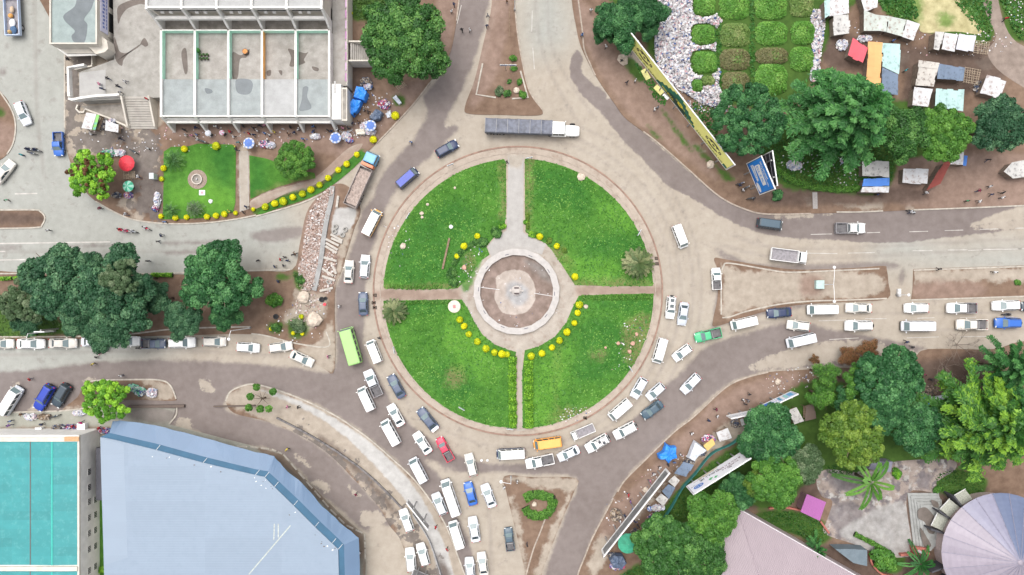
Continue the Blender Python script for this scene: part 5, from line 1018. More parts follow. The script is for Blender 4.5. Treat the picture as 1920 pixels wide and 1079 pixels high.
def crown(kind, seed=0, **kw):
 key = (kind, seed, tuple(sorted(kw.items())))
 if key in CROWNS: return CROWNS[key]
 g = np.random.default_rng(seed + 50)
 if kind == 'broad':
  cs, rs = crown_points(kw.get('n', 62),1, kw.get('h', .6), seed, kw.get('cr', (.12,.22)), kw.get('lobes', 5), kw.get('amp', .14))
  C, Nn, S, T = clump_leaves(cs, rs, int(1.45 * kw.get('per', 250)),.8 * kw.get('ls', .05), g.uniform(.15,.85, len(cs)))
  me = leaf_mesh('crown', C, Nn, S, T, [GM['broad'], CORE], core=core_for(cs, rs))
 elif kind == 'tuft':       # separate tufts with gaps and flower heads
  cs, rs = crown_points(kw.get('n', 60),1,.55, seed, (.105,.15),6,.18,.80)
  ts = g.uniform(.35,1, len(cs)); mi = []
  C, Nn, S, T = clump_leaves(cs, rs, 230,.055, ts, .9,.5)
  me = leaf_mesh('crown', C, Nn, S, T, [GM['lime'], CORE], core=core_for(cs, rs, .55))
 elif kind == 'flower':
  cs, rs = crown_points(24,1,.60, seed + 3,(.045,.08),6,.16); C, Nn, S, T = clump_leaves(cs, rs, 60,.06, g.uniform(.1,.9, len(cs)),.8,.6); me = leaf_mesh('flower_heads', C, Nn, S, T, [GM['flower']])
 elif kind == 'feather':    # tiers of drooping feathery branches
  nb = kw.get('n', 64); C, Nn, D, S, T = [],[],[],[],[]
  for k in range(nb):
   t = k / nb; L = (1.0 - .80 * t ** 1.15) * g.uniform(.74,1.08); a = k * 2.39996 + g.uniform(-.2,.2); z0 = .30 + 1.05 * t; rise = g.uniform(.05,.22) + .30 * t
   m = int(kw.get('per', 400) * (L + .25)); s = g.uniform(.12,1, m) ** .8; side = g.choice([-1,1], m); tb = g.uniform(.1,.9)
   ang = a + g.normal(size=m) * .05; bend = g.uniform(-.25,.25)
   wdt = .105 * (1.05 - s) * (.4 + L) * np.minimum(1, s * 5) + .012
   o = g.uniform(.0,1, m) * wdt; th = ang + bend * s
   x = L * s * np.cos(th) - side * o * np.sin(th) + .5 * o * np.cos(th); y = L * s * np.sin(th) + side * o * np.cos(th) + .5 * o * np.sin(th)
   z = z0 + rise * s - .42 * s ** 2.2 * L - o * .3 + g.normal(size=m) * .012
   C.append(np.stack([x, y, z],1)); dirr = np.stack([np.cos(th + side * .75), np.sin(th + side * .75),-.25 * np.ones(m)],1)
   Nn.append(np.stack([g.normal(size=m) * .3 + .25 * np.cos(th), g.normal(size=m) * .3 + .25 * np.sin(th), np.ones(m)],1)); D.append(dirr); S.append(g.uniform(.016,.030, m)); T.append(np.clip(tb * .6 + .4 * s + g.normal(size=m) * .12,0,1))
  C, Nn, D, S, T = np.vstack(C), np.vstack(Nn), np.vstack(D), np.concatenate(S), np.concatenate(T)
  me = leaf_mesh('crown', C, Nn, S, T, [GM['conif']], aspect=2.6, dirv=D)
 elif kind == 'palm':
  nb = kw.get('n', 44); C, Nn, D, S, T = [],[],[],[],[]
  for k in range(nb):
   t = (k + .5) / nb; a = k * 2.39996; L = g.uniform(.85,1.05); el = 1.25 - 1.25 * t + g.uniform(-.1,.1); m = kw.get('per', 70)
   s = np.repeat(np.linspace(.1,1, m // 2),2); side = np.tile([-1,1], m // 2)
   hx = L * (np.cos(el) * s + .15 * s ** 2); z = .45 + L * (np.sin(el) * s - (.62 + .2 * t) * s ** 2)
   o = .10 * np.sin(np.pi * np.clip(s, .08,.97)) ** .6 * kw.get('wd', 1.0)
   C.append(np.stack([hx * np.cos(a) - side * o * .6 * np.sin(a) + o * .4 * np.cos(a), hx * np.sin(a) + side * o * .6 * np.cos(a) + o * .4 * np.sin(a), z - o * .2],1))
   th = a + side * .9; D.append(np.stack([np.cos(th), np.sin(th),-.3 + 0 * th],1)); Nn.append(np.stack([.3 * np.cos(a) * np.ones(m),.3 * np.sin(a) * np.ones(m), np.ones(m)],1) + g.normal(size=(m, 3)) * .12); S.append(np.full(m, .036 / kw.get('wd', 1.0) ** 2)); T.append(np.clip(g.uniform(.2,.9) + g.normal(size=m) * .1,0,1))
  me = leaf_mesh('fronds', np.vstack(C), np.vstack(Nn), np.concatenate(S), np.concatenate(T),[GM['palm']], aspect=4.6 * kw.get('wd', 1.0), dirv=np.vstack(D))
 elif kind == 'ball':
  m = 900; d = rdir(m, .3); d = d[d[:, 2] > -.45]; m = len(d); T = .5 + .25 * np.sin(d[:, 0] * 5) + g.normal(size=m) * .2
  C = d * np.array([1,1,.85]) * g.uniform(.9,1.06, m)[:, None] + np.array([0,0,.62]); me = leaf_mesh('foliage', C, d + RNG.normal(size=(m, 3)) * .35,.2 * g.uniform(.7,1.3, m), T, [GM['gold'], plain('golden_inner', (.42,.41,.01),.9)], core=MB().ball((0,0,.62),.88,12,8, sz=.85))
 elif kind == 'bush':
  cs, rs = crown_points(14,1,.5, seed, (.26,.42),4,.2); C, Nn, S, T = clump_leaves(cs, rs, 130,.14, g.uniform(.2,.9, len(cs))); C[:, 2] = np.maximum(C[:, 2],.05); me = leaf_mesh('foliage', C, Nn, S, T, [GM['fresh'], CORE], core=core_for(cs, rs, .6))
 elif kind == 'sapling':
  cs = np.array([(math.cos(i * 1.05) * (.55 + .35 * (i % 3 == 0)), math.sin(i * 1.05) * (.55 + .35 * (i % 2)),.5 + .2 * (i % 3)) for i in range(11)]); rs = np.full(11,.22); C, Nn, S, T = clump_leaves(cs, rs, 130,.10, g.uniform(.2,.8,11)); me = leaf_mesh('crown', C, Nn, S, T, [GM['fresh'], CORE], core=core_for(cs, rs, .5))
 CROWNS[key] = me; return me
def tree(px, py, rpx, H_, kind, mat, label, seed=0, group=None, cat='tree', name='tree', sq=1.0, rz=None, trunk=True, cz=None, extra=None, **kw):
 """crown centred over photo pixel (px, py), radius rpx pixels as seen from above, total height H_"""
 me = crown(kind, seed, **kw); zc = H_ * .72; r = rpx * PX * (CH - zc) / CH
 p = W(px, py, zc); root = empty(name, (p.x, p.y, .1), random.uniform(0,6.28) if rz is None else rz, label, cat, group)
 hcr = {'broad': .82, 'tuft': .72, 'feather': 1.35, 'palm': .95, 'sapling': 1.0}.get(kind, .8)
 o = bpy.data.objects.new('crown' if kind != 'palm' else 'fronds', me); COL.objects.link(o); o.parent = root
 sz = r * sq; base = max(H_ - hcr * sz, H_ * .12); o.location = (0,0, base); o.scale = (r, r, sz)
 o.material_slots[0].link = 'OBJECT'; o.material_slots[0].material = GM[mat]
 if extra: e = bpy.data.objects.new('flower_heads', crown('flower', seed)); COL.objects.link(e); e.parent = root; e.location = (0,0, base + .02 * r); e.scale = (r, r, sz * 1.08)
 if trunk: trunk_mb(base + sz * .45, max(.12,.045 * r),7 if kind in ('broad', 'tuft', 'sapling') else 0, r * .7, seed + 3).obj('trunk', BARK, root, True)
 return root
T = tree
T(760,74,97,14, 'broad', 'broad', "huge rounded dark green tree beside the white market building", 11, n=80, cr=(.10,.20), per=260, ls=.043)
T(1160,42,62,9, 'broad', 'deep', "dark green spreading tree at the top edge, left of the rubbish heap", 12, amp=.3); T(1212,22,46,8, 'broad', 'deep', "dark green tree overlapping the rubbish heap at the top edge", 13, amp=.28); T(1133,62,30,6, 'broad', 'deep', "small dark tree on the verge beside the north road", 14, amp=.25); T(1214,56,27,6, 'broad', 'deep', "small dark tree behind the upper end of the long yellow billboard", 15, amp=.25)
T(1403,224,75,12, 'broad', 'deep', "dense round green tree behind the lower end of the yellow billboard", 16, n=130, cr=(.08,.13), per=170, ls=.045, amp=.05)
T(1590,214,116,18, 'feather', 'conif', "tall feathery dark evergreen reaching over the orange shack roof", 17, n=110, sq=.85)
T(1688,250,64,12, 'broad', 'broad', "green tree between the tall feathery evergreen and a lime tipped tree", 18, amp=.25); T(1764,252,62,12, 'broad', 'fresh', "bright green tree above the dark red kiosk roof", 19, cr=(.10,.17), n=80); T(1872,236,62,11, 'broad', 'fern', "blue green tree at the right edge below the white shack", 20)
T(1640,200,48,10, 'feather', 'conif', "smaller feathery evergreen at the right flank of the tall one", 21, n=44)
T(172,327,54,7, 'tuft', 'lime', "lime green tufted tree with rust red flower heads by the market street", 22, n=74, extra=True)
T(198,750,52,7, 'tuft', 'lime', "lime green tufted tree on the kiosk island at the lower left", 23, n=62)
T(552,300,40,5.5, 'broad', 'fresh', "round fresh green tree in the market garden beside the stalls", 24, n=70, cr=(.12,.19), amp=.06)
T(112,532,90,12, 'broad', 'fern', "blue green spreading tree, left one on the west tree island", 25, amp=.22, n=76, cr=(.09,.18)); T(222,547,92,13, 'broad', 'fern', "tallest blue green tree in the middle of the west tree island", 26, amp=.22, n=80, cr=(.09,.17)); T(238,520,44,14, 'broad', 'grey', "pale grey green tree rising out of the middle of the west tree island", 27, amp=.25, cr=(.08,.15), n=60); T(212,620,50,11, 'broad', 'fern', "dark tree of the west island overhanging the car queue", 28, amp=.2)
T(410,524,86,12, 'broad', 'deep', "dark dense tree at the right of the west tree island", 29, n=84, cr=(.09,.17), amp=.18); T(345,602,42,8, 'broad', 'fern', "small dark tree above the white four wheel drive in the west queue", 30, amp=.2); T(425,590,36,8, 'broad', 'deep', "small dark tree at the lower right of the west tree island", 31, amp=.2); T(38,566,52,8, 'broad', 'grey', "pale grey green bushy tree at the left edge of the tree island", 32, amp=.25, cr=(.08,.15)); T(50,600,36,6, 'broad', 'fern', "low dark tree above the west queue at the left edge", 33); T(160,600,46,9, 'broad', 'fern', "dark tree between the lamp post and the overhanging tree", 34, amp=.2)
T(488,750,30,4, 'sapling', 'fresh', "open sapling of separate leaf clumps on the south-west bank", 35)
T(1545,700,30,8, 'broad', 'fresh', "pale airy treetop nearest the road on the south-east corner", 36, amp=.3, n=24, cr=(.2,.32)); T(1604,715,42,9, 'broad', 'fresh', "pale green airy tree right of the bare twiggy shrubs", 37, amp=.3, n=30); T(1540,740,40,7, 'broad', 'fresh', "pale airy tree above the timber stall", 38, amp=.35, n=26, cr=(.16,.26)); T(1582,752,34,8, 'broad', 'deep', "dark airy tree between two pale ones on the south-east corner", 39, amp=.3, n=30)
T(1668,712,76,12, 'broad', 'deep', "big dense green tree beside the south-east road edge", 40, n=110, cr=(.09,.15), per=190); T(1602,812,74,12, 'broad', 'olive', "big yellow green bushy tree in the south-east garden", 41, n=100, cr=(.09,.15), per=190); T(1718,800,58,10, 'broad', 'deep', "dark green tree between the yellow green tree and the lime evergreen", 42); T(1650,772,44,11, 'broad', 'deep', "dark treetop squeezed between the big south-east trees", 58)
T(1442,816,66,10, 'broad', 'deep', "dark round tree beside the row of stalls", 43, n=84); T(1506,868,42,9, 'broad', 'grey', "grey green tree between the round dark and pale trees", 44); T(1452,898,60,10, 'broad', 'fresh', "pale green bushy tree at the right end of the white billboard", 45, n=84, cr=(.1,.17)); T(1420,905,34,8, 'broad', 'olive', "small pale tree covering the corner of the white billboard", 46)
T(1862,800,120,16, 'feather', 'conlime', "tall feathery lime tipped evergreen at the right edge", 47, n=110, sq=.8); T(1900,690,62,13, 'feather', 'conif', "feathery green tree at the right edge above the lime evergreen", 48, n=50); T(1900,760,56,14, 'feather', 'conif', "dark feathery tree behind the lime tipped evergreen", 59, n=44)
T(1255,1032,78,10, 'broad', 'broad', "broad green tree at the bottom edge beside the long roof frame", 49, n=96, cr=(.09,.16)); T(1335,965,56,10, 'broad', 'fresh', "bright green tree left of the pink roof", 50, n=70); T(1310,1040,60,9, 'broad', 'broad', "green tree in front of the left corner of the pink roof", 51); T(1385,922,42,7, 'broad', 'deep', "dark shaded tree under the white billboard", 52)
T(1530,1030,30,4, 'feather', 'conif', "low dark feathery shrub at the edge of the pink roof", 53, n=26)
for px, py, r, H_, sd, n_, lb, wd in ((1198,493,29,3.4,60,46, "large date palm on the north-east lawn by the kerb", 1),(738,584,24,2.8,61,40, "smaller date palm on the west edge of the south-west lawn", 1),(1634,905,54,8,62,10, "tall palm with few long fronds over the crazy paving", 1.25),(1728,1060,34,4,63,14, "dark palm with long fronds at the bottom edge", 1.3),(362,392,17,2.2,64,34, "pale feathery palm at the bottom of the garden lawn", 1.4),(322,300,20,2.4,65,30, "green palm at the top left corner of the garden lawn", 1.4),(317,394,15,2.0,66,22, "small green palm at the bottom left corner of the garden", 1.3)):
 T(px, py, r, H_, 'palm', {362: 'grey', 1634: 'fresh', 1728: 'conif', 322: 'broad', 317: 'broad'}.get(px, 'palm'), lb, sd, name='palm', cat='palm', n=n_, wd=wd, per=70 if n_ > 15 else 150)
T(296,560,40,8, 'broad', 'fern', "smaller dark tree filling the gap right of the tallest west island tree", 73, amp=.25); T(160,500,44,10, 'broad', 'fern', "dark tree at the top edge of the west island between two bigger crowns", 74, amp=.25)
# golden round shrubs
BALL = None
def ball(px, py, rpx, label, group, mat='gold', kind='ball', name='ball_shrub', cat='shrub', seed=0, sz=1.0):
 o = bpy.data.objects.new(name, crown(kind, seed)); COL.objects.link(o); r = rpx * PX * (.9 if kind != 'ball' else random.uniform(.74,.92))
 o.location = (*W2(px, py, r * .8),.12); o.scale = (r, r * random.uniform(.92,1.06), r * sz * random.uniform(.9,1.1)); o.rotation_euler.z = random.uniform(0,6.28); o.material_slots[0].link = 'OBJECT'; o.material_slots[0].material = GM[random.choice(('gold', 'gold', 'gold2')) if mat == 'gold' else mat]
 return tag(o, label, cat, group)
ORD = ["first", "second", "third", "fourth", "fifth", "sixth", "seventh", "eighth", "ninth", "tenth", "eleventh", "twelfth"]
def row(pts, text, group, mat='gold', **kw):
 for i, p in enumerate(pts): ball(p[0], p[1], p[2] if len(p) > 2 else 7, text % ORD[i], group, mat, **kw)
row([(862,600,8),(870,612,7),(879,627),(895,641),(911,654),(927,661),(941,664,8),(951,665,7)], "golden ball shrub, %s from the stone disc in the south-west arc", "golden shrubs of the south-west arc")
row([(996,668,8),(1016,663),(1035,652),(1049,639),(1063,623,8),(1077,606),(1083,587),(1086,572,8)], "golden ball shrub, %s from the south path in the south-east arc", "golden shrubs of the south-east arc")
row([(1012,444,7),(1044,462,7),(1078,519,8)], "golden ball shrub, %s from the north path on the north-east lawn", "golden shrubs of the north-east lawn")
row([(895,443,7),(870,462,7),(857,481,6)], "golden ball shrub, %s from the north path on the north-west lawn", "golden shrubs of the north-west lawn")
row([(497,388),(515,382),(531,378,8),(549,370),(567,364,8),(583,356),(599,347),(615,334),(634,319),(650,308),(669,290,7)], "golden ball shrub, %s from the left along the diagonal shrub bed", "golden shrubs of the diagonal bed")
row([(302,406,6),(329,409,6),(350,408,6),(388,407,7),(405,405,7),(421,402,6),(442,400,5)], "golden ball shrub, %s from the left along the bottom of the garden lawn", "golden shrubs below the garden lawn")
row([(346,280,8),(405,274,8)], "golden ball shrub, %s from the left along the top of the garden lawn", "golden shrubs above the garden lawn"); row([(307,316,6),(303,336,6)], "golden ball shrub, %s from the top at the left side of the garden lawn", "golden shrubs left of the garden lawn")
ball(741,217,8, "golden ball shrub on the verge below the big rounded tree", None); ball(700,262,8, "golden ball shrub at the top end of the diagonal bed near a parasol", None); ball(653,25,9, "golden ball shrub beside the market walkway at the top", None); ball(475,393,5, "tiny golden shrub right of the garden path", None)
for px, py, r, mat, lb in ((962,109,9, 'fresh', "tall leafy bush at the top of the north island planter"),(963,128,8, 'fresh', "lower leafy bush behind the north island road sign"),(936,170,12, 'grey', "grey green bush at the left of the north island planter"),(951,175,10, 'broad', "dark green bush in the middle of the north island planter"),(980,177,10, 'fresh', "green bush at the right of the north island planter"),(974,153,8, 'fresh', "narrow green bush on the right side of the north island planter"),(955,153,6, 'broad', "small dark bush below the north island road sign"),
 (512,564,19, 'fresh', "flat round green bush on the west tree island"),(516,615,12, 'broad', "green bush below the tyre planter"),(556,612,18, 'grey', "pale bush in the sandy bed of the west island tip"),(562,525,11, 'broad', "green bush at the top right of the west island"),(1460,366,14, 'deep', "dark round bush beside the blue billboard"),(1684,889,13, 'lime', "round bright green bush beside the lilac grey shelter"),(1759,919,10, 'fresh', "small round bush left of the round hall"),(1664,1054,30, 'fresh', "lush bush filling the curved terracotta bed"),
 (960,424,0, 'lime', ""),(930,436,14, 'broad', "dark leafy bush beside the north path on the north-west lawn"),(942,424,9, 'lime', "pale bush beside the north path on the north-west lawn"),(905,455,12, 'broad', "low bush left of the north path plaza"),(846,512,14, 'broad', "dark bush nearest the west path on the north-west lawn"),(850,530,12, 'broad', "second dark bush just above the west path"),(998,440,9, 'lime', "lime bush beside the north path on the north-east lawn"),(986,416,7, 'lime', "thin lime bush along the north path"),(1030,452,8, 'olive', "low olive bush between two golden shrubs"),(1058,470,7, 'olive', "small olive bush below a golden shrub on the north-east lawn"),(1320,125,0, 'fresh', ""),(1910,530,8, 'fresh', "small bush on the far east island"),(190,1070,10, 'lime', "bright green bush in the alley by the white wall"),(700,20,26, 'broad', "dark shrub in the yard left of the huge rounded tree"),(1180,1000,0, 'deep', ""),(1004,935,0, 'fresh', "")):
 if r: ball(px, py, r, lb, None, mat, 'bush', 'bush', 'bush', seed=(px % 5))
for px, py, lb in ((508,617, "left"),(518,616, "right")): ball(px, py, 4, "small golden shrub, %s one beside the tyre planter bush" % lb, "golden shrubs by the tyre planter")
for px, py, lb in ((565,594, "top"),(567,618, "middle"),(550,625, "lower left"),(567,626, "lower right")): ball(px, py, 5, "small golden shrub, %s one of the sandy bed at the island tip" % lb, "golden shrubs of the sandy bed")
def hedge(pts, wpx, h, mat, label, name='hedge', n=None, cat='hedge', group=None, z=.15):
 q = np.array(polyW(pts)); L = np.linalg.norm(np.diff(q, axis=0), axis=1).sum(); n = n or int(L * wpx * PX * 190)
 seg = np.linalg.norm(np.diff(q, axis=0), axis=1); cum = np.concatenate([[0], np.cumsum(seg)]); t = RNG.uniform(0, cum[-1], n); i = np.clip(np.searchsorted(cum, t) - 1,0, len(seg) - 1); f = (t - cum[i]) / seg[i]
 p = q[i] + (q[i + 1] - q[i]) * f[:, None]; d = (q[i + 1] - q[i]) / seg[i][:, None]; nn = np.stack([-d[:, 1], d[:, 0]],1); wob = 1 + .10 * np.sin(t * 2.3) + .08 * np.sin(t * 5.1 + 1)
 u = RNG.uniform(-1,1, n); hw = wpx * PX / 2 * wob; prof = np.sqrt(np.clip(1 - np.abs(u) ** 3,0.02,1)); zz = z + h * prof * RNG.uniform(.72,1.08, n) * (.95 + .06 * np.sin(t * 3.7))
 C = np.c_[p + nn * (u * hw)[:, None], zz]; Nn = np.c_[nn * u[:, None] * .8, np.full(n, .7)] + RNG.normal(size=(n, 3)) * .4; T_ = .62 + .10 * np.sin(t * 4.1) + RNG.normal(size=n) * .2
 core = MB(); rings = []
 for k in range(len(q)):
  dd = (q[min(k + 1, len(q) - 1)] - q[max(k - 1,0)]); dd = dd / np.linalg.norm(dd); m = np.array([-dd[1], dd[0]]) * wpx * PX * .42; rings.append([(*(q[k] - m), z),(*(q[k] - m * .8), z + h * .55),(*(q[k] + m * .8), z + h * .55),(*(q[k] + m), z)])
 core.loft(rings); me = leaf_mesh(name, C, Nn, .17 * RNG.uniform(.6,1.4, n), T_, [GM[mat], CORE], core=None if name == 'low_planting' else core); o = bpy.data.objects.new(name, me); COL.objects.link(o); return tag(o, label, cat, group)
hedge([(961,668),(961,735),(962,802)],15,.9, 'lime', "clipped bright green hedge on the left of the south path", group="hedges of the south path"); hedge([(991,676),(991,735),(992,802)],16,.9, 'lime', "clipped bright green hedge on the right of the south path", group="hedges of the south path")
hedge([(1452,318),(1480,338),(1520,352),(1570,357),(1612,354)],11,1.0, 'fresh', "curved clipped green hedge along the north-east verge"); hedge([(984,934),(1000,926),(1018,928),(1036,934),(1036,950),(1026,962),(1010,968),(990,962),(984,950)],17,.9, 'fresh', "heart shaped green hedge on the south island"); hedge([(1600,1000),(1640,1020),(1660,1032)],9,.8, 'fresh', "low dark hedge between the paving and the pink roof"); hedge([(288,516),(326,516)],8,.9, 'lime', "lime hedge at the top edge of the tree island between two trees"); hedge([(5,523),(26,522)],7,.8, 'lime', "lime hedge at the upper left of the tree island"); hedge([(30,522),(48,522)],7,.8, 'lime', "lime hedge touching the left tree of the island")
hedge([(55,625),(72,626)],9,.8, 'lime', "lime hedge left of the blue-grey roadside sign"); hedge([(124,620),(138,620)],8,.8, 'lime', "short lime hedge right of the blue-grey sign"); hedge([(148,619),(160,619),(174,619)],8,.8, 'lime', "lime hedge under the edge of the overhanging tree")
hedge([(850,497),(866,470),(900,450)],10,.5, 'broad', "loose low planting behind the golden shrubs of the north-west lawn", cat='planting', name='low_planting'); hedge([(989,400),(990,430)],7,.4, 'olive', "thin olive planting strip along the north path", cat='planting', name='low_planting')
hedge([(730,537),(780,540),(830,537)],9,.25, 'fresh', "low loose planting above the west path", cat='planting', name='low_planting', n=420); hedge([(760,568),(850,566)],9,.25, 'fresh', "low loose planting below the west path", cat='planting', name='low_planting', n=380); hedge([(1090,559),(1222,557)],12,.25, 'fresh', "low loose planting below the east path", cat='planting', name='low_planting', n=800)
# brown and bare shrubs
T(1590,668,24,3, 'broad', 'dry', "rust brown dry shrub at the south-east road edge", 70, name='dry_shrub', cat='shrub', amp=.3, n=24, cr=(.2,.3)); T(1628,656,26,3, 'broad', 'dry', "rust brown dry shrub beside the big dense tree", 71, name='dry_shrub', cat='shrub', amp=.3, n=24, cr=(.2,.3)); T(1527,674,12,2, 'broad', 'dry', "small rust brown shrub alone at the road edge", 72, name='dry_shrub', cat='shrub', n=14, cr=(.25,.35), amp=.3)
TW = plain('bare_twig', (.17,.135,.11),.95,.3,5)
def bare(px, py, rpx, H_, label, seed):
 g = random.Random(seed); mb = MB(); R_ = rpx * PX
 def br(p, d, l, r, depth):
  q = p + d * l; mb.tube(p, q, r, r * .6,5, caps=False)
  if depth == 0: return
  for _ in range(3): e = (d + Vector((g.uniform(-.9,.9), g.uniform(-.9,.9), g.uniform(-.15,.35)))).normalized(); br(q, e, l * g.uniform(.6,.85), r * .6, depth - 1)
 for k in range(6): a = k * 1.05 + g.uniform(0,.5); br(Vector((0,0,.2)), Vector((math.cos(a), math.sin(a),.7)).normalized(), R_ * .40,.06,3)
 o = mb.obj('bare_shrub', TW, loc=(*W2(px, py, H_ / 2),.1)); return tag(o, label, 'shrub')
bare(1805,648,40,4, "leafless grey brown shrub reaching over the east road", 1); bare(1780,690,38,3, "leafless twiggy shrub in the middle of the bare bank", 2); bare(1835,700,40,3, "leafless twiggy shrub nearest the lime evergreen", 3); bare(1760,715,26,2.5, "low leafless shrub above the white awning", 4)
# ---------------------------------------------------------------- billboards and signs
BACKM = plain('billboard_back_steel', (.035,.035,.045),.6,.3,2); POLE = plain('galvanised_pole', (.36,.36,.36),.5,.1,2, metal=.4)
class Board:
 """a vertical panel on posts; u runs left to right for someone reading it, v upwards"""
 def __init__(s, name, label, A, B, zb, zt, face, frame=None, posts=3, cat='billboard', thick=.13, back=None, post_r=.14, fw=.16):
  s.A, s.B, s.zb, s.zt = Vector((*A, 0)), Vector((*B, 0)), zb, zt
  d = s.B - s.A; s.L = d.length; s.ang = math.atan2(d.y, d.x); c = (s.A + s.B) / 2
  s.root = empty(name, (c.x, c.y, .1), s.ang, label, cat)      # local x = reading direction, front is -y
  Hh = zt - zb; zc = (zt + zb) / 2 - .1
  MB().box((0, thick / 2, zc),(s.L, thick - .02, Hh)).obj('back_panel', back or STEEL, s.root)
  MB().box((0,-.02, zc),(s.L - .2,.03, Hh - .2)).obj('face', face, s.root)
  f = MB()
  f.box((0, thick / 2 - .02, zt - .1 + fw / 2),(s.L + 2 * fw, thick + .06, fw)).box((0, thick / 2 - .02, zb - .1 - fw / 2),(s.L + 2 * fw, thick + .06, fw))
  for k in (-1,1): f.box((k * (s.L / 2 + fw / 2), thick / 2 - .02, zc),(fw, thick + .06, Hh))
  f.obj('frame', frame or WSTEEL, s.root)
  for k in range(posts):
   x = -s.L / 2 + s.L * (k + .5) / posts; MB().tube((x, thick + .16,0),(x, thick + .16, zt - .4), post_r, n=10).obj('post', POLE, s.root)
  s.off = -.045
 def poly(s, pts, mat, name, lift=.0):
  y = s.off - lift; Hh = s.zt - s.zb
  v = [(-s.L / 2 + u * s.L, y, s.zb - .1 + w_ * Hh) for u, w_ in pts]
  ar = sum(v[i][0] * v[(i + 1) % len(v)][2] - v[(i + 1) % len(v)][0] * v[i][2] for i in range(len(v)))
  return MB().add(v if ar > 0 else v[::-1],[tuple(range(len(v)))]).obj(name, mat, s.root)
 def lett(s, u0, u1, v, h, mat, seed, n=None, lift=.008, name='lettering'):
  g = random.Random(seed); mb = MB(); y = s.off - lift; Hh = s.zt - s.zb; x = u0 * s.L; hh = h * Hh
  while x < u1 * s.L:
   w_ = hh * g.choice((.45,.5,.55,.6)); k = g.randrange(5); X = -s.L / 2 + x; Z = s.zb - .1 + v * Hh; t = w_ * .28
   R_ = lambda a, b, c, d: mb.add([(X + a * w_, y, Z + c * hh),(X + b * w_, y, Z + c * hh),(X + b * w_, y, Z + d * hh),(X + a * w_, y, Z + d * hh)],[(0,1,2,3)])
   R_(0,.28,0,1)
   if k in (0,2): R_(.28,1,.8,1.0); R_(.28,.8,.42,.58)
   if k in (1,2): R_(.28,1,0,.2)
   if k in (3,0): R_(.72,1,0,.8)
   if k == 4: R_(.28,.72,.4,.6); R_(.72,1,0,1)
   x += w_ * 1.25
   if g.random() < .16: x += w_ * .7
  return mb.obj(name, mat, s.root)
 def ring(s, u, v, ru, rv, mat, name, inner=.62, a0=0, a1=360, n=26, lift=.006):
  Hh = s.zt - s.zb; y = s.off - lift; mb = MB(); P_ = []
  for k in range(n + 1):
   a = R(a0 + (a1 - a0) * k / n); P_.append([(-s.L / 2 + (u * s.L + ru * f * math.cos(a)), y, s.zb - .1 + v * Hh + rv * f * math.sin(a)) for f in (1, inner)])
  for p, q in zip(P_, P_[1:]): mb.add([p[0], q[0], q[1], p[1]],[(0,1,2,3)])
  return mb.obj(name, mat, s.root)
def wz(px, py, z): v = W(px, py, z); return (v.x, v.y)
YEL = plain('yellow_poster', (.96,.93,.30),.6,.06,.8); INK = plain('black_ink', (.02,.02,.02),.6); BLG = plain('poster_dark_green', (.012,.16,.10),.6,.45,.5); BLK2 = plain('poster_deep_green', (.008,.05,.035),.6,.3,1); WHI = plain('poster_white', (.75,.75,.75),.6,.05,1)
b = Board('billboard', "very long yellow and green poster billboard in front of the rubbish heap", (20.75,45.1),(39.2,21.65),3.0,7.6, YEL, posts=7)
sky_ = [(.30,.02),(.31,.22),(.335,.30),(.345,.48),(.365,.44),(.38,.62),(.40,.58),(.405,.74),(.43,.72),(.44,.86),(.46,.84),(.465,.97),(.52,.97),(.525,.82),(.55,.84),(.56,.66),(.585,.68),(.60,.50),(.62,.52),(.63,.34),(.655,.36),(.66,.20),(.675,.22),(.68,.02)]
b.poly(sky_, BLG, 'skyline_print'); b.poly([(.40,.02),(.41,.35),(.45,.5),(.47,.42),(.53,.5),(.56,.3),(.59,.32),(.61,.02)], BLK2, 'skyline_print', .004); b.poly([(0.005,.02),(.005,.22),(.03,.16),(.05,.02)], BLG, 'corner_print'); b.poly([(.96,.02),(.96,.22),(.995,.22),(.995,.02)], BLG, 'corner_print')
GOLDP = plain('poster_gold', (.80,.66,.05),.6)
for u in (.165,.835):
 b.ring(u, .56,1.9,1.15, INK, 'emblem_arc', .60,35,150); b.ring(u, .56,1.9,1.15, INK, 'emblem_arc', .60,215,325); b.ring(u, .56,.32,.28, INK, 'emblem_dot', .02)
 for s_ in (-1,1): b.ring(u, .56,1.05,.8, INK, 'emblem_arc', .78,90 + s_ * 40,90 + s_ * 75,8); b.ring(u + s_ * .062,.56,.34,.5, INK, 'emblem_arc', .4,0,360)
b.lett(.05,.30,.07,.13, INK, 1); b.lett(.70,.95,.07,.13, INK, 2); b.lett(.36,.46,.10,.15, GOLDP, 3); b.lett(.58,.66,.06,.10, GOLDP, 4); b.ring(.52,.42,.75,.6, GOLDP, 'emblem_ring', .45); b.ring(.52,.42,.2,.18, GOLDP, 'emblem_dot', .02); b.lett(.475,.50,.44,.09, GOLDP, 6); b.lett(.545,.57,.36,.09, GOLDP, 7); b.lett(.12,.14,.80,.08, INK, 8)
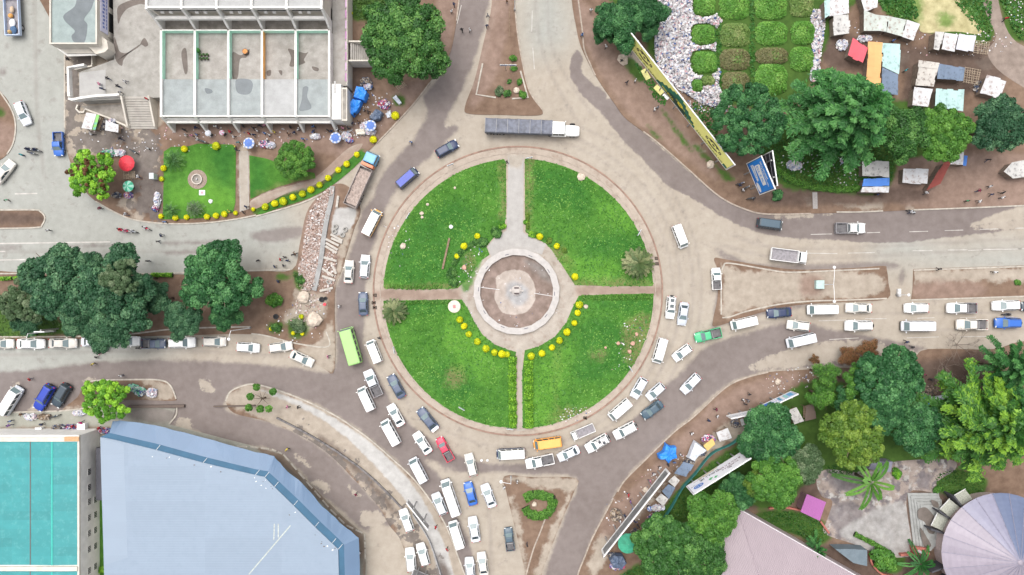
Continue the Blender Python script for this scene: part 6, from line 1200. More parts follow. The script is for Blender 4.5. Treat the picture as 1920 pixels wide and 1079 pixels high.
# long yellow boards on the ground below it
for i, (p, q) in enumerate((((1205,132),(1215,150)),((1228,163),(1241,177)))): tag(strip('fallen_sign_board', [p, q],1.0,.3,.13, plain('pale_yellow_board', (.6,.56,.22),.7), smooth=False, kind=None),("upper yellow board lying below the long billboard", "lower yellow board lying below the long billboard")[i], 'board', 'fallen boards')
o = strip('fallen_sign_board', [(1243,178),(1252,187)],.5,.2,.13, WHI, smooth=False, kind=None); tag(o, "white board lying end to end with a yellow board below the long billboard", 'board', 'fallen boards')
BLUEP = plain('bright_blue_poster', (.0,.20,.66),.55,.06,1)
b = Board('billboard', "bright blue billboard with white lettering at the north-east corner", wz(1400.6,308,4), wz(1424.5,364.5,4),4.0,11.0, BLUEP, posts=2, back=BACKM)
b.poly([(.16,.42),(.16,.70),(.22,.76),(.30,.70),(.80,.66),(.80,.44),(.30,.42)], WHI, 'white_print'); b.poly([(.10,.18),(.10,.34),(.20,.40),(.30,.36),(.62,.30),(.62,.20)], WHI, 'white_print'); b.lett(.12,.62,.80,.09, WHI, 11); b.lett(.30,.85,.72,.06, WHI, 12, lift=.012); b.ring(.80,.14,.95,.62, WHI, 'oval_logo', .02); b.poly([(.02,.02),(.02,.08),(.98,.08),(.98,.02)], plain('poster_navy', (.01,.08,.36),.6), 'base_band'); b.lett(.2,.76,.50,.10, BLUEP, 13, lift=.012); b.lett(.12,.6,.24,.06, BLUEP, 14, lift=.012)
b = Board('billboard', "dark backed billboard standing in a V against the bright blue one", wz(1456,348,10.5), wz(1447,285,10.5),4.0,10.9, WHI, posts=2, back=BACKM)
m = MB()
for k in range(4): m.box((0,.37,5.0 + k * 1.7),(b.L - .3,.05,.14))
m.obj('back_rail', plain('dim_steel', (.16,.16,.18),.6), b.root)
GREYP = layered('grey_slatted_panel', ((.16,.165,.17),(.24,.245,.25)),[], mottle=.5)
b = Board('billboard', "very long narrow grey billboard in a white frame beside the stalls", wz(1247,881.5,4), wz(1130,1030,4),4.0,6.5, GREYP, posts=7, fw=.34)
m = MB()
for k in range(1,9): m.box((-b.L / 2 + b.L * k / 9,-.045,5.15),(.06,.03,2.3))
m.obj('panel_joint', plain('joint_grey', (.10,.10,.11),.6), b.root)
PALEP = plain('pale_lilac_poster', (.82,.82,.87),.6,.05,.6)
b = Board('billboard', "white billboard with blue oval logo standing under the south-east trees", wz(1390,848,3), wz(1288,912.3,3),3.0,7.6, PALEP, posts=4)
OV = plain('oval_logo_blue', (.02,.16,.55),.5); b.ring(.86,.62,1.0,.75, OV, 'oval_logo', .02); b.ring(.86,.62,.72,.5, WHI, 'oval_logo_line', .86, lift=.012); b.lett(.82,.90,.56,.12, WHI, 22, lift=.014)
DARKT = plain('dark_maroon_text', (.14,.05,.09),.6); b.lett(.08,.50,.30,.13, DARKT, 23); b.lett(.14,.42,.50,.10, DARKT, 24); b.lett(.28,.33,.62,.12, INK, 25); b.lett(.46,.80,.22,.16, INK, 26); b.lett(.52,.88,.07,.08, plain('tan_text', (.4,.28,.15),.6),27); b.lett(.90,.95,.38,.08, INK, 28)
b.poly([(.60,.62),(.66,.78),(.69,.66),(.65,.56)], plain('poster_leaf_green', (.10,.45,.18),.6), 'leaf_print', .008); b.poly([(.53,.74),(.58,.86),(.60,.74),(.57,.66)], plain('poster_leaf_green', (.10,.45,.18),.6), 'leaf_print', .008); b.poly([(.45,.0),(.45,.06),(.80,.06),(.80,.0)], plain('poster_tan', (.6,.48,.25),.6), 'base_band', .004)
b = Board('billboard', "slim white billboard with faint text beside the south-east road", wz(1426,766.3,3), wz(1363.7,779.6,3),3.0,5.6, plain('white_poster', (.7,.71,.74),.6), posts=3); b.lett(.06,.55,.4,.3, plain('grey_blue_text', (.30,.33,.40),.6),31); b.lett(.6,.94,.45,.22, plain('grey_blue_text', (.30,.33,.40),.6),32)
b = Board('billboard', "slim billboard with blue gradient picture panels beside a slim white one", wz(1482.5,734.6,3), wz(1425,761.8,3),3.0,5.9, plain('ice_blue_poster', (.42,.52,.68),.6,.2,.4), posts=3)
for i, (a, c, m_) in enumerate(((.70,.96, OV),(.50,.68, PALEP),(.42,.49, plain('poster_teal', (.05,.28,.40),.6)),(.32,.41, WHI),(.22,.31, plain('poster_mint', (.25,.6,.55),.6)),(.05,.2, plain('poster_sky', (.12,.36,.62),.6)))): b.poly([(a, .12 + .04 * (i % 2)),(a + .02,.86),(c, .84 - .05 * (i % 3)),(c - .02,.15)], m_, 'picture_print')
b.lett(.5,.66,.4,.25, OV, 33)
def road_sign(px, py, rz, label, w_=1.9, h=1.0, z=2.2, panels=1, col=None, group='small road signs'):
 r = empty('road_sign', (*W2(px, py),.14), R(rz), label, 'road sign', group); c = col or plain('white_sign_face', (.66,.68,.70),.5,.05,1)
 for s_ in (-1,1): MB().tube((s_ * w_ * .32,.06,0),(s_ * w_ * .32,.06, z + h),.05, n=8).obj('post', POLE, r)
 for k in range(panels):
  x = (k - (panels - 1) / 2) * w_ * 1.04; MB().box((x, 0, z + h / 2),(w_, .05, h)).obj('sign_plate', c, r)
  m = MB(); g = random.Random(px + k)
  for i in range(7): m.box((x - w_ * .38 + i * w_ * .12,-.03, z + h * .62),(w_ * .08,.015, h * g.uniform(.15,.26))); m.box((x - w_ * .3 + i * w_ * .1,-.03, z + h * .3),(w_ * .06,.015, h * .14))
  m.obj('lettering', plain('sign_blue_text', (.05,.12,.35),.6), r)
 MB().box((0,.1, z + h * .5),(w_ * 1.0 * panels, .04,.06)).obj('rail', POLE, r); return r
road_sign(953,133,0, "wide white double direction sign on the planted north island", 1.5,.8,2.6,2)
for px, py, rz, lb in ((992,300,12, "small white road sign at the top of the north-east lawn"),(768,407,60, "small road sign at the left edge of the north-west lawn"),(1195,438,-120, "small road sign at the right edge of the north-east lawn"),(1179,690,-60, "small road sign at the lower right edge of the south-east lawn"),(956,801,175, "small white road sign at the bottom end of the south path"),(742,655,100, "faint small road sign at the left edge of the south-west lawn"),(867,763,150, "tiny post sign near the lower edge of the south-west lawn"),(846,313,20, "small dark sign on the kerb above the north-west lawn")): road_sign(px, py, rz, lb, 1.3,.7,1.5)
b = Board('road_direction_sign', "long white back of a road sign on the paved strip beside the parked cars", wz(765,940,3), wz(803,988,3),2.6,4.4, WHI, posts=2, cat='road sign'); b.lett(.1,.9,.5,.2, INK, 41)
b = Board('road_direction_sign', "blue-grey square road sign beside the west queue", wz(76,622,4), wz(92,622,4),3.2,5.4, plain('blue_grey_sign', (.12,.22,.30),.5), posts=1, cat='road sign')
b = Board('advert_sign', "blue and white angled sign at the bottom edge near the parked cars", wz(772,1080,3), wz(800,1092,3),1.5,5.5, plain('navy_sign', (.04,.09,.22),.5), posts=2, cat='sign', thick=.6)
def lamp(px, py, H_, arms, label):
 r = empty('street_lamp', (*W2(px, py),.12),0, label, 'street lamp', 'street lamps'); MB().tube((0,0,0),(0,0, H_),.11,.06,10).obj('pole', WSTEEL, r); MB().tube((0,0,0),(0,0,.7),.17,.15,10).obj('pole_base', POLE, r)
 for dx, dy in arms:
  MB().path([(0,0, H_ - .05),(dx * .5, dy * .5, H_ + .22),(dx, dy, H_ + .28)],[.055,.05,.045],7).obj('arm', WSTEEL, r); MB().ball((0,0,0),.3,10,6, sz=.4).obj('lamp_head', plain('lamp_head_white', (.7,.7,.7),.4), r, True, (dx * 1.1, dy * 1.1, H_ + .26)); r.children[-1].scale = (1.1,1.1,1)
for a in ((1541,534,4.6,((0,2.8),(0,-2.8)), "double armed white street lamp on the east island"),(105,621,7.4,((0,-1.2),), "white street lamp over the west car queue at the far left"),(470,615,9.0,((-.2,-1.3),), "white street lamp over the west car queue nearest the roundabout"),(965,20,5,((-.8,0),), "slim street lamp on the north island near the top edge"),(958,893,5,((-1.6,.4),), "slim street lamp at the tip of the south island"),(1680,553,3,((.4,0),), "short white lamp in the gap between the east islands")): lamp(*a)
tag(strip('timber_pole', [(843,447),(830,505)],.35,.3,.2, WOOD, smooth=False, kind=None), "timber pole lying on the north-west lawn", 'pole'); tag(strip('timber_pole', [(955,14),(955,70)],.12,.12,.14, WOOD, smooth=False, kind=None), "thin pale timber pole lying on the north island", 'pole')
# manhole covers on the island rim
for px, py, lb in ((701,568, "upper dark drain cover beside the green bus side of the kerb"),(703,577, "lower dark drain cover beside the small date palm"),(703,554, "dark planted drain hole on the west kerb"),(1231,485, "upper dark drain cover beside the large date palm"),(1232,495, "lower dark drain cover beside the large date palm"),(1097,784, "dark broken drain opening on the south-east kerb")):
 m = MB().box((0,0,.03),(.75,.6,.06)).box((0,0,.065),(.55,.4,.01),0,1); tag(m.obj('drain_cover', [plain('dark_iron', (.035,.03,.028),.8), DWOOD], loc=(*W2(px, py),.15)), lb, 'drain cover', 'drain covers')

# ---------------------------------------------------------------- parasols, stalls, shacks
def parasol(px, py, rpx, cols, label, h=2.3, ns=16, group='parasols', edge=None):
 r = rpx * PX * .97; root = empty('parasol', (*W2(px, py, h),.13), random.random(), label, 'parasol', group); m = MB(); c0 = (0,0, h)
 for k in range(ns):
  a0, a1 = 2 * math.pi * k / ns, 2 * math.pi * (k + 1) / ns; am = (a0 + a1) / 2
  P_ = lambda f, a, z: (r * f * math.cos(a), r * f * math.sin(a), z)
  mi = k % len(cols); m.add([c0, P_(.72, a0, h - .28), P_(.72, am, h - .31), P_(.72, a1, h - .28)],[(0,1,2,3)], mi); e = len(cols) if edge and k % 2 == 0 else (len(cols) + 1 if edge else mi)
  m.add([P_(.72, a0, h - .28), P_(1, a0, h - .5), P_(1.02, am, h - .56), P_(1, a1, h - .5), P_(.72, a1, h - .28), P_(.72, am, h - .31)],[(0,1,2,3,4,5)], e)
 m.obj('canopy', list(cols) + (list(edge) if edge else []), root); MB().tube((0,0,0),(0,0, h + .1),.03, n=8).obj('pole', STEEL, root); MB().tube((0,0,0),(0,0,.12),.3,.25,12).obj('base', BLACKP, root); return root
PB = plain('parasol_blue', (.11,.20,.52),.7,.08,2); PW = plain('parasol_white', (.66,.68,.74),.7,.08,2); PR = plain('parasol_red', (.62,.03,.05),.6,.2,2); PG = plain('parasol_green', (.05,.36,.22),.7,.2,1.5); PM = plain('parasol_mint', (.30,.58,.46),.7,.1,2); PL = plain('parasol_pale_blue', (.30,.40,.66),.7,.1,2)
for px, py, lb in ((465,268, "blue parasol with white scalloped edge at the head of the garden path"),(628,258, "blue parasol with white scalloped edge at the corner of the white building"),(694,235, "blue parasol with white scalloped edge among white sacks by the road")): parasol(px, py, 10.5,[PB], lb, edge=[PW, PL])
parasol(235,306,15,[PR], "red parasol beside the flowering lime tree", ns=12); parasol(238,349,10.5,[PG, PM], "green and mint striped parasol beside the flowering lime tree", ns=10); parasol(1178,1021,19,[PG], "large green parasol beside the long narrow grey billboard", ns=14); parasol(1219,956,5,[PW, PB], "small white and blue parasol beside the heap of clothes", h=2.0, ns=8); parasol(414,248,5,[plain('parasol_pink', (.7,.3,.45),.7), PW], "small pink parasol carried in front of the white building", h=2.0, ns=8); parasol(388,249,6,[PW], "small white parasol carried in front of the white building", h=2.0, ns=8)
def sheetmat(nm, c, rust=None, ang=0.0): return corrugated(nm, c, .22, ang, .14, rust, .6,0,1.0)
def shack(pts, z, mat, label, wallm=DWOOD, name='shack', cat='shack', group=None, slope=.35, posts=False, th=.07):
 q = [W(x, y, z) for x, y in pts]; c = sum(q, Vector()) / len(q); root = empty(name, (c.x, c.y, .13),0, label, cat, group); q = [v - Vector((c.x, c.y, .13)) for v in q]
 for i, v in enumerate(q): v.z += slope * (v.y / 3.0) * .5 + random.uniform(-.05,.05)
 n = len(q); ar = sum(q[i].x * q[(i + 1) % n].y - q[(i + 1) % n].x * q[i].y for i in range(n))
 if ar < 0: q = q[::-1]
 m = MB(); sheets = [q]
 if n == 4:      # loose overlapping sheets laid side by side, none quite the same length
  e = 0 if (q[1] - q[0]).length > (q[2] - q[1]).length else 1; a, b_, c_, d_ = q[e:] + q[:e]; k = max(1, round((b_ - a).length / 1.1)); sheets = []
  for j in range(k):
   t0, t1 = j / k - .01,(j + 1) / k + .01; x0, x1 = random.uniform(-.05,.05), random.uniform(-.05,.05); dz = Vector((0,0, random.uniform(-.035,.035) + .03 * (j % 2)))
   lo, hi = (lambda t: a.lerp(b_, t)),(lambda t: d_.lerp(c_, t)); sheets.append([lo(t0).lerp(hi(t0), x0) + dz, lo(t1).lerp(hi(t1), x0 + random.uniform(-.02,.02)) + dz, lo(t1).lerp(hi(t1),1 + x1) + dz, lo(t0).lerp(hi(t0),1 + x1 + random.uniform(-.02,.02)) + dz])
 for s_ in sheets: r_ = len(s_); m.add(s_ + [v - Vector((0,0,.02)) for v in s_],[tuple(range(r_)), tuple(range(2 * r_ - 1, r_ - 1,-1))] + [(i + r_, (i + 1) % r_ + r_, (i + 1) % r_, i) for i in range(r_)])
 m.obj('roof', mat, root)
 zmin = min(v.z for v in q) - th - .03
 if posts:
  for v in q: MB().tube((v.x * .92, v.y * .92,0),(v.x * .92, v.y * .92, v.z - th),.05, n=6).obj('post', WOOD, root)
  MB().prism([(v.x * .8, v.y * .8) for v in q],.7,.8).obj('counter', WOOD, root)
 else: MB().prism([(v.x * .9, v.y * .9) for v in q],0, zmin).obj('wall', wallm, root)
 return root
RUST = ((.20,.10,.06),.8); SW = sheetmat('white_roof_iron', (.56,.56,.57), RUST, .1); SW2 = sheetmat('patched_white_iron', (.50,.49,.47),((.10,.09,.09),.9),.2); SGG = sheetmat('pale_grey_green_iron', (.46,.50,.46), RUST, 1.2); SMI = sheetmat('pale_mint_iron', (.40,.58,.56),((.12,.2,.2),.7),0); SPI = sheetmat('pinkish_red_sheet', (.62,.09,.12), None, .4); SOR = sheetmat('orange_sheet', (.68,.36,.14), None, 0); SBG = sheetmat('blue_grey_sheet', (.14,.19,.27),((.06,.08,.11),.7),0); SRD = sheetmat('dark_red_sheet', (.20,.035,.025), None, R(60)); SBL = sheetmat('bright_blue_sheet', (.06,.20,.60), None, 0)
SH = [([(1556,0),(1590,-8),(1592,26),(1556,30)], SW, "white sheet roofed shack at the top edge, nearest the garden beds"),([(1545,2),(1556,0),(1556,28),(1547,34)], SMI, "mint side roof of the shack at the top edge"),([(1562,30),(1592,28),(1593,62),(1564,66)], SW2, "dark striped white shack below a white one at the top edge"),
      ([(1612,-10),(1646,-10),(1645,14),(1622,22)], SW, "white shack at the top edge with a crooked outline"),([(1619,20),(1642,28),(1664,31),(1662,60),(1650,58),(1620,58)], SGG, "left part of the long pale grey green market roof"),([(1665,31),(1698,38),(1692,68),(1663,60)], SGG, "middle part of the long pale grey green market roof"),([(1699,38),(1724,46),(1714,76),(1693,69)], SW, "right white end of the long market roof"),
      ([(1599,72),(1627,90),(1618,118),(1590,105)], SPI, "shack with pinkish red tarp roof beside the orange one"),([(1627,80),(1654,82),(1650,180),(1626,175)], SOR, "long orange roofed shack partly under the feathery evergreen"),([(1655,82),(1688,84),(1685,138),(1654,124)], SMI, "pale mint roofed shack right of the orange one"),([(1653,127),(1684,141),(1684,178),(1652,174)], SBG, "blue grey roofed shack below the pale mint one"),
      ([(1753,60),(1770,61),(1762,94),(1751,92)], SW2, "narrow patched shack at the left end of the upper right row"),([(1771,62),(1796,66),(1790,97),(1766,92)], SW, "patched white shack in the middle of the upper right row"),([(1798,64),(1830,68),(1826,97),(1793,92)], sheetmat('lilac_white_iron', (.54,.55,.60), None, .1), "lilac white shack at the right end of the upper right row"),
      ([(1722,114),(1759,119),(1750,162),(1718,160)], sheetmat('rust_stained_iron', (.50,.47,.43),((.16,.12,.10),.95),.3), "rust stained shack at the corner of the lower right row"),([(1760,120),(1810,128),(1806,152),(1758,148)], SBG, "dark blue grey tarped shack in the lower right row"),([(1715,164),(1750,168),(1742,200),(1711,197)], SW, "white slatted shack below the rust stained one"),([(1755,168),(1807,170),(1806,207),(1754,200)], SMI, "mint and white roofed shack touching the trees"),([(1850,142),(1887,152),(1876,184),(1838,176)], SW, "white shack with a tilted roof at the right edge"),
      ([(1616,302),(1666,304),(1667,332),(1618,330)], SW2, "cluttered dark and white shack above the blue and white one"),([(1620,336),(1667,334),(1667,349),(1617,350)], SBL, "blue roofed stall facing the north-east road"),([(1617,351),(1667,350),(1666,361),(1614,361)], SW, "white awning directly below the blue roofed stall"),([(1694,316),(1740,318),(1738,346),(1693,343)], SW, "pale roofed shack left of the dark red kiosk"),([(1768,306),(1783,303),(1763,345),(1738,357)], SRD, "long dark red roofed kiosk set at a slant"),([(1785,285),(1806,286),(1806,310),(1780,309)], SW, "white roofed stall right of the dark red kiosk"),([(1807,292),(1814,293),(1812,311),(1806,311)], SBL, "narrow blue roofed stall end right of the dark red kiosk"),([(1882,322),(1897,305),(1924,300),(1938,330),(1900,335)], SW2, "patched white stall cut by the right edge of the photo")]
SHW = plain('shack_board_wall', (.20,.155,.12),.9,.3,2)
for i, (p, m_, lb) in enumerate(SH): shack(p, 2.1, m_, lb, SHW, group='market shacks')
def lattice(p, label, z=2.2, n=6):
 q = [W(x, y, z) for x, y in p]; c = sum(q, Vector()) / 4; m = MB(); f = lambda u, v: (q[0].lerp(q[1], u)).lerp(q[3].lerp(q[2], u), v) - Vector((c.x, c.y, 0))
 for k in range(n + 1): t = k / n + random.uniform(-.03,.03); m.tube(f(t, -.04), f(t + random.uniform(-.05,.05),1.06),.045, n=5); m.tube(f(-.04, t) + Vector((0,0,.06)), f(1.05, t) + Vector((0,0,.06)),.045, n=5)
 for u, v in ((0,0),(1,0),(1,1),(0,1)): e = f(u, v); m.tube((e.x, e.y, .1), e, .05, n=5)
 tag(m.obj('stick_frame', plain('bare_stick', (.36,.29,.21),.9,.3,4), loc=(c.x, c.y, 0)), label, 'stick frame', 'bare stick stall frames')
lattice([(1829,77),(1855,80),(1851,102),(1827,99)], "bare stick stall frame at the end of the upper right shack row"); lattice([(1810,127),(1838,132),(1832,158),(1808,154)], "bare stick stall frame beside the dark blue grey shack"); lattice([(738,158),(752,150),(762,160),(748,168)], "stick frame under the edge of the huge rounded tree", 1.2,4); lattice([(232,322),(252,322),(252,334),(232,336)], "dark stick rack between the red and green parasols", 1.0,5)
STL = [([(163,212),(182,215),(172,243),(153,240)], SW, "white roofed kiosk stall by the sunken yard"),([(182,216),(187,217),(178,244),(173,243)], sheetmat('green_blue_awning', (.2,.5,.12),((.03,.2,.6),.9),0), "narrow green and blue awning of the white kiosk stall"),([(199,226),(222,234),(221,249),(197,245)], SW, "white roofed stall table beside the stair"),
       ([(1343,811),(1364,803),(1372,821),(1350,829)], SW, "pale grey roofed stall nearest the dark round tree"),([(1319,836),(1336,822),(1341,833),(1327,846)], sheetmat('yellow_sheet', (.62,.42,.14), None, .3), "yellow roofed stall in the row along the green fence"),([(1265,888),(1280,866),(1300,872),(1288,895)], SBG, "navy tarp roofed stall in the row along the green fence"),([(1253,903),(1264,892),(1274,901),(1265,914)], SW2, "small stained white stall in the row along the green fence"),([(1241,921),(1253,908),(1266,915),(1254,936)], SBG, "dark flat roofed stall in the row along the green fence"),([(1229,937),(1240,926),(1253,936),(1244,950)], SW2, "lowest mottled white stall of the row along the green fence"),
       ([(1478,770),(1493,764),(1508,790),(1490,796)], SW2, "stained white canvas roof beside the timber stall"),([(1510,762),(1526,758),(1530,785),(1510,790)], sheetmat('brown_slats', (.14,.10,.08), None, 0), "brown slatted timber stall under the airy trees"),([(1387,787),(1393,785),(1396,797),(1391,799)], SW, "small white box stall at the top of the green fence")]
for p, m_, lb in STL: shack(p, 2.2, m_, lb, name='stall', cat='stall', group='market stalls', posts=True)
def tarp(pts, z, mat, label, name='tarp_shelter', cat='tarp'):
 p = polyW(pts, z); p = [tuple(np.array(p[i]) * (1 - t) + np.array(p[(i + 1) % len(p)]) * t) for i in range(len(p)) for t in (0,.33,.66)]; q = np.array(p); c = q.mean(0); rings = []
 for f, zz in ((1.08,.4),(1.0, z * .90),(.93, z * .97),(.6, z),(.2, z * 1.02)):
  rings.append([(c[0] + (x - c[0]) * f + random.uniform(-.06,.06), c[1] + (y - c[1]) * f + random.uniform(-.06,.06), zz + random.uniform(-.1,.1) * (zz > .5)) for x, y in p])
 m = MB(); m.loft(rings, 0,(False, True)); return tag(m.obj(name, mat, smooth=False), label, cat)
BT = plain('bright_blue_tarp', (.02,.22,.72),.5,.25,1.2, bmp=.3); tarp([(662,182),(668,162),(680,163),(687,172),(682,188)],2.3, BT, "upper bright blue tarp shelter beside the white building"); tarp([(648,204),(661,185),(677,189),(670,206),(660,216)],2.0, BT, "lower bright blue tarp shelter beside the white building")
tarp([(1236,854),(1246,848),(1250,834),(1258,840),(1269,840),(1268,852),(1271,860),(1260,862),(1254,870),(1248,862),(1238,862)],1.9, BT, "crumpled bright blue tarp shelter by the south-east road"); NT = plain('dark_navy_tarp', (.07,.10,.16),.5,.35,1.4, bmp=.3); tarp([(1144,1052),(1152,1043),(1168,1044),(1175,1058),(1166,1068),(1150,1066)],1.9, NT, "dark navy tarp shelter at the bottom edge below the green parasol"); tarp([(692,220),(704,204),(716,210),(712,222),(700,226)],1.8, NT, "dark blue tarp shelter above the parasol by the road"); WT = plain('white_tarp', (.58,.62,.68),.5,.15,1.2, bmp=.3); tarp([(1292,860),(1304,830),(1326,845),(1310,856),(1303,866)],1.8, WT, "white tarp shelter in the row along the green fence"); tarp([(1732,748),(1758,746),(1778,741),(1780,746),(1760,752),(1734,756)],1.5, WT, "long white awning on the bare bank"); tarp([(666,243),(682,242),(684,252),(668,252)],1.0, plain('cream_sacking', (.62,.58,.5),.8,.2,3), "cream sacking cover next to the roadside parasol"); tarp([(736,183),(742,178),(752,192),(748,196)],.8, WT, "folded white sheet on the grass under the huge tree"); tarp([(724,213),(732,207),(734,218),(726,221)],.6, WT, "pale sack lying beside a golden shrub at the roadside")
BOX = plain('blue_box', (.05,.22,.6),.6); tag(MB().box((0,0,.75),(.9,1.6,1.5)).box((0,0,1.53),(1.05,1.75,.06)).obj('blue_booth', BOX, loc=(*W2(1728,748),.13)), "small blue booth at the left end of the long white awning", 'booth')
GN = plain('teal_fence_mesh', (.03,.19,.17),.7,.25,1); tag(strip('mesh_fence', [(1408,796),(1372,829),(1332,849),(1302,885),(1276,915),(1256,950),(1228,990)],.08,1.2,.13, GN, kind=None), "teal mesh fence behind the row of stalls", 'fence'); tag(strip('mesh_fence', [(1170,1076),(1164,1090),(1140,1130)],.08,1.2,.13, GN, kind=None), "teal mesh fence at the bottom edge below the navy tarp", 'fence'); tag(strip('metal_fence', [(520,783),(600,826),(680,880),(738,935),(760,960)],.3,.35,.13, plain('dark_rail', (.14,.13,.13),.7,.5,1.5), kind=None), "low dark drain rail along the south-west bank", 'rail'); tag(strip('metal_fence', [(775,962),(800,1000),(815,1035),(832,1090)],.12,.9,.13, STEEL, kind=None), "grey rail beside the parked white cars", 'rail'); tag(strip('barrier_rail', [(243,763),(260,762),(348,761)],.5,.5,.13, plain('brown_drain', (.12,.09,.075),.8), smooth=False, kind=None), "long dark drain rail right of the lime tree island", 'rail'); tag(strip('barrier_rail', [(402,762),(480,760)],.22,.4,.13, plain('brown_drain', (.12,.09,.075),.8), smooth=False, kind=None), "short dark drain rail on the tip of the south-west bank", 'rail')
pk2 = [(420,836),(470,838),(510,843),(532,852),(560,885),(590,920),(620,955),(650,985),(684,1001),(685,1030),(686,1079)]
dense_p = [(pk2[i][0] + (pk2[i + 1][0] - pk2[i][0]) * t, pk2[i][1] + (pk2[i + 1][1] - pk2[i][1]) * t) for i in range(len(pk2) - 1) for t in (0,.5)]
for i in range(0, len(dense_p) - 1): strip('kerb', [dense_p[i],(dense_p[i][0] * .25 + dense_p[i + 1][0] * .75, dense_p[i][1] * .25 + dense_p[i + 1][1] * .75)],.3,.2,0, pale_kerb, smooth=False)

# ---------------------------------------------------------------- heaps of goods, rubbish, rubble, garden beds
def palette(name, cols, rough=.8):
 m = bpy.data.materials.new(name); t, bs = nodes(m); a = N(t, 'Attribute'); a.attribute_name = 'tone'; r = N(t, 'ValToRGB'); r.color_ramp.interpolation = 'CONSTANT'; e = r.color_ramp.elements
 for i, c in enumerate(cols):
  x = e[i] if i < 2 else e.new(i / len(cols))
  x.position = i / len(cols); x.color = (*c, 1)
 t.links.new(a.outputs['Fac'], r.inputs[0]); t.links.new(r.outputs[0], bs.inputs['Base Color']); bs.inputs['Roughness'].default_value = rough; return m
def scraps(name, P_, Z, size, mat, kind=None, flat=.35, aspect=1.0):
 n = len(P_); C = np.c_[P_, Z]; Nn = np.c_[RNG.normal(size=(n, 2)) * flat, np.ones(n)]; me = leaf_mesh(name, C, Nn, size * RNG.uniform(.5,1.6, n), RNG.uniform(0,.999, n),[mat], aspect); o = bpy.data.objects.new(name, me); COL.objects.link(o)
 if kind: o['kind'] = kind
 return o
CLO = palette('mixed_clothes', [(.6,.6,.62),(.5,.08,.2),(.08,.1,.3),(.62,.55,.5),(.05,.05,.07),(.6,.3,.4),(.1,.2,.45),(.65,.65,.66),(.35,.06,.08),(.2,.12,.3)]); WHG = palette('pale_goods', [(.62,.62,.66),(.66,.63,.6),(.5,.52,.62),(.68,.68,.7),(.55,.4,.45),(.3,.34,.45),(.66,.66,.66)]); DKG = palette('dark_goods', [(.06,.06,.08),(.12,.1,.1),(.3,.26,.22),(.05,.07,.12),(.4,.38,.36),(.18,.14,.1)]); BRG = palette('wooden_goods', [(.25,.18,.12),(.34,.27,.2),(.18,.13,.1),(.42,.36,.3),(.12,.1,.09)])
GRG = palette('green_white_goods', [(.1,.35,.22),(.6,.62,.6),(.06,.1,.2),(.5,.5,.5),(.15,.45,.3),(.3,.3,.32)])
def pile(px, py, rx, ry, mat, label, n=160, h=.9, ang=0, name='goods_heap', cat='goods heap'):
 a = RNG.uniform(0,2 * np.pi, n); q = np.sqrt(RNG.uniform(0,1, n)); x = rx * PX * q * np.cos(a); y = ry * PX * q * np.sin(a); c, s = math.cos(R(ang)), math.sin(R(ang)); cx, cy = W2(px, py, .6); P_ = np.c_[x * c - y * s, x * s + y * c]
 o = scraps(name, P_, h * (1 - .5 * q ** 2) * RNG.uniform(.35,1, n),.42, mat, None, .6); o.location = (cx, cy, .13); tag(o, label, cat, 'goods heaps in the market')
 return o
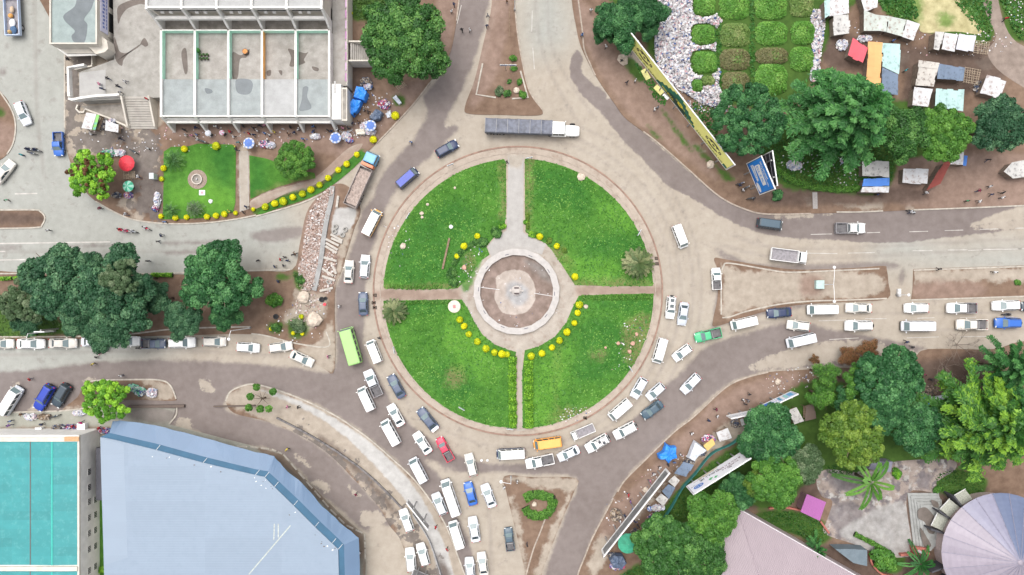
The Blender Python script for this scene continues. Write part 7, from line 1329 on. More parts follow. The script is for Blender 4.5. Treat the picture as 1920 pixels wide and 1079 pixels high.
for a in ((497,270,11,6, CLO, "heap of mixed clothes right of the garden path parasol"),(506,272,9,5, WHG, "pale goods on a table next to the clothes heap"),(649,256,8,8, WHG, "pale heap of goods right of the building corner parasol"),(655,263,6,4, CLO, "small heap of pink and white cloth below a pale heap"),(720,196,11,8, CLO, "heap of pink and white clothes above the navy tarp"),(684,237,8,8, WHG, "white sacks around the roadside parasol"),(694,247,10,5, WHG, "row of pale sacks below the roadside parasol"),(591,256,9,4, WHG, "pale cloth with red stripes by the round garden tree"),(686,154,10,8, DKG, "dark heap under the edge of the huge rounded tree"),(690,163,7,4, WHG, "small pale heap with a blue bundle by the upper blue tarp"),
          (205,287,14,6, GRG, "green and white goods behind the red parasol"),(224,287,9,5, WHG, "pale goods tucked behind the red parasol"),(218,366,8,4, DKG, "dark blue goods below the flowering lime tree"),(240,366,6,5, CLO, "colourful goods below the green striped parasol"),(294,375,5,14, WHG, "long pale row of cloth along the garden edge"),(291,390,4,5, CLO, "purple and pink cloth at the end of the garden edge row"),(195,232,8,10, DKG, "dark goods between the two white roofed stalls"),(210,228,5,4, WHG, "pale crates beside the white stall table"),
          (248,728,10,6, GRG, "green and white crates on the kiosk island"),(262,735,10,8, GRG, "mixed green crates and bags on the kiosk island"),(284,737,9,9, WHG, "pale bags at the right of the kiosk island"),(56,782,12,5, WHG, "pale goods on a table at the market pavement"),(82,782,11,5, BRG, "wooden stand of goods on the market pavement"),(147,775,11,4, WHG, "white cloth goods left of the lime tree"),(110,803,14,5, DKG, "dark grey heap along the turquoise roof edge"),(132,803,16,5, CLO, "dark and red heap of clothes along the turquoise roof edge"),(195,808,12,4, CLO, "colourful heap between the tree and the blue roof"),
          (1328,824,12,7, CLO, "mixed goods in front of the yellow stall"),(1316,848,8,8, DKG, "dark goods beside the white tarp shelter"),(1292,868,10,8, DKG, "dark goods beside the navy stall"),(1276,880,6,5, WHG, "pale boxes on the navy stall side"),(1228,972,12,9, CLO, "large heap of bright clothes at the lower end of the stall row", 260),(1234,953,12,5, WHG, "pale sacks above the heap of bright clothes"),(1155,966,10,12, BRG, "pile of timber and baskets at the roadside left of the narrow billboard"),(1157,1062,13,6, CLO, "colourful goods around the navy tarp shelter"),(1150,1042,9,5, DKG, "dark goods between the green parasol and the navy tarp"),(1192,1000,7,7, DKG, "dark crate of goods beside the heap of bright clothes"),(1380,795,9,6, DKG, "dark goods near the top of the green fence"),(1475,778,6,8, DKG, "dark goods left of the stained canvas roof"),(1790,728,22,6, DKG, "dark scrap heap above the long white awning"),(1745,733,14,8, BRG, "timber scraps and boards above the blue booth"),
          (1580,84,10,9, WHG, "pale bags beside the pinkish red shack"),(1623,72,14,5, WHG, "pale bundle lying between the shacks"),(1600,92,5,12, DKG, "dark goods along the pinkish red shack"),(1840,165,12,14, DKG, "dark goods beside the tilted white shack"),(1590,300,14,8, WHG, "pale rubbish heap left of the cluttered shack"),(1490,310,14,9, WHG, "pale rubbish heap under the feathery evergreen")): pile(*a)
TRM = palette('mixed_rubbish', [(.62,.61,.62),(.50,.48,.48),(.70,.70,.71),(.34,.32,.33),(.66,.64,.64),(.14,.13,.15),(.60,.52,.52),(.52,.54,.60),(.72,.72,.72),(.42,.38,.36),(.07,.12,.28),(.64,.60,.62),(.5,.3,.32),(.68,.68,.7)])
def fill(pts, n, excl=(), smooth=True):
 p = polyW(catmull(pts, 4) if smooth else pts); q = np.array(p); P_ = RNG.uniform(q.min(0), q.max(0),(int(n * 3),2)); ok = inside(P_, p)
 for e in excl: ok &= ~inside(P_, polyW(catmull(e, 4)))
 return P_[ok][:n]
BEDS = [(1376,14,28,24, 'g'),(1377,67,28,22, 'y'),(1377,113,28,20, 'b'),(1378,155,26,19, 'b'),(1444,14,30,24, 'g'),(1445,64,30,22, 'g'),(1446,106,30,15, 'b'),(1445,150,30,29, 'g'),(1502,10,22,23, 'y'),(1504,63,22,22, 'g'),(1502,112,22,23, 'g'),(1318,66,21,18, 'g'),(1320,118,23,20, 'g'),(1326,153,12,9, 'y'),(1306,162,10,11, 'g'),(1320,12,20,18, 'g')]
exb = [[(x - a, y - b_),(x + a, y - b_),(x + a, y + b_),(x - a, y + b_)] for x, y, a, b_, _ in BEDS]
P_ = fill([(1238,-30),(1330,-30),(1348,20),(1352,45),(1340,90),(1352,150),(1352,192),(1330,200),(1300,186),(1262,160),(1232,122),(1228,60)],15000, exb)
d_ = RNG.uniform(0,1, len(P_)); tag(scraps('rubbish_heap', P_, .16 + .5 * d_ ** 2 + .25 * np.sin(P_[:, 0] * .9) ** 2,.34, TRM, 'stuff', .6), "broad white heap of rubbish between the yellow billboard and the garden beds", 'rubbish')
P_ = fill([(1520,24),(1544,30),(1540,85),(1536,110),(1532,150),(1518,150),(1524,110),(1520,80)],1300); tag(scraps('rubbish_strip', P_, .16 + .4 * RNG.uniform(0,1, len(P_)),.34, TRM, 'stuff', .6), "narrow strip of white rubbish right of the garden beds", 'rubbish')
P_ = np.vstack([fill([(1280,195),(1350,180),(1370,205),(1330,215)],220), fill([(1460,290),(1520,290),(1640,290),(1650,345),(1560,345),(1470,320)],160), fill([(1555,30),(1700,100),(1880,100),(1880,60),(1720,60)],160), fill([(1880,0),(1920,0),(1920,60),(1890,40)],60), fill([(1440,700),(1560,685),(1560,720),(1440,740)],90), fill([(1120,960),(1260,850),(1290,870),(1180,990)],90), fill([(200,240),(640,246),(640,262),(200,290)],160), fill([(640,180),(740,180),(700,260),(640,260)],120), fill([(1170,600),(1215,600),(1190,670),(1140,690)],50), fill([(1060,765),(1110,765),(1080,790),(1050,790)],60), fill([(500,590),(600,560),(600,640),(520,630)],70), fill([(870,470),(910,450),(890,520),(860,530)],40), fill([(720,420),(770,440),(760,490),(735,500)],25), fill([(890,500),(1040,500),(1040,600),(890,600)],60)])
tag(scraps('litter', P_, np.full(len(P_),.22),.22, TRM, 'stuff', .5), "scattered litter on verges and paths", 'litter')
GRS = {'g': [leafmat('bed_grass', (.05,.16,.018),(.12,.29,.042),(.19,.36,.07))], 'y': [leafmat('bed_grass_pale', (.075,.15,.028),(.17,.25,.065),(.25,.28,.11))], 'b': [leafmat('bed_grass_dry', (.10,.11,.04),(.20,.17,.085),(.11,.24,.045))]}
SOILM = plain('bed_soil', (.07,.105,.03),.95,.3,3); ri_ = {}
bl = ["top bed of the second column", "second bed of the second column", "third, dry brown bed of the second column", "bottom, dry brown bed of the second column", "top bed of the third column", "second bed of the third column", "third, half dry bed of the third column", "bottom bed of the third column", "top bed of the right column", "second bed of the right column", "bottom bed of the right column", "second bed of the column in the rubbish", "third bed of the column in the rubbish", "small bed low in the rubbish, right one", "small bed low in the rubbish, left one", "top bed strewn with litter, in the rubbish"]
for (x, y, a, b_, k), lb in zip(BEDS, bl):
 n = int(a * b_ * 4.6); u, v = RNG.uniform(-1,1, n), RNG.uniform(-1,1, n); r = (np.abs(u) ** 3.2 + np.abs(v) ** 3.2) ** (1 / 3.2); ok = r < 1; u, v, r = u[ok], v[ok], r[ok]; n = len(u); z = 1.0 * np.sqrt(np.clip(1 - r ** 2.4,.02,1)) * RNG.uniform(.75,1.08, n)
 X, Y = u * a * PX * (1 + .04 * np.sin(v * 7)), v * b_ * PX; T_ = .5 + .3 * np.sin(X * 1.3 + x) * np.cos(Y * 1.1) + RNG.normal(size=n) * .18
 core = MB(); core.loft([[(f * a * PX * np.sign(math.cos(t)) * abs(math.cos(t)) ** .62, f * b_ * PX * np.sign(math.sin(t)) * abs(math.sin(t)) ** .62, zz) for t in (2 * math.pi * i / 28 for i in range(28))] for f, zz in ((1,0),(.95,.25),(.8,.55),(.4,.8),(.05,.86))])
 me = leaf_mesh('garden_bed', np.c_[X, Y, z], np.c_[u * .5, v * .5, np.full(n, .9)] + RNG.normal(size=(n, 3)) * .35,.24 * RNG.uniform(.6,1.3, n), T_, GRS[k] + [SOILM], core=core); o = bpy.data.objects.new('garden_bed', me); COL.objects.link(o); o.location = (*W2(x, y),.13); tag(o, "rounded grassy garden bed, " + lb, 'garden bed', 'garden beds')
def cover(name, polys, n, size, mats, label, h=.35, cat='ground cover'):
 P_ = np.vstack([fill(p, int(n * w_)) for p, w_ in polys]); m = len(P_); T_ = np.clip(.5 + .3 * np.sin(P_[:, 0] * .9) * np.cos(P_[:, 1] * 1.1) + RNG.normal(size=m) * .2,0,1); Z = .16 + h * RNG.uniform(0,1, m) * (.6 + .4 * np.sin(P_[:, 0] * .7 + P_[:, 1] * .5)); me = leaf_mesh(name, np.c_[P_, Z], np.c_[RNG.normal(size=(m, 2)) * .6, np.ones(m)], size * RNG.uniform(.5,1.5, m), T_, mats); o = bpy.data.objects.new(name, me); COL.objects.link(o); o['kind'] = 'stuff'; tag(o, label, cat); return o
cover('ground_cover', [([(1440,262),(1650,262),(1660,350),(1530,352),(1460,335)],.30),([(1870,-30),(1960,-30),(1960,70),(1912,75),(1885,25)],.16),([(1300,190),(1350,195),(1340,260),(1300,240)],.08),([(1338,38),(1350,40),(1352,180),(1342,180)],.05),([(1405,0),(1413,0),(1414,180),(1405,180)],.04),([(1640,-20),(1700,-20),(1720,30),(1700,36),(1660,26)],.10),([(1780,-20),(1850,-20),(1856,70),(1840,66),(1800,20)],.10),([(1225,90),(1250,110),(1260,150),(1240,130)],.05),([(1240,100),(1275,110),(1290,160),(1262,150)],.05),([(1190,120),(1215,140),(1250,190),(1230,190)],.04)],9000,.3,[leafmat('weed_green', (.018,.085,.012),(.05,.16,.025),(.09,.2,.04))], "low green weeds among the market shacks and shaded ground")
surf('straw_patch', [(1725,-30),(1775,-30),(1800,5),(1836,50),(1835,65),(1790,60),(1730,62),(1722,46),(1710,30)],.15, layered('dry_straw', ((.33,.30,.15),(.46,.42,.25)),[('green', (.06,.15,.02),(.1,.2,.03),.8,1.5,.5,.8)], rough=.95, mottle=.5), {'green': [[(1760,25),(1785,30),(1780,50),(1762,48)],[(1700,-20),(1725,-20),(1725,40),(1705,36)]]})
surf('trodden_path', [(1835,-30),(1862,-30),(1880,40),(1905,80),(1960,110),(1960,180),(1880,140),(1850,100),(1866,70),(1846,20)],.148, layered('trodden_earth', ((.20,.16,.135),(.27,.22,.19)),[], mottle=.4))
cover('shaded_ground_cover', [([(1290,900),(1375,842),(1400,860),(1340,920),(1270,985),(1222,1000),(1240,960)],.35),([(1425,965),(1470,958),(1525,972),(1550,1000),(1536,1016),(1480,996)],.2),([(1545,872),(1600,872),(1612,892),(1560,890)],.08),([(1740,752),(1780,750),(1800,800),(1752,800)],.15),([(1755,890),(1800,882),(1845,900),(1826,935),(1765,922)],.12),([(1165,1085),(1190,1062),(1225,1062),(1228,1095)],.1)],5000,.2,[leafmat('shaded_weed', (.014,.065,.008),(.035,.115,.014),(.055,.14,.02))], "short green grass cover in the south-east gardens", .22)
cover('island_weeds', [([(-20,560),(60,556),(110,600),(110,626),(-20,626)],.4),([(115,605),(150,590),(150,622),(118,622)],.15),([(552,510),(570,522),(568,542),(558,536)],.1),([(655,-20),(715,-20),(715,28),(665,36),(648,15)],.35)],1800,.28,[leafmat('olive_weed', (.03,.07,.015),(.07,.14,.03),(.12,.19,.05))], "low weeds on the west tree island and the yard by the walkway", .4)
GT = leafmat('lawn_blade', (.03,.125,.014),(.085,.235,.032),(.14,.29,.05))
for k, pl in lawns.items():
 P_ = fill(pl, 4200,(), False); cover_o = leaf_mesh('grass_tufts', np.c_[P_, np.full(len(P_),.20)], np.c_[RNG.normal(size=(len(P_),2)) * .5, np.ones(len(P_))],.30 * RNG.uniform(.4,1.5, len(P_)), np.clip(.5 + .3 * np.sin(P_[:, 0] * .5) * np.cos(P_[:, 1] * .6) + RNG.normal(size=len(P_)) * .25,0,1),[GT]); o = bpy.data.objects.new('grass_tufts', cover_o); COL.objects.link(o); o['kind'] = 'stuff'; tag(o, "loose grass tufts on the %s lawn of the roundabout" % k.replace('_', '-'), 'grass')
STO = palette('broken_rubble', [(.46,.36,.32),(.40,.28,.24),(.60,.56,.54),(.34,.23,.19),(.52,.44,.40),(.66,.64,.63),(.44,.34,.30),(.30,.21,.17)])
P_ = np.vstack([fill([(566,545),(560,510),(570,460),(578,410),(598,372),(626,350),(620,390),(610,440),(602,490),(592,535)],2600), fill([(580,460),(596,450),(600,480),(590,530),(572,530),(570,500)],900), fill([(596,500),(630,460),(626,540),(600,545)],250), fill([(560,550),(600,560),(596,600),(560,600)],120)])
cl = np.abs(np.sin(P_[:, 0] * .8) * np.cos(P_[:, 1] * .7)); tag(scraps('rubble', P_, .15 + .45 * cl * RNG.uniform(.2,1, len(P_)),.30, STO, 'stuff', .7), "ridge of broken pink and white rubble at the road works", 'rubble')
def rock(px, py, r, mat, label, z=.19):
 g = random.Random(px); m = MB(); m.ball((0,0, r * .3), r, 8,5, sz=.5); m.v = [(x * g.uniform(.75,1.2), y * g.uniform(.75,1.2), max(zz, 0)) for x, y, zz in m.v]; tag(m.obj('rock', mat, loc=(*W2(px, py), z)), label, 'rock', 'loose rocks')
RK = plain('pale_rock', (.52,.44,.36),.9,.3,2); RP = plain('pink_rock', (.50,.30,.23),.9,.25,2)
for px, py, r, m_, lb in ((1089,333,.75, RK, "flat pale rock at the upper right edge of the north-east lawn"),(756,462,.6, RK, "broken pale stone lump at the left of the north-west lawn"),(791,401,.4, RK, "pale rock on the upper left of the north-west lawn"),(792,408,.28, RK, "small pale rock touching another on the north-west lawn"),(853,353,.25, RK, "lone pale stone near the top of the north-west lawn"),(802,384,.28, RK, "pale stone left of the middle of the north-west lawn"),(846,426,.4, WHI, "white square stone in the middle of the north-west lawn"),(871,502,.5, RP, "pink slab beside the golden shrubs of the north-west lawn"),(1186,644,.45, RP, "largest pink rock on the east edge of the south-east lawn"),(1193,627,.35, RP, "upper pink rock on the east edge of the south-east lawn"),(1159,644,.35, RP, "left pink rock on the east edge of the south-east lawn"),(1180,659,.4, RP, "lower pink rock on the east edge of the south-east lawn"),(1135,652,.25, RP, "small pink rock apart from the others on the south-east lawn"),(1166,81,1.0, RK, "pale boulder at the upper end of the yellow billboard"),(1168,113,1.1, RK, "pale stone slab with a person on it below the yellow billboard"),(1331,310,.8, RK, "pale rock near the lower end of the yellow billboard"),(1457,716,.6, RK, "pale stone on the verge above the slim billboards"),(1098,575,.45, RK, "pale rock at the top of the south-east arc"),(396,378,.45, WHI, "round white stone on the garden lawn"),(1210,918,.55, RK, "pale stump beside the long narrow billboard"),(1002,945,.5, RK, "pale stone inside the heart shaped hedge"),(903,863,.25, WHI, "left white bundle on the dark lane at the south"),(914,863,.25, WHI, "right white bundle on the dark lane at the south"),(968,171,.6, RK, "pale stone in the north island planter"),(570,558,1.3, RK, "large pale sand mound beside the rubble"),(590,600,1.6, RK, "broad sand heap at the tip of the tree island")): rock(px, py, r, m_, lb)
tag(MB().box((0,0,.05),(1.1,.95,.1)).box((0,0,.11),(.5,.5,.02),0,1).obj('plaque', [WHI, plain('plaque_pink', (.6,.3,.33),.7)], loc=(*W2(380,362),.19)), "white plaque with a pink square on the garden lawn", 'plaque'); tag(MB().box((0,0,.8),(.75,1.0,1.6)).box((0,0,1.62),(.85,1.1,.05)).obj('utility_box', plain('pale_grey_cabinet', (.48,.52,.54),.5), loc=(*W2(293,333),.13)), "pale grey cabinet left of the garden lawn", 'cabinet'); tag(MB().box((0,0,.5),(1.4,1.5,1.0)).box((0,0,1.02),(1.5,1.6,.06)).obj('white_cooler', WSTEEL, loc=(*W2(159,800),.13)), "white chest beside the colourful heap on the market pavement", 'chest'); tag(MB().box((0,0,.45),(1.1,.9,.9)).box((0,0,.92),(1.2,1.0,.05)).obj('white_cooler', WSTEEL, loc=(*W2(79,805),.13)), "small white chest at the left on the market pavement", 'chest'); tag(MB().box((0,0,.3),(.5,1.4,.6)).tube((0,-.5,.6),(0,.5,.6),.2, n=10).obj('concrete_block_pair', WHI, loc=(*W2(1683,549),.13)), "white concrete block in the gap between the east islands", 'block'); tag(MB().box((0,0,.4),(1.5,1.6,.8)).obj('lamp_plinth', plain('pale_teal_block', (.42,.55,.52),.7), loc=(*W2(1534,534),.13)), "pale teal block at the foot of the double armed lamp", 'block'); tag(strip('paved_step', [(1527,361),(1528,392)],.9,.06,.13, plain('grey_step', (.3,.28,.27),.9), smooth=False, kind=None), "narrow grey step strip crossing the north-east verge", 'step')

# ---------------------------------------------------------------- people and motorcycles
def person_mesh(pose):
 st, bend, arm = pose
 J = {'pelvis': (0,0,.93), 'chest': (bend, 0,1.28), 'neck': (bend * 1.2 + .01,0,1.50), 'head': (bend * 1.35 + .03,0,1.60), 'top': (bend * 1.4 + .02,0,1.73)}
 V_ = [J['pelvis'],(bend * .5,0,1.1), J['chest'], J['neck'], J['head'], J['top']]; E_ = [(0,1),(1,2),(2,3),(3,4),(4,5)]; Rr = [(.15,.12),(.135,.105),(.16,.11),(.06,.06),(.095,.085),(.07,.065)]
 def chain(root_i, pts, rr):
  p = root_i
  for q, r in zip(pts, rr): V_.append(q); Rr.append((r, r)); E_.append((p, len(V_) - 1)); p = len(V_) - 1
 for s_ in (-1,1):
  f = st * s_
  chain(0,[(0, s_ * .10,.86),(f * .5 + .03, s_ * .105,.50),(f, s_ * .10,.10),(f + .15, s_ * .115,.05)],(.105,.070,.05,.042))
  chain(2,[(bend, s_ * .20,1.42),(bend - f * .35 * arm + .01, s_ * .27,1.14),(bend - f * .75 * arm + .10, s_ * .25,.90),(bend - f * .85 * arm + .15, s_ * .24,.80)],(.062,.048,.038,.034))
 me = bpy.data.meshes.new('person'); me.from_pydata(V_, E_, []); o = bpy.data.objects.new('tmp', me); COL.objects.link(o); mod = o.modifiers.new('s', 'SKIN'); sub = o.modifiers.new('u', 'SUBSURF'); sub.levels = 1; sub.render_levels = 1
 for i, sv in enumerate(me.skin_vertices[0].data): sv.radius = Rr[i]; sv.use_root = (i == 0)
 dg = bpy.context.evaluated_depsgraph_get(); out = bpy.data.meshes.new_from_object(o.evaluated_get(dg)); bpy.data.objects.remove(o); out.name = 'person'
 for _ in range(4 - len(out.materials)): out.materials.append(None)
 hz = J['head']
 for p in out.polygons:
  c = p.center; az = abs(c.y)
  if c.z > 1.53: k = 3 if (c.z > 1.66 or c.x < hz[0] - .02) else 2
  elif c.z > 1.46: k = 2
  elif az > .205 and c.z < 1.16: k = 2
  elif c.z > .90 or (az > .2 and c.z > .7): k = 0 if c.z > .9 else 2
  elif c.z < .09: k = 3
  else: k = 1
  p.material_index = k; p.use_smooth = True
 return out
PM_ = [person_mesh(p) for p in ((.22,.02,1),(.05,.0,1),(.15,.10,.6),(-.24,.03,1))]
SKIN = plain('dark_brown_skin', (.075,.040,.026),.55,.1,3); HAIR = plain('black_hair', (.012,.011,.010),.8)
CL = {'white': (.66,.66,.67), 'dark': (.035,.035,.042), 'blue': (.10,.19,.42), 'navy': (.03,.045,.11), 'red': (.48,.03,.04), 'pink': (.62,.25,.36), 'yellow': (.62,.50,.08), 'green': (.06,.30,.14), 'teal': (.04,.30,.33), 'maroon': (.22,.03,.07), 'brown': (.17,.09,.05), 'grey': (.25,.25,.27), 'magenta': (.58,.02,.20), 'purple': (.20,.10,.30)}
PC = {k: plain('cloth_' + k, c, .85,.15,6) for k, c in CL.items()}; TRO = [plain('trousers_%d' % i, c, .9,.2,5) for i, c in enumerate(((.03,.032,.04),(.05,.06,.11),(.12,.10,.08),(.035,.03,.03)))]
seen_people = {}
def person(px, py, col, place_, z=.13):
 i = len(bpy.data.objects); o = bpy.data.objects.new('person', random.choice(PM_)); COL.objects.link(o); o.location = (*W2(px, py, z + .8), z); o.rotation_euler.z = random.uniform(0,6.28); s_ = random.uniform(.95,1.06); o.scale = (s_ * 1.1, s_ * 1.12, s_)
 for k, m in enumerate((PC[col], random.choice(TRO), SKIN, HAIR)): o.material_slots[k].link = 'OBJECT'; o.material_slots[k].material = m
 lb = "person in %s top %s" % (col, place_); tag(o, lb, 'person', 'people around the roundabout'); return o
for z, L_ in ((2.3,[(203,148, 'dark', "at the left of the raised platform"),(234,153, 'white', "walking on the raised platform"),(223,163, 'dark', "in the middle pair on the raised platform, upper one"),(226,173, 'grey', "in the middle pair on the raised platform, lower one"),(187,158, 'pink', "on the pale left part of the raised platform"),(192,167, 'navy', "behind a pink dressed one on the raised platform"),(276,186, 'red', "at the head of the platform stair")]),
              (.13,[(346,245, 'dark', "leftmost in front of the finned building"),(349,254, 'white', "below the first fin of the white building"),(360,255, 'pink', "between the first two fins, near the garden"),(369,253, 'blue', "between the first two fins, facing the garden"),(368,240, 'navy', "close under the first fin gap"),(371,262, 'white', "above the top left golden shrub"),(405,238, 'white', "close to the wall between the second and third fins"),(432,247, 'red', "in front of the third fin"),(419,251, 'red', "beside the pink parasol"),(438,257, 'white', "in front of the third bay"),(457,237, 'dark', "close to the third fin of the building"),(467,251, 'red', "just above the garden path parasol"),(476,253, 'navy', "right of the garden path parasol"),(482,246, 'white', "above the clothes heap, in the crowd"),(475,241, 'dark', "close to the wall above the clothes heap"),(496,251, 'blue', "above the pale goods table"),(505,253, 'white', "left of the round garden tree"),(515,248, 'yellow', "under the fourth fin"),(497,235, 'pink', "at the wall of the fourth bay"),(487,236, 'dark', "at the wall left of the fourth fin"),(545,239, 'dark', "under the fifth fin"),(541,252, 'brown', "above the round garden tree"),(552,249, 'navy', "above the right of the round garden tree"),(560,243, 'white', "between the last two fins"),(588,238, 'blue', "near a blue and red cloth at the wall"),(589,247, 'navy', "above the pale cloth with red stripes"),(615,245, 'dark', "left of the building corner parasol"),(622,247, 'navy', "just above the building corner parasol"),(633,243, 'white', "at the building corner"),(643,241, 'pink', "right of the building corner"),(447,267, 'teal', "left of the garden path parasol"),(441,275, 'yellow', "at the top right corner of the garden lawn"),(444,281, 'dark', "at the top of the garden path"),(568,262, 'blue', "at the upper right of the round garden tree"),
                     (652,231, 'white', "beside the building wall below the blue tarps"),(661,231, 'navy', "below the lower blue tarp"),(653,241, 'dark', "above the pale heap at the building corner"),(672,229, 'brown', "left of the roadside parasol"),(683,207, 'grey', "left of the navy tarp, upper one"),(690,210, 'dark', "left of the navy tarp, nearer to it"),(682,184, 'pink', "at the right edge of the upper blue tarp"),(678,192, 'dark', "at the right edge of the lower blue tarp"),(666,215, 'navy', "at the foot of the lower blue tarp"),(698,164, 'blue', "under the edge of the huge tree by the blue tarp"),(184,95, 'blue', "beside the small cream building"),(129,112, 'dark', "on the kerb below the small cream building"),(128,142, 'dark', "on the kerb left of the raised platform"),(278,279, 'white', "on the bare ground below the stair"),(260,332, 'white', "between the parasols and the cabinet"),(226,260, 'dark', "below the stair on the damp ground"),(172,252, 'white', "below the white kiosk stall"),(236,402, 'white', "on the kerb corner of the market block"),(310,416, 'blue', "at the kerb below the garden lawn"),(430,397, 'yellow', "at the lower right corner of the garden lawn"),(456,399, 'dark', "at the bottom of the garden path"),(462,388, 'navy', "on the lower garden path"),(638,66, 'white', "on the walkway beside the purple panels"),(851,10, 'navy', "at the top of the north road verge"),(847,22, 'white', "at the top of the north road verge, lower one")]),
              (.03,[(42,291, 'teal', "walking below the motorcycles on the left street"),(13,375, 'green', "walking alone on the left street"),(91,432, 'white', "at the tip of the small left median"),(188,391, 'maroon', "below the flowering lime tree on the road"),(302,442, 'navy', "on the road below the garden, upper one"),(297,453, 'dark', "on the road below the garden, lower one"),(278,490, 'dark', "at the edge of the west tree island on the road"),(526,487, 'red', "in the group at the closed road end"),(534,483, 'dark', "at the top of the group at the closed road end"),(540,490, 'navy', "at the right of the group at the closed road end"),(531,499, 'dark', "at the bottom of the group at the closed road end"),(515,501, 'navy', "left of the group at the closed road end"),(550,478, 'dark', "between the group and the rubble, left one"),(553,476, 'brown', "between the group and the rubble, right one"),(484,489, 'dark', "left of the group, beside the dark dense tree"),(866,57, 'dark', "crossing the north road, left one"),(881,57, 'white', "crossing the north road, middle one"),(913,49, 'navy', "crossing the north road, near the island"),(915,29, 'grey', "on the north road above the others"),(950,3, 'brown', "on the north island at the top edge"),(637,575, 'white', "on the dark lane beside the road works"),(615,669, 'pink', "at the tip of the west island"),(711,635, 'dark', "on the round kerb beside the green bus"),(190,663, 'pink', "in the road below the white saloon"),(181,671, 'dark', "in the road below a pink dressed one"),(175,682, 'yellow', "in the road at the dark lane edge"),(260,653, 'dark', "behind the blue pickup in the west queue"),(56,712, 'red', "walking behind the parked royal blue car"),(228,705, 'white', "beside the kerb above the lime tree island"),(559,764, 'dark', "on the paved strip of the south-west bank"),(540,763, 'pink', "on the paved strip, left one"),(668,927, 'maroon', "on the service road beside the blue roof"),(674,1036, 'white', "at the corner of the blue eave"),(538,842, 'yellow', "at the end of the service road"),(818,988, 'red', "beside the south road, upper one"),(838,1030, 'red', "beside the south road, lower one"),(988,1021, 'dark', "on the south island edge"),(970,903, 'white', "at the tip of the south island"),(945,914, 'white', "left of the south island tip"),(951,304, 'dark', "on the north path by the kerb"),(1707,398, 'white', "standing at the kerb of the north-east road"),(771,267, 'blue', "riding on the north-west road")]),
              (.13,[(1108,20, 'white', "at the north road kerb under the dark tree"),(1092,67, 'blue', "on the verge left of the dark trees"),(1136,88, 'white', "below the dark trees by the billboard"),(1165,115, 'dark', "on the pale slab below the billboard"),(1176,155, 'dark', "on the brown verge, left of a pair"),(1191,152, 'white', "on the brown verge, right of a pair"),(1227,206, 'white', "on the verge below the middle of the billboard"),(1233,203, 'grey', "on the verge below the middle of the billboard, right one"),(1387,348, 'navy', "beside the motorcycles, left"),(1393,357, 'white', "among the motorcycles"),(1412,373, 'dark', "below the blue billboard"),(1697,133, 'teal', "right of the blue grey shack"),(1674,78, 'blue', "above the mint shack"),(1885,36, 'red', "on the trodden path at the top right"),(1852,300, 'dark', "below the blue green tree at the right"),(1834,358, 'maroon', "left of the group at the right verge"),(1855,351, 'white', "at the top of the group at the right verge"),(1858,365, 'navy', "in the middle of the group at the right verge"),(1879,362, 'dark', "at the right of the group at the right verge"),(1878,371, 'white', "at the right end of the group at the right verge"),(1835,378, 'white', "below the group at the right verge"),(1813,377, 'green', "at the lower left of the group at the right verge"),(1735,362, 'white', "at the lower end of the dark red kiosk"),(1645,365, 'navy', "below the white awning"),(1760,505, 'dark', "on the kerb of the far east island"),(1864,510, 'white', "on the far east island"),(1405,740, 'dark', "above the slim billboards, alone"),(1394,750, 'white', "in the trio above the slim billboards, left"),(1403,752, 'grey', "in the trio above the slim billboards, right"),(1397,758, 'dark', "in the trio above the slim billboards, bottom"),(1343,768, 'maroon', "left of the slim white billboard, upper"),(1345,781, 'white', "left of the slim white billboard, middle"),(1328,789, 'navy', "left of the slim white billboard, lower"),(1297,813, 'white', "alone on the verge above the stalls"),(1237,877, 'white', "above the top end of the narrow billboard"),(1226,889, 'white', "left of the top end of the narrow billboard"),(1219,902, 'pink', "left of the upper narrow billboard"),(1178,928, 'red', "alone on the verge by the south-east kerb"),(1182,941, 'purple', "beside a red dressed one by the kerb"),(1171,967, 'navy', "between the timber pile and the narrow billboard"),(1163,978, 'white', "below the timber pile"),(1190,978, 'navy', "right of the narrow billboard, left one"),(1196,986, 'dark', "right of the narrow billboard, right one"),(1132,1042, 'white', "at the lower end of the narrow billboard"),(1276,853, 'white', "right of the crumpled blue tarp"),(1264,867, 'blue', "below the crumpled blue tarp"),(1253,872, 'dark', "at the foot of the crumpled blue tarp"),(1745,712, 'dark', "on the bare bank by the twiggy shrubs"),(1732,702, 'maroon', "on the bare bank beside the big dense tree"),(1710,651, 'dark', "at the road edge above the bare bank, right"),(1699,641, 'navy', "at the road edge above the bare bank, left"),(20,790, 'blue', "on the market pavement, left pair, upper one"),(19,798, 'purple', "on the market pavement, left pair, lower one"),(79,796, 'navy', "beside the small white chest"),(137,799, 'red', "in the dark clothes heap"),(153,793, 'magenta', "beside the white chest"),(120,801, 'white', "left in the dark clothes heap"),(187,803, 'red', "at the colourful heap by the blue roof"),(41,777, 'brown', "at the pale goods table"),(522,528, 'navy', "on the tree island beside a white pipe")])):
 for a in L_: person(a[0], a[1], a[2], a[3], z)
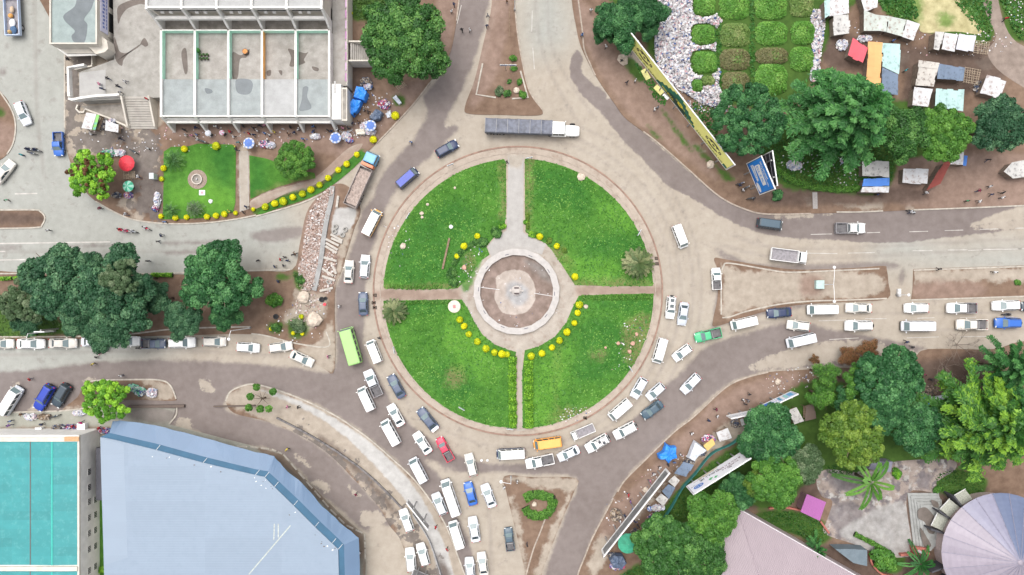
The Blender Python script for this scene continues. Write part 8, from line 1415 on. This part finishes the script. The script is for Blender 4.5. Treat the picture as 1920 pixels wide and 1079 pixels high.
def make_moto():
 r = empty('motorcycle'); r['category'] = 'motorcycle'
 for x in (-.62,.65):
  m = MB(); m.tube((x, -.05,.3),(x, .05,.3),.3,.3,16); m.tube((x, -.055,.3),(x, .055,.3),.18,.18,12,1); m.obj('wheel', [RUBBER, CHROME], r)
 MB().loft([[(x, -w_, z0),(x, w_, z0),(x, w_ * .8, z1),(x, -w_ * .8, z1)] for x, w_, z0, z1 in ((-.7,.06,.62,.75),(-.3,.13,.35,.72),(.1,.15,.3,.86),(.42,.11,.45,.92),(.55,.05,.6,.9))]).obj('tank_body', PAINT['red'], r)
 MB().box((-.38,0,.82),(.75,.26,.10)).obj('seat', BLACKP, r); MB().tube((.42,-.36,1.02),(.42,.36,1.02),.02, n=6).obj('handlebar', BLACKP, r); MB().tube((.42,0,1.0),(.65,0,.32),.045, n=6).obj('fork', CHROME, r); MB().ball((.56,0,.88),.1,8,6).obj('headlight', LAMP, r); return r
mo = make_moto(); first = True
for px, py, rz, c, rider, z, lb in ((53,280,-10, 'navy', 'navy', .03, "upper left motorcycle of the trio on the left street"),(58,287,-15, 'navy', 'dark', .03, "lower motorcycle of the trio on the left street"),(67,281,-20, 'dark', 'navy', .03, "right motorcycle of the trio on the left street"),(226,431,-20, 'red', 'red', .03, "red motorcycle with a red rider on the road below the kerb"),(237,433,-10, 'red', 'pink', .03, "red motorcycle in the middle of a trio below the kerb"),(248,434,-15, 'silver', 'white', .03, "silver motorcycle at the right of a trio below the kerb"),(273,428,-25, 'red', 'white', .03, "motorcycle right behind a trio, nearest the kerb"),(250,284,-30, 'dark', 'dark', .13, "dark motorcycle parked below the stair"),(380,265,-20, 'dark', 'dark', .13, "dark motorcycle above the garden lawn"),(1389,344,15, 'navy', 'dark', .13, "upper motorcycle beside the blue billboard"),(1399,352,25, 'dark', 'navy', .13, "middle motorcycle beside the blue billboard"),(1409,372,10, 'dark', 'white', .13, "motorcycle parked below the blue billboard"),(200,652,70, 'silver', 'blue', .03, "motorcycle squeezing past the overhanging tree"),(1890,590,0, 'blue', 'dark', .03, "motorcycle between the two lanes at the right edge"),(103,781,20, 'dark', 'red', .13, "motorcycle on the market pavement"),(1710,397,-20, 'silver', 'white', .03, "silver motorcycle at the mouth of the shack path")):
 o = dup(mo, (*W2(px, py, .8), z), R(rz), lb, 'motorcycles', 'motorcycle'); recolour(o, {'tank_body': {0: PAINT[c]}})
 p = Vector(o.location) + Matrix.Rotation(R(rz),3, 'Z') @ Vector((-.22,0,0))
 if px in (53,67,226,237,248,273,200,1890): RID = (p, rz, rider, lb, z); seen_people.setdefault('r', []).append(RID)
for ch in list(mo.children): bpy.data.objects.remove(ch)
bpy.data.objects.remove(mo)
def rider_mesh():
 V_ = [(0,0,.88),(.06,0,1.08),(.14,0,1.28),(.18,0,1.47),(.21,0,1.57),(.20,0,1.69)]; E_ = [(0,1),(1,2),(2,3),(3,4),(4,5)]; Rr = [(.15,.12),(.135,.105),(.16,.11),(.06,.06),(.11,.10),(.085,.08)]
 for s_ in (-1,1):
  for rt, pts, rr in ((0,[(.08, s_ * .12,.86),(.42, s_ * .2,.80),(.22, s_ * .19,.38),(.36, s_ * .19,.33)],(.1,.07,.05,.04)),(2,[(.14, s_ * .2,1.4),(.30, s_ * .30,1.18),(.58, s_ * .31,1.06),(.64, s_ * .31,1.05)],(.06,.047,.037,.034))):
   p = rt
   for q, r in zip(pts, rr): V_.append(q); Rr.append((r, r)); E_.append((p, len(V_) - 1)); p = len(V_) - 1
 me = bpy.data.meshes.new('rider'); me.from_pydata(V_, E_, []); o = bpy.data.objects.new('tmp', me); COL.objects.link(o); o.modifiers.new('s', 'SKIN'); u = o.modifiers.new('u', 'SUBSURF'); u.levels = 1
 for i, sv in enumerate(me.skin_vertices[0].data): sv.radius = Rr[i]; sv.use_root = (i == 0)
 out = bpy.data.meshes.new_from_object(o.evaluated_get(bpy.context.evaluated_depsgraph_get())); bpy.data.objects.remove(o); out.name = 'person'
 for _ in range(4 - len(out.materials)): out.materials.append(None)
 for p in out.polygons:
  c = p.center; p.use_smooth = True; p.material_index = 3 if c.z > 1.6 else 2 if c.z > 1.44 else 1 if c.z < .9 else 2 if c.x > .42 else 0
 return out
RM = rider_mesh()
for p, rz, col, lb, z in seen_people['r']:
 o = bpy.data.objects.new('person', RM); COL.objects.link(o); o.location = (p.x, p.y, z); o.rotation_euler.z = R(rz)
 for k, m in enumerate((PC[col], TRO[0], SKIN, HAIR)): o.material_slots[k].link = 'OBJECT'; o.material_slots[k].material = m
 tag(o, "rider in %s seated on the %s" % (col, lb), 'person', 'riders'); 
 wds = o['label'].split(); o['label'] = ' '.join(wds[:16])
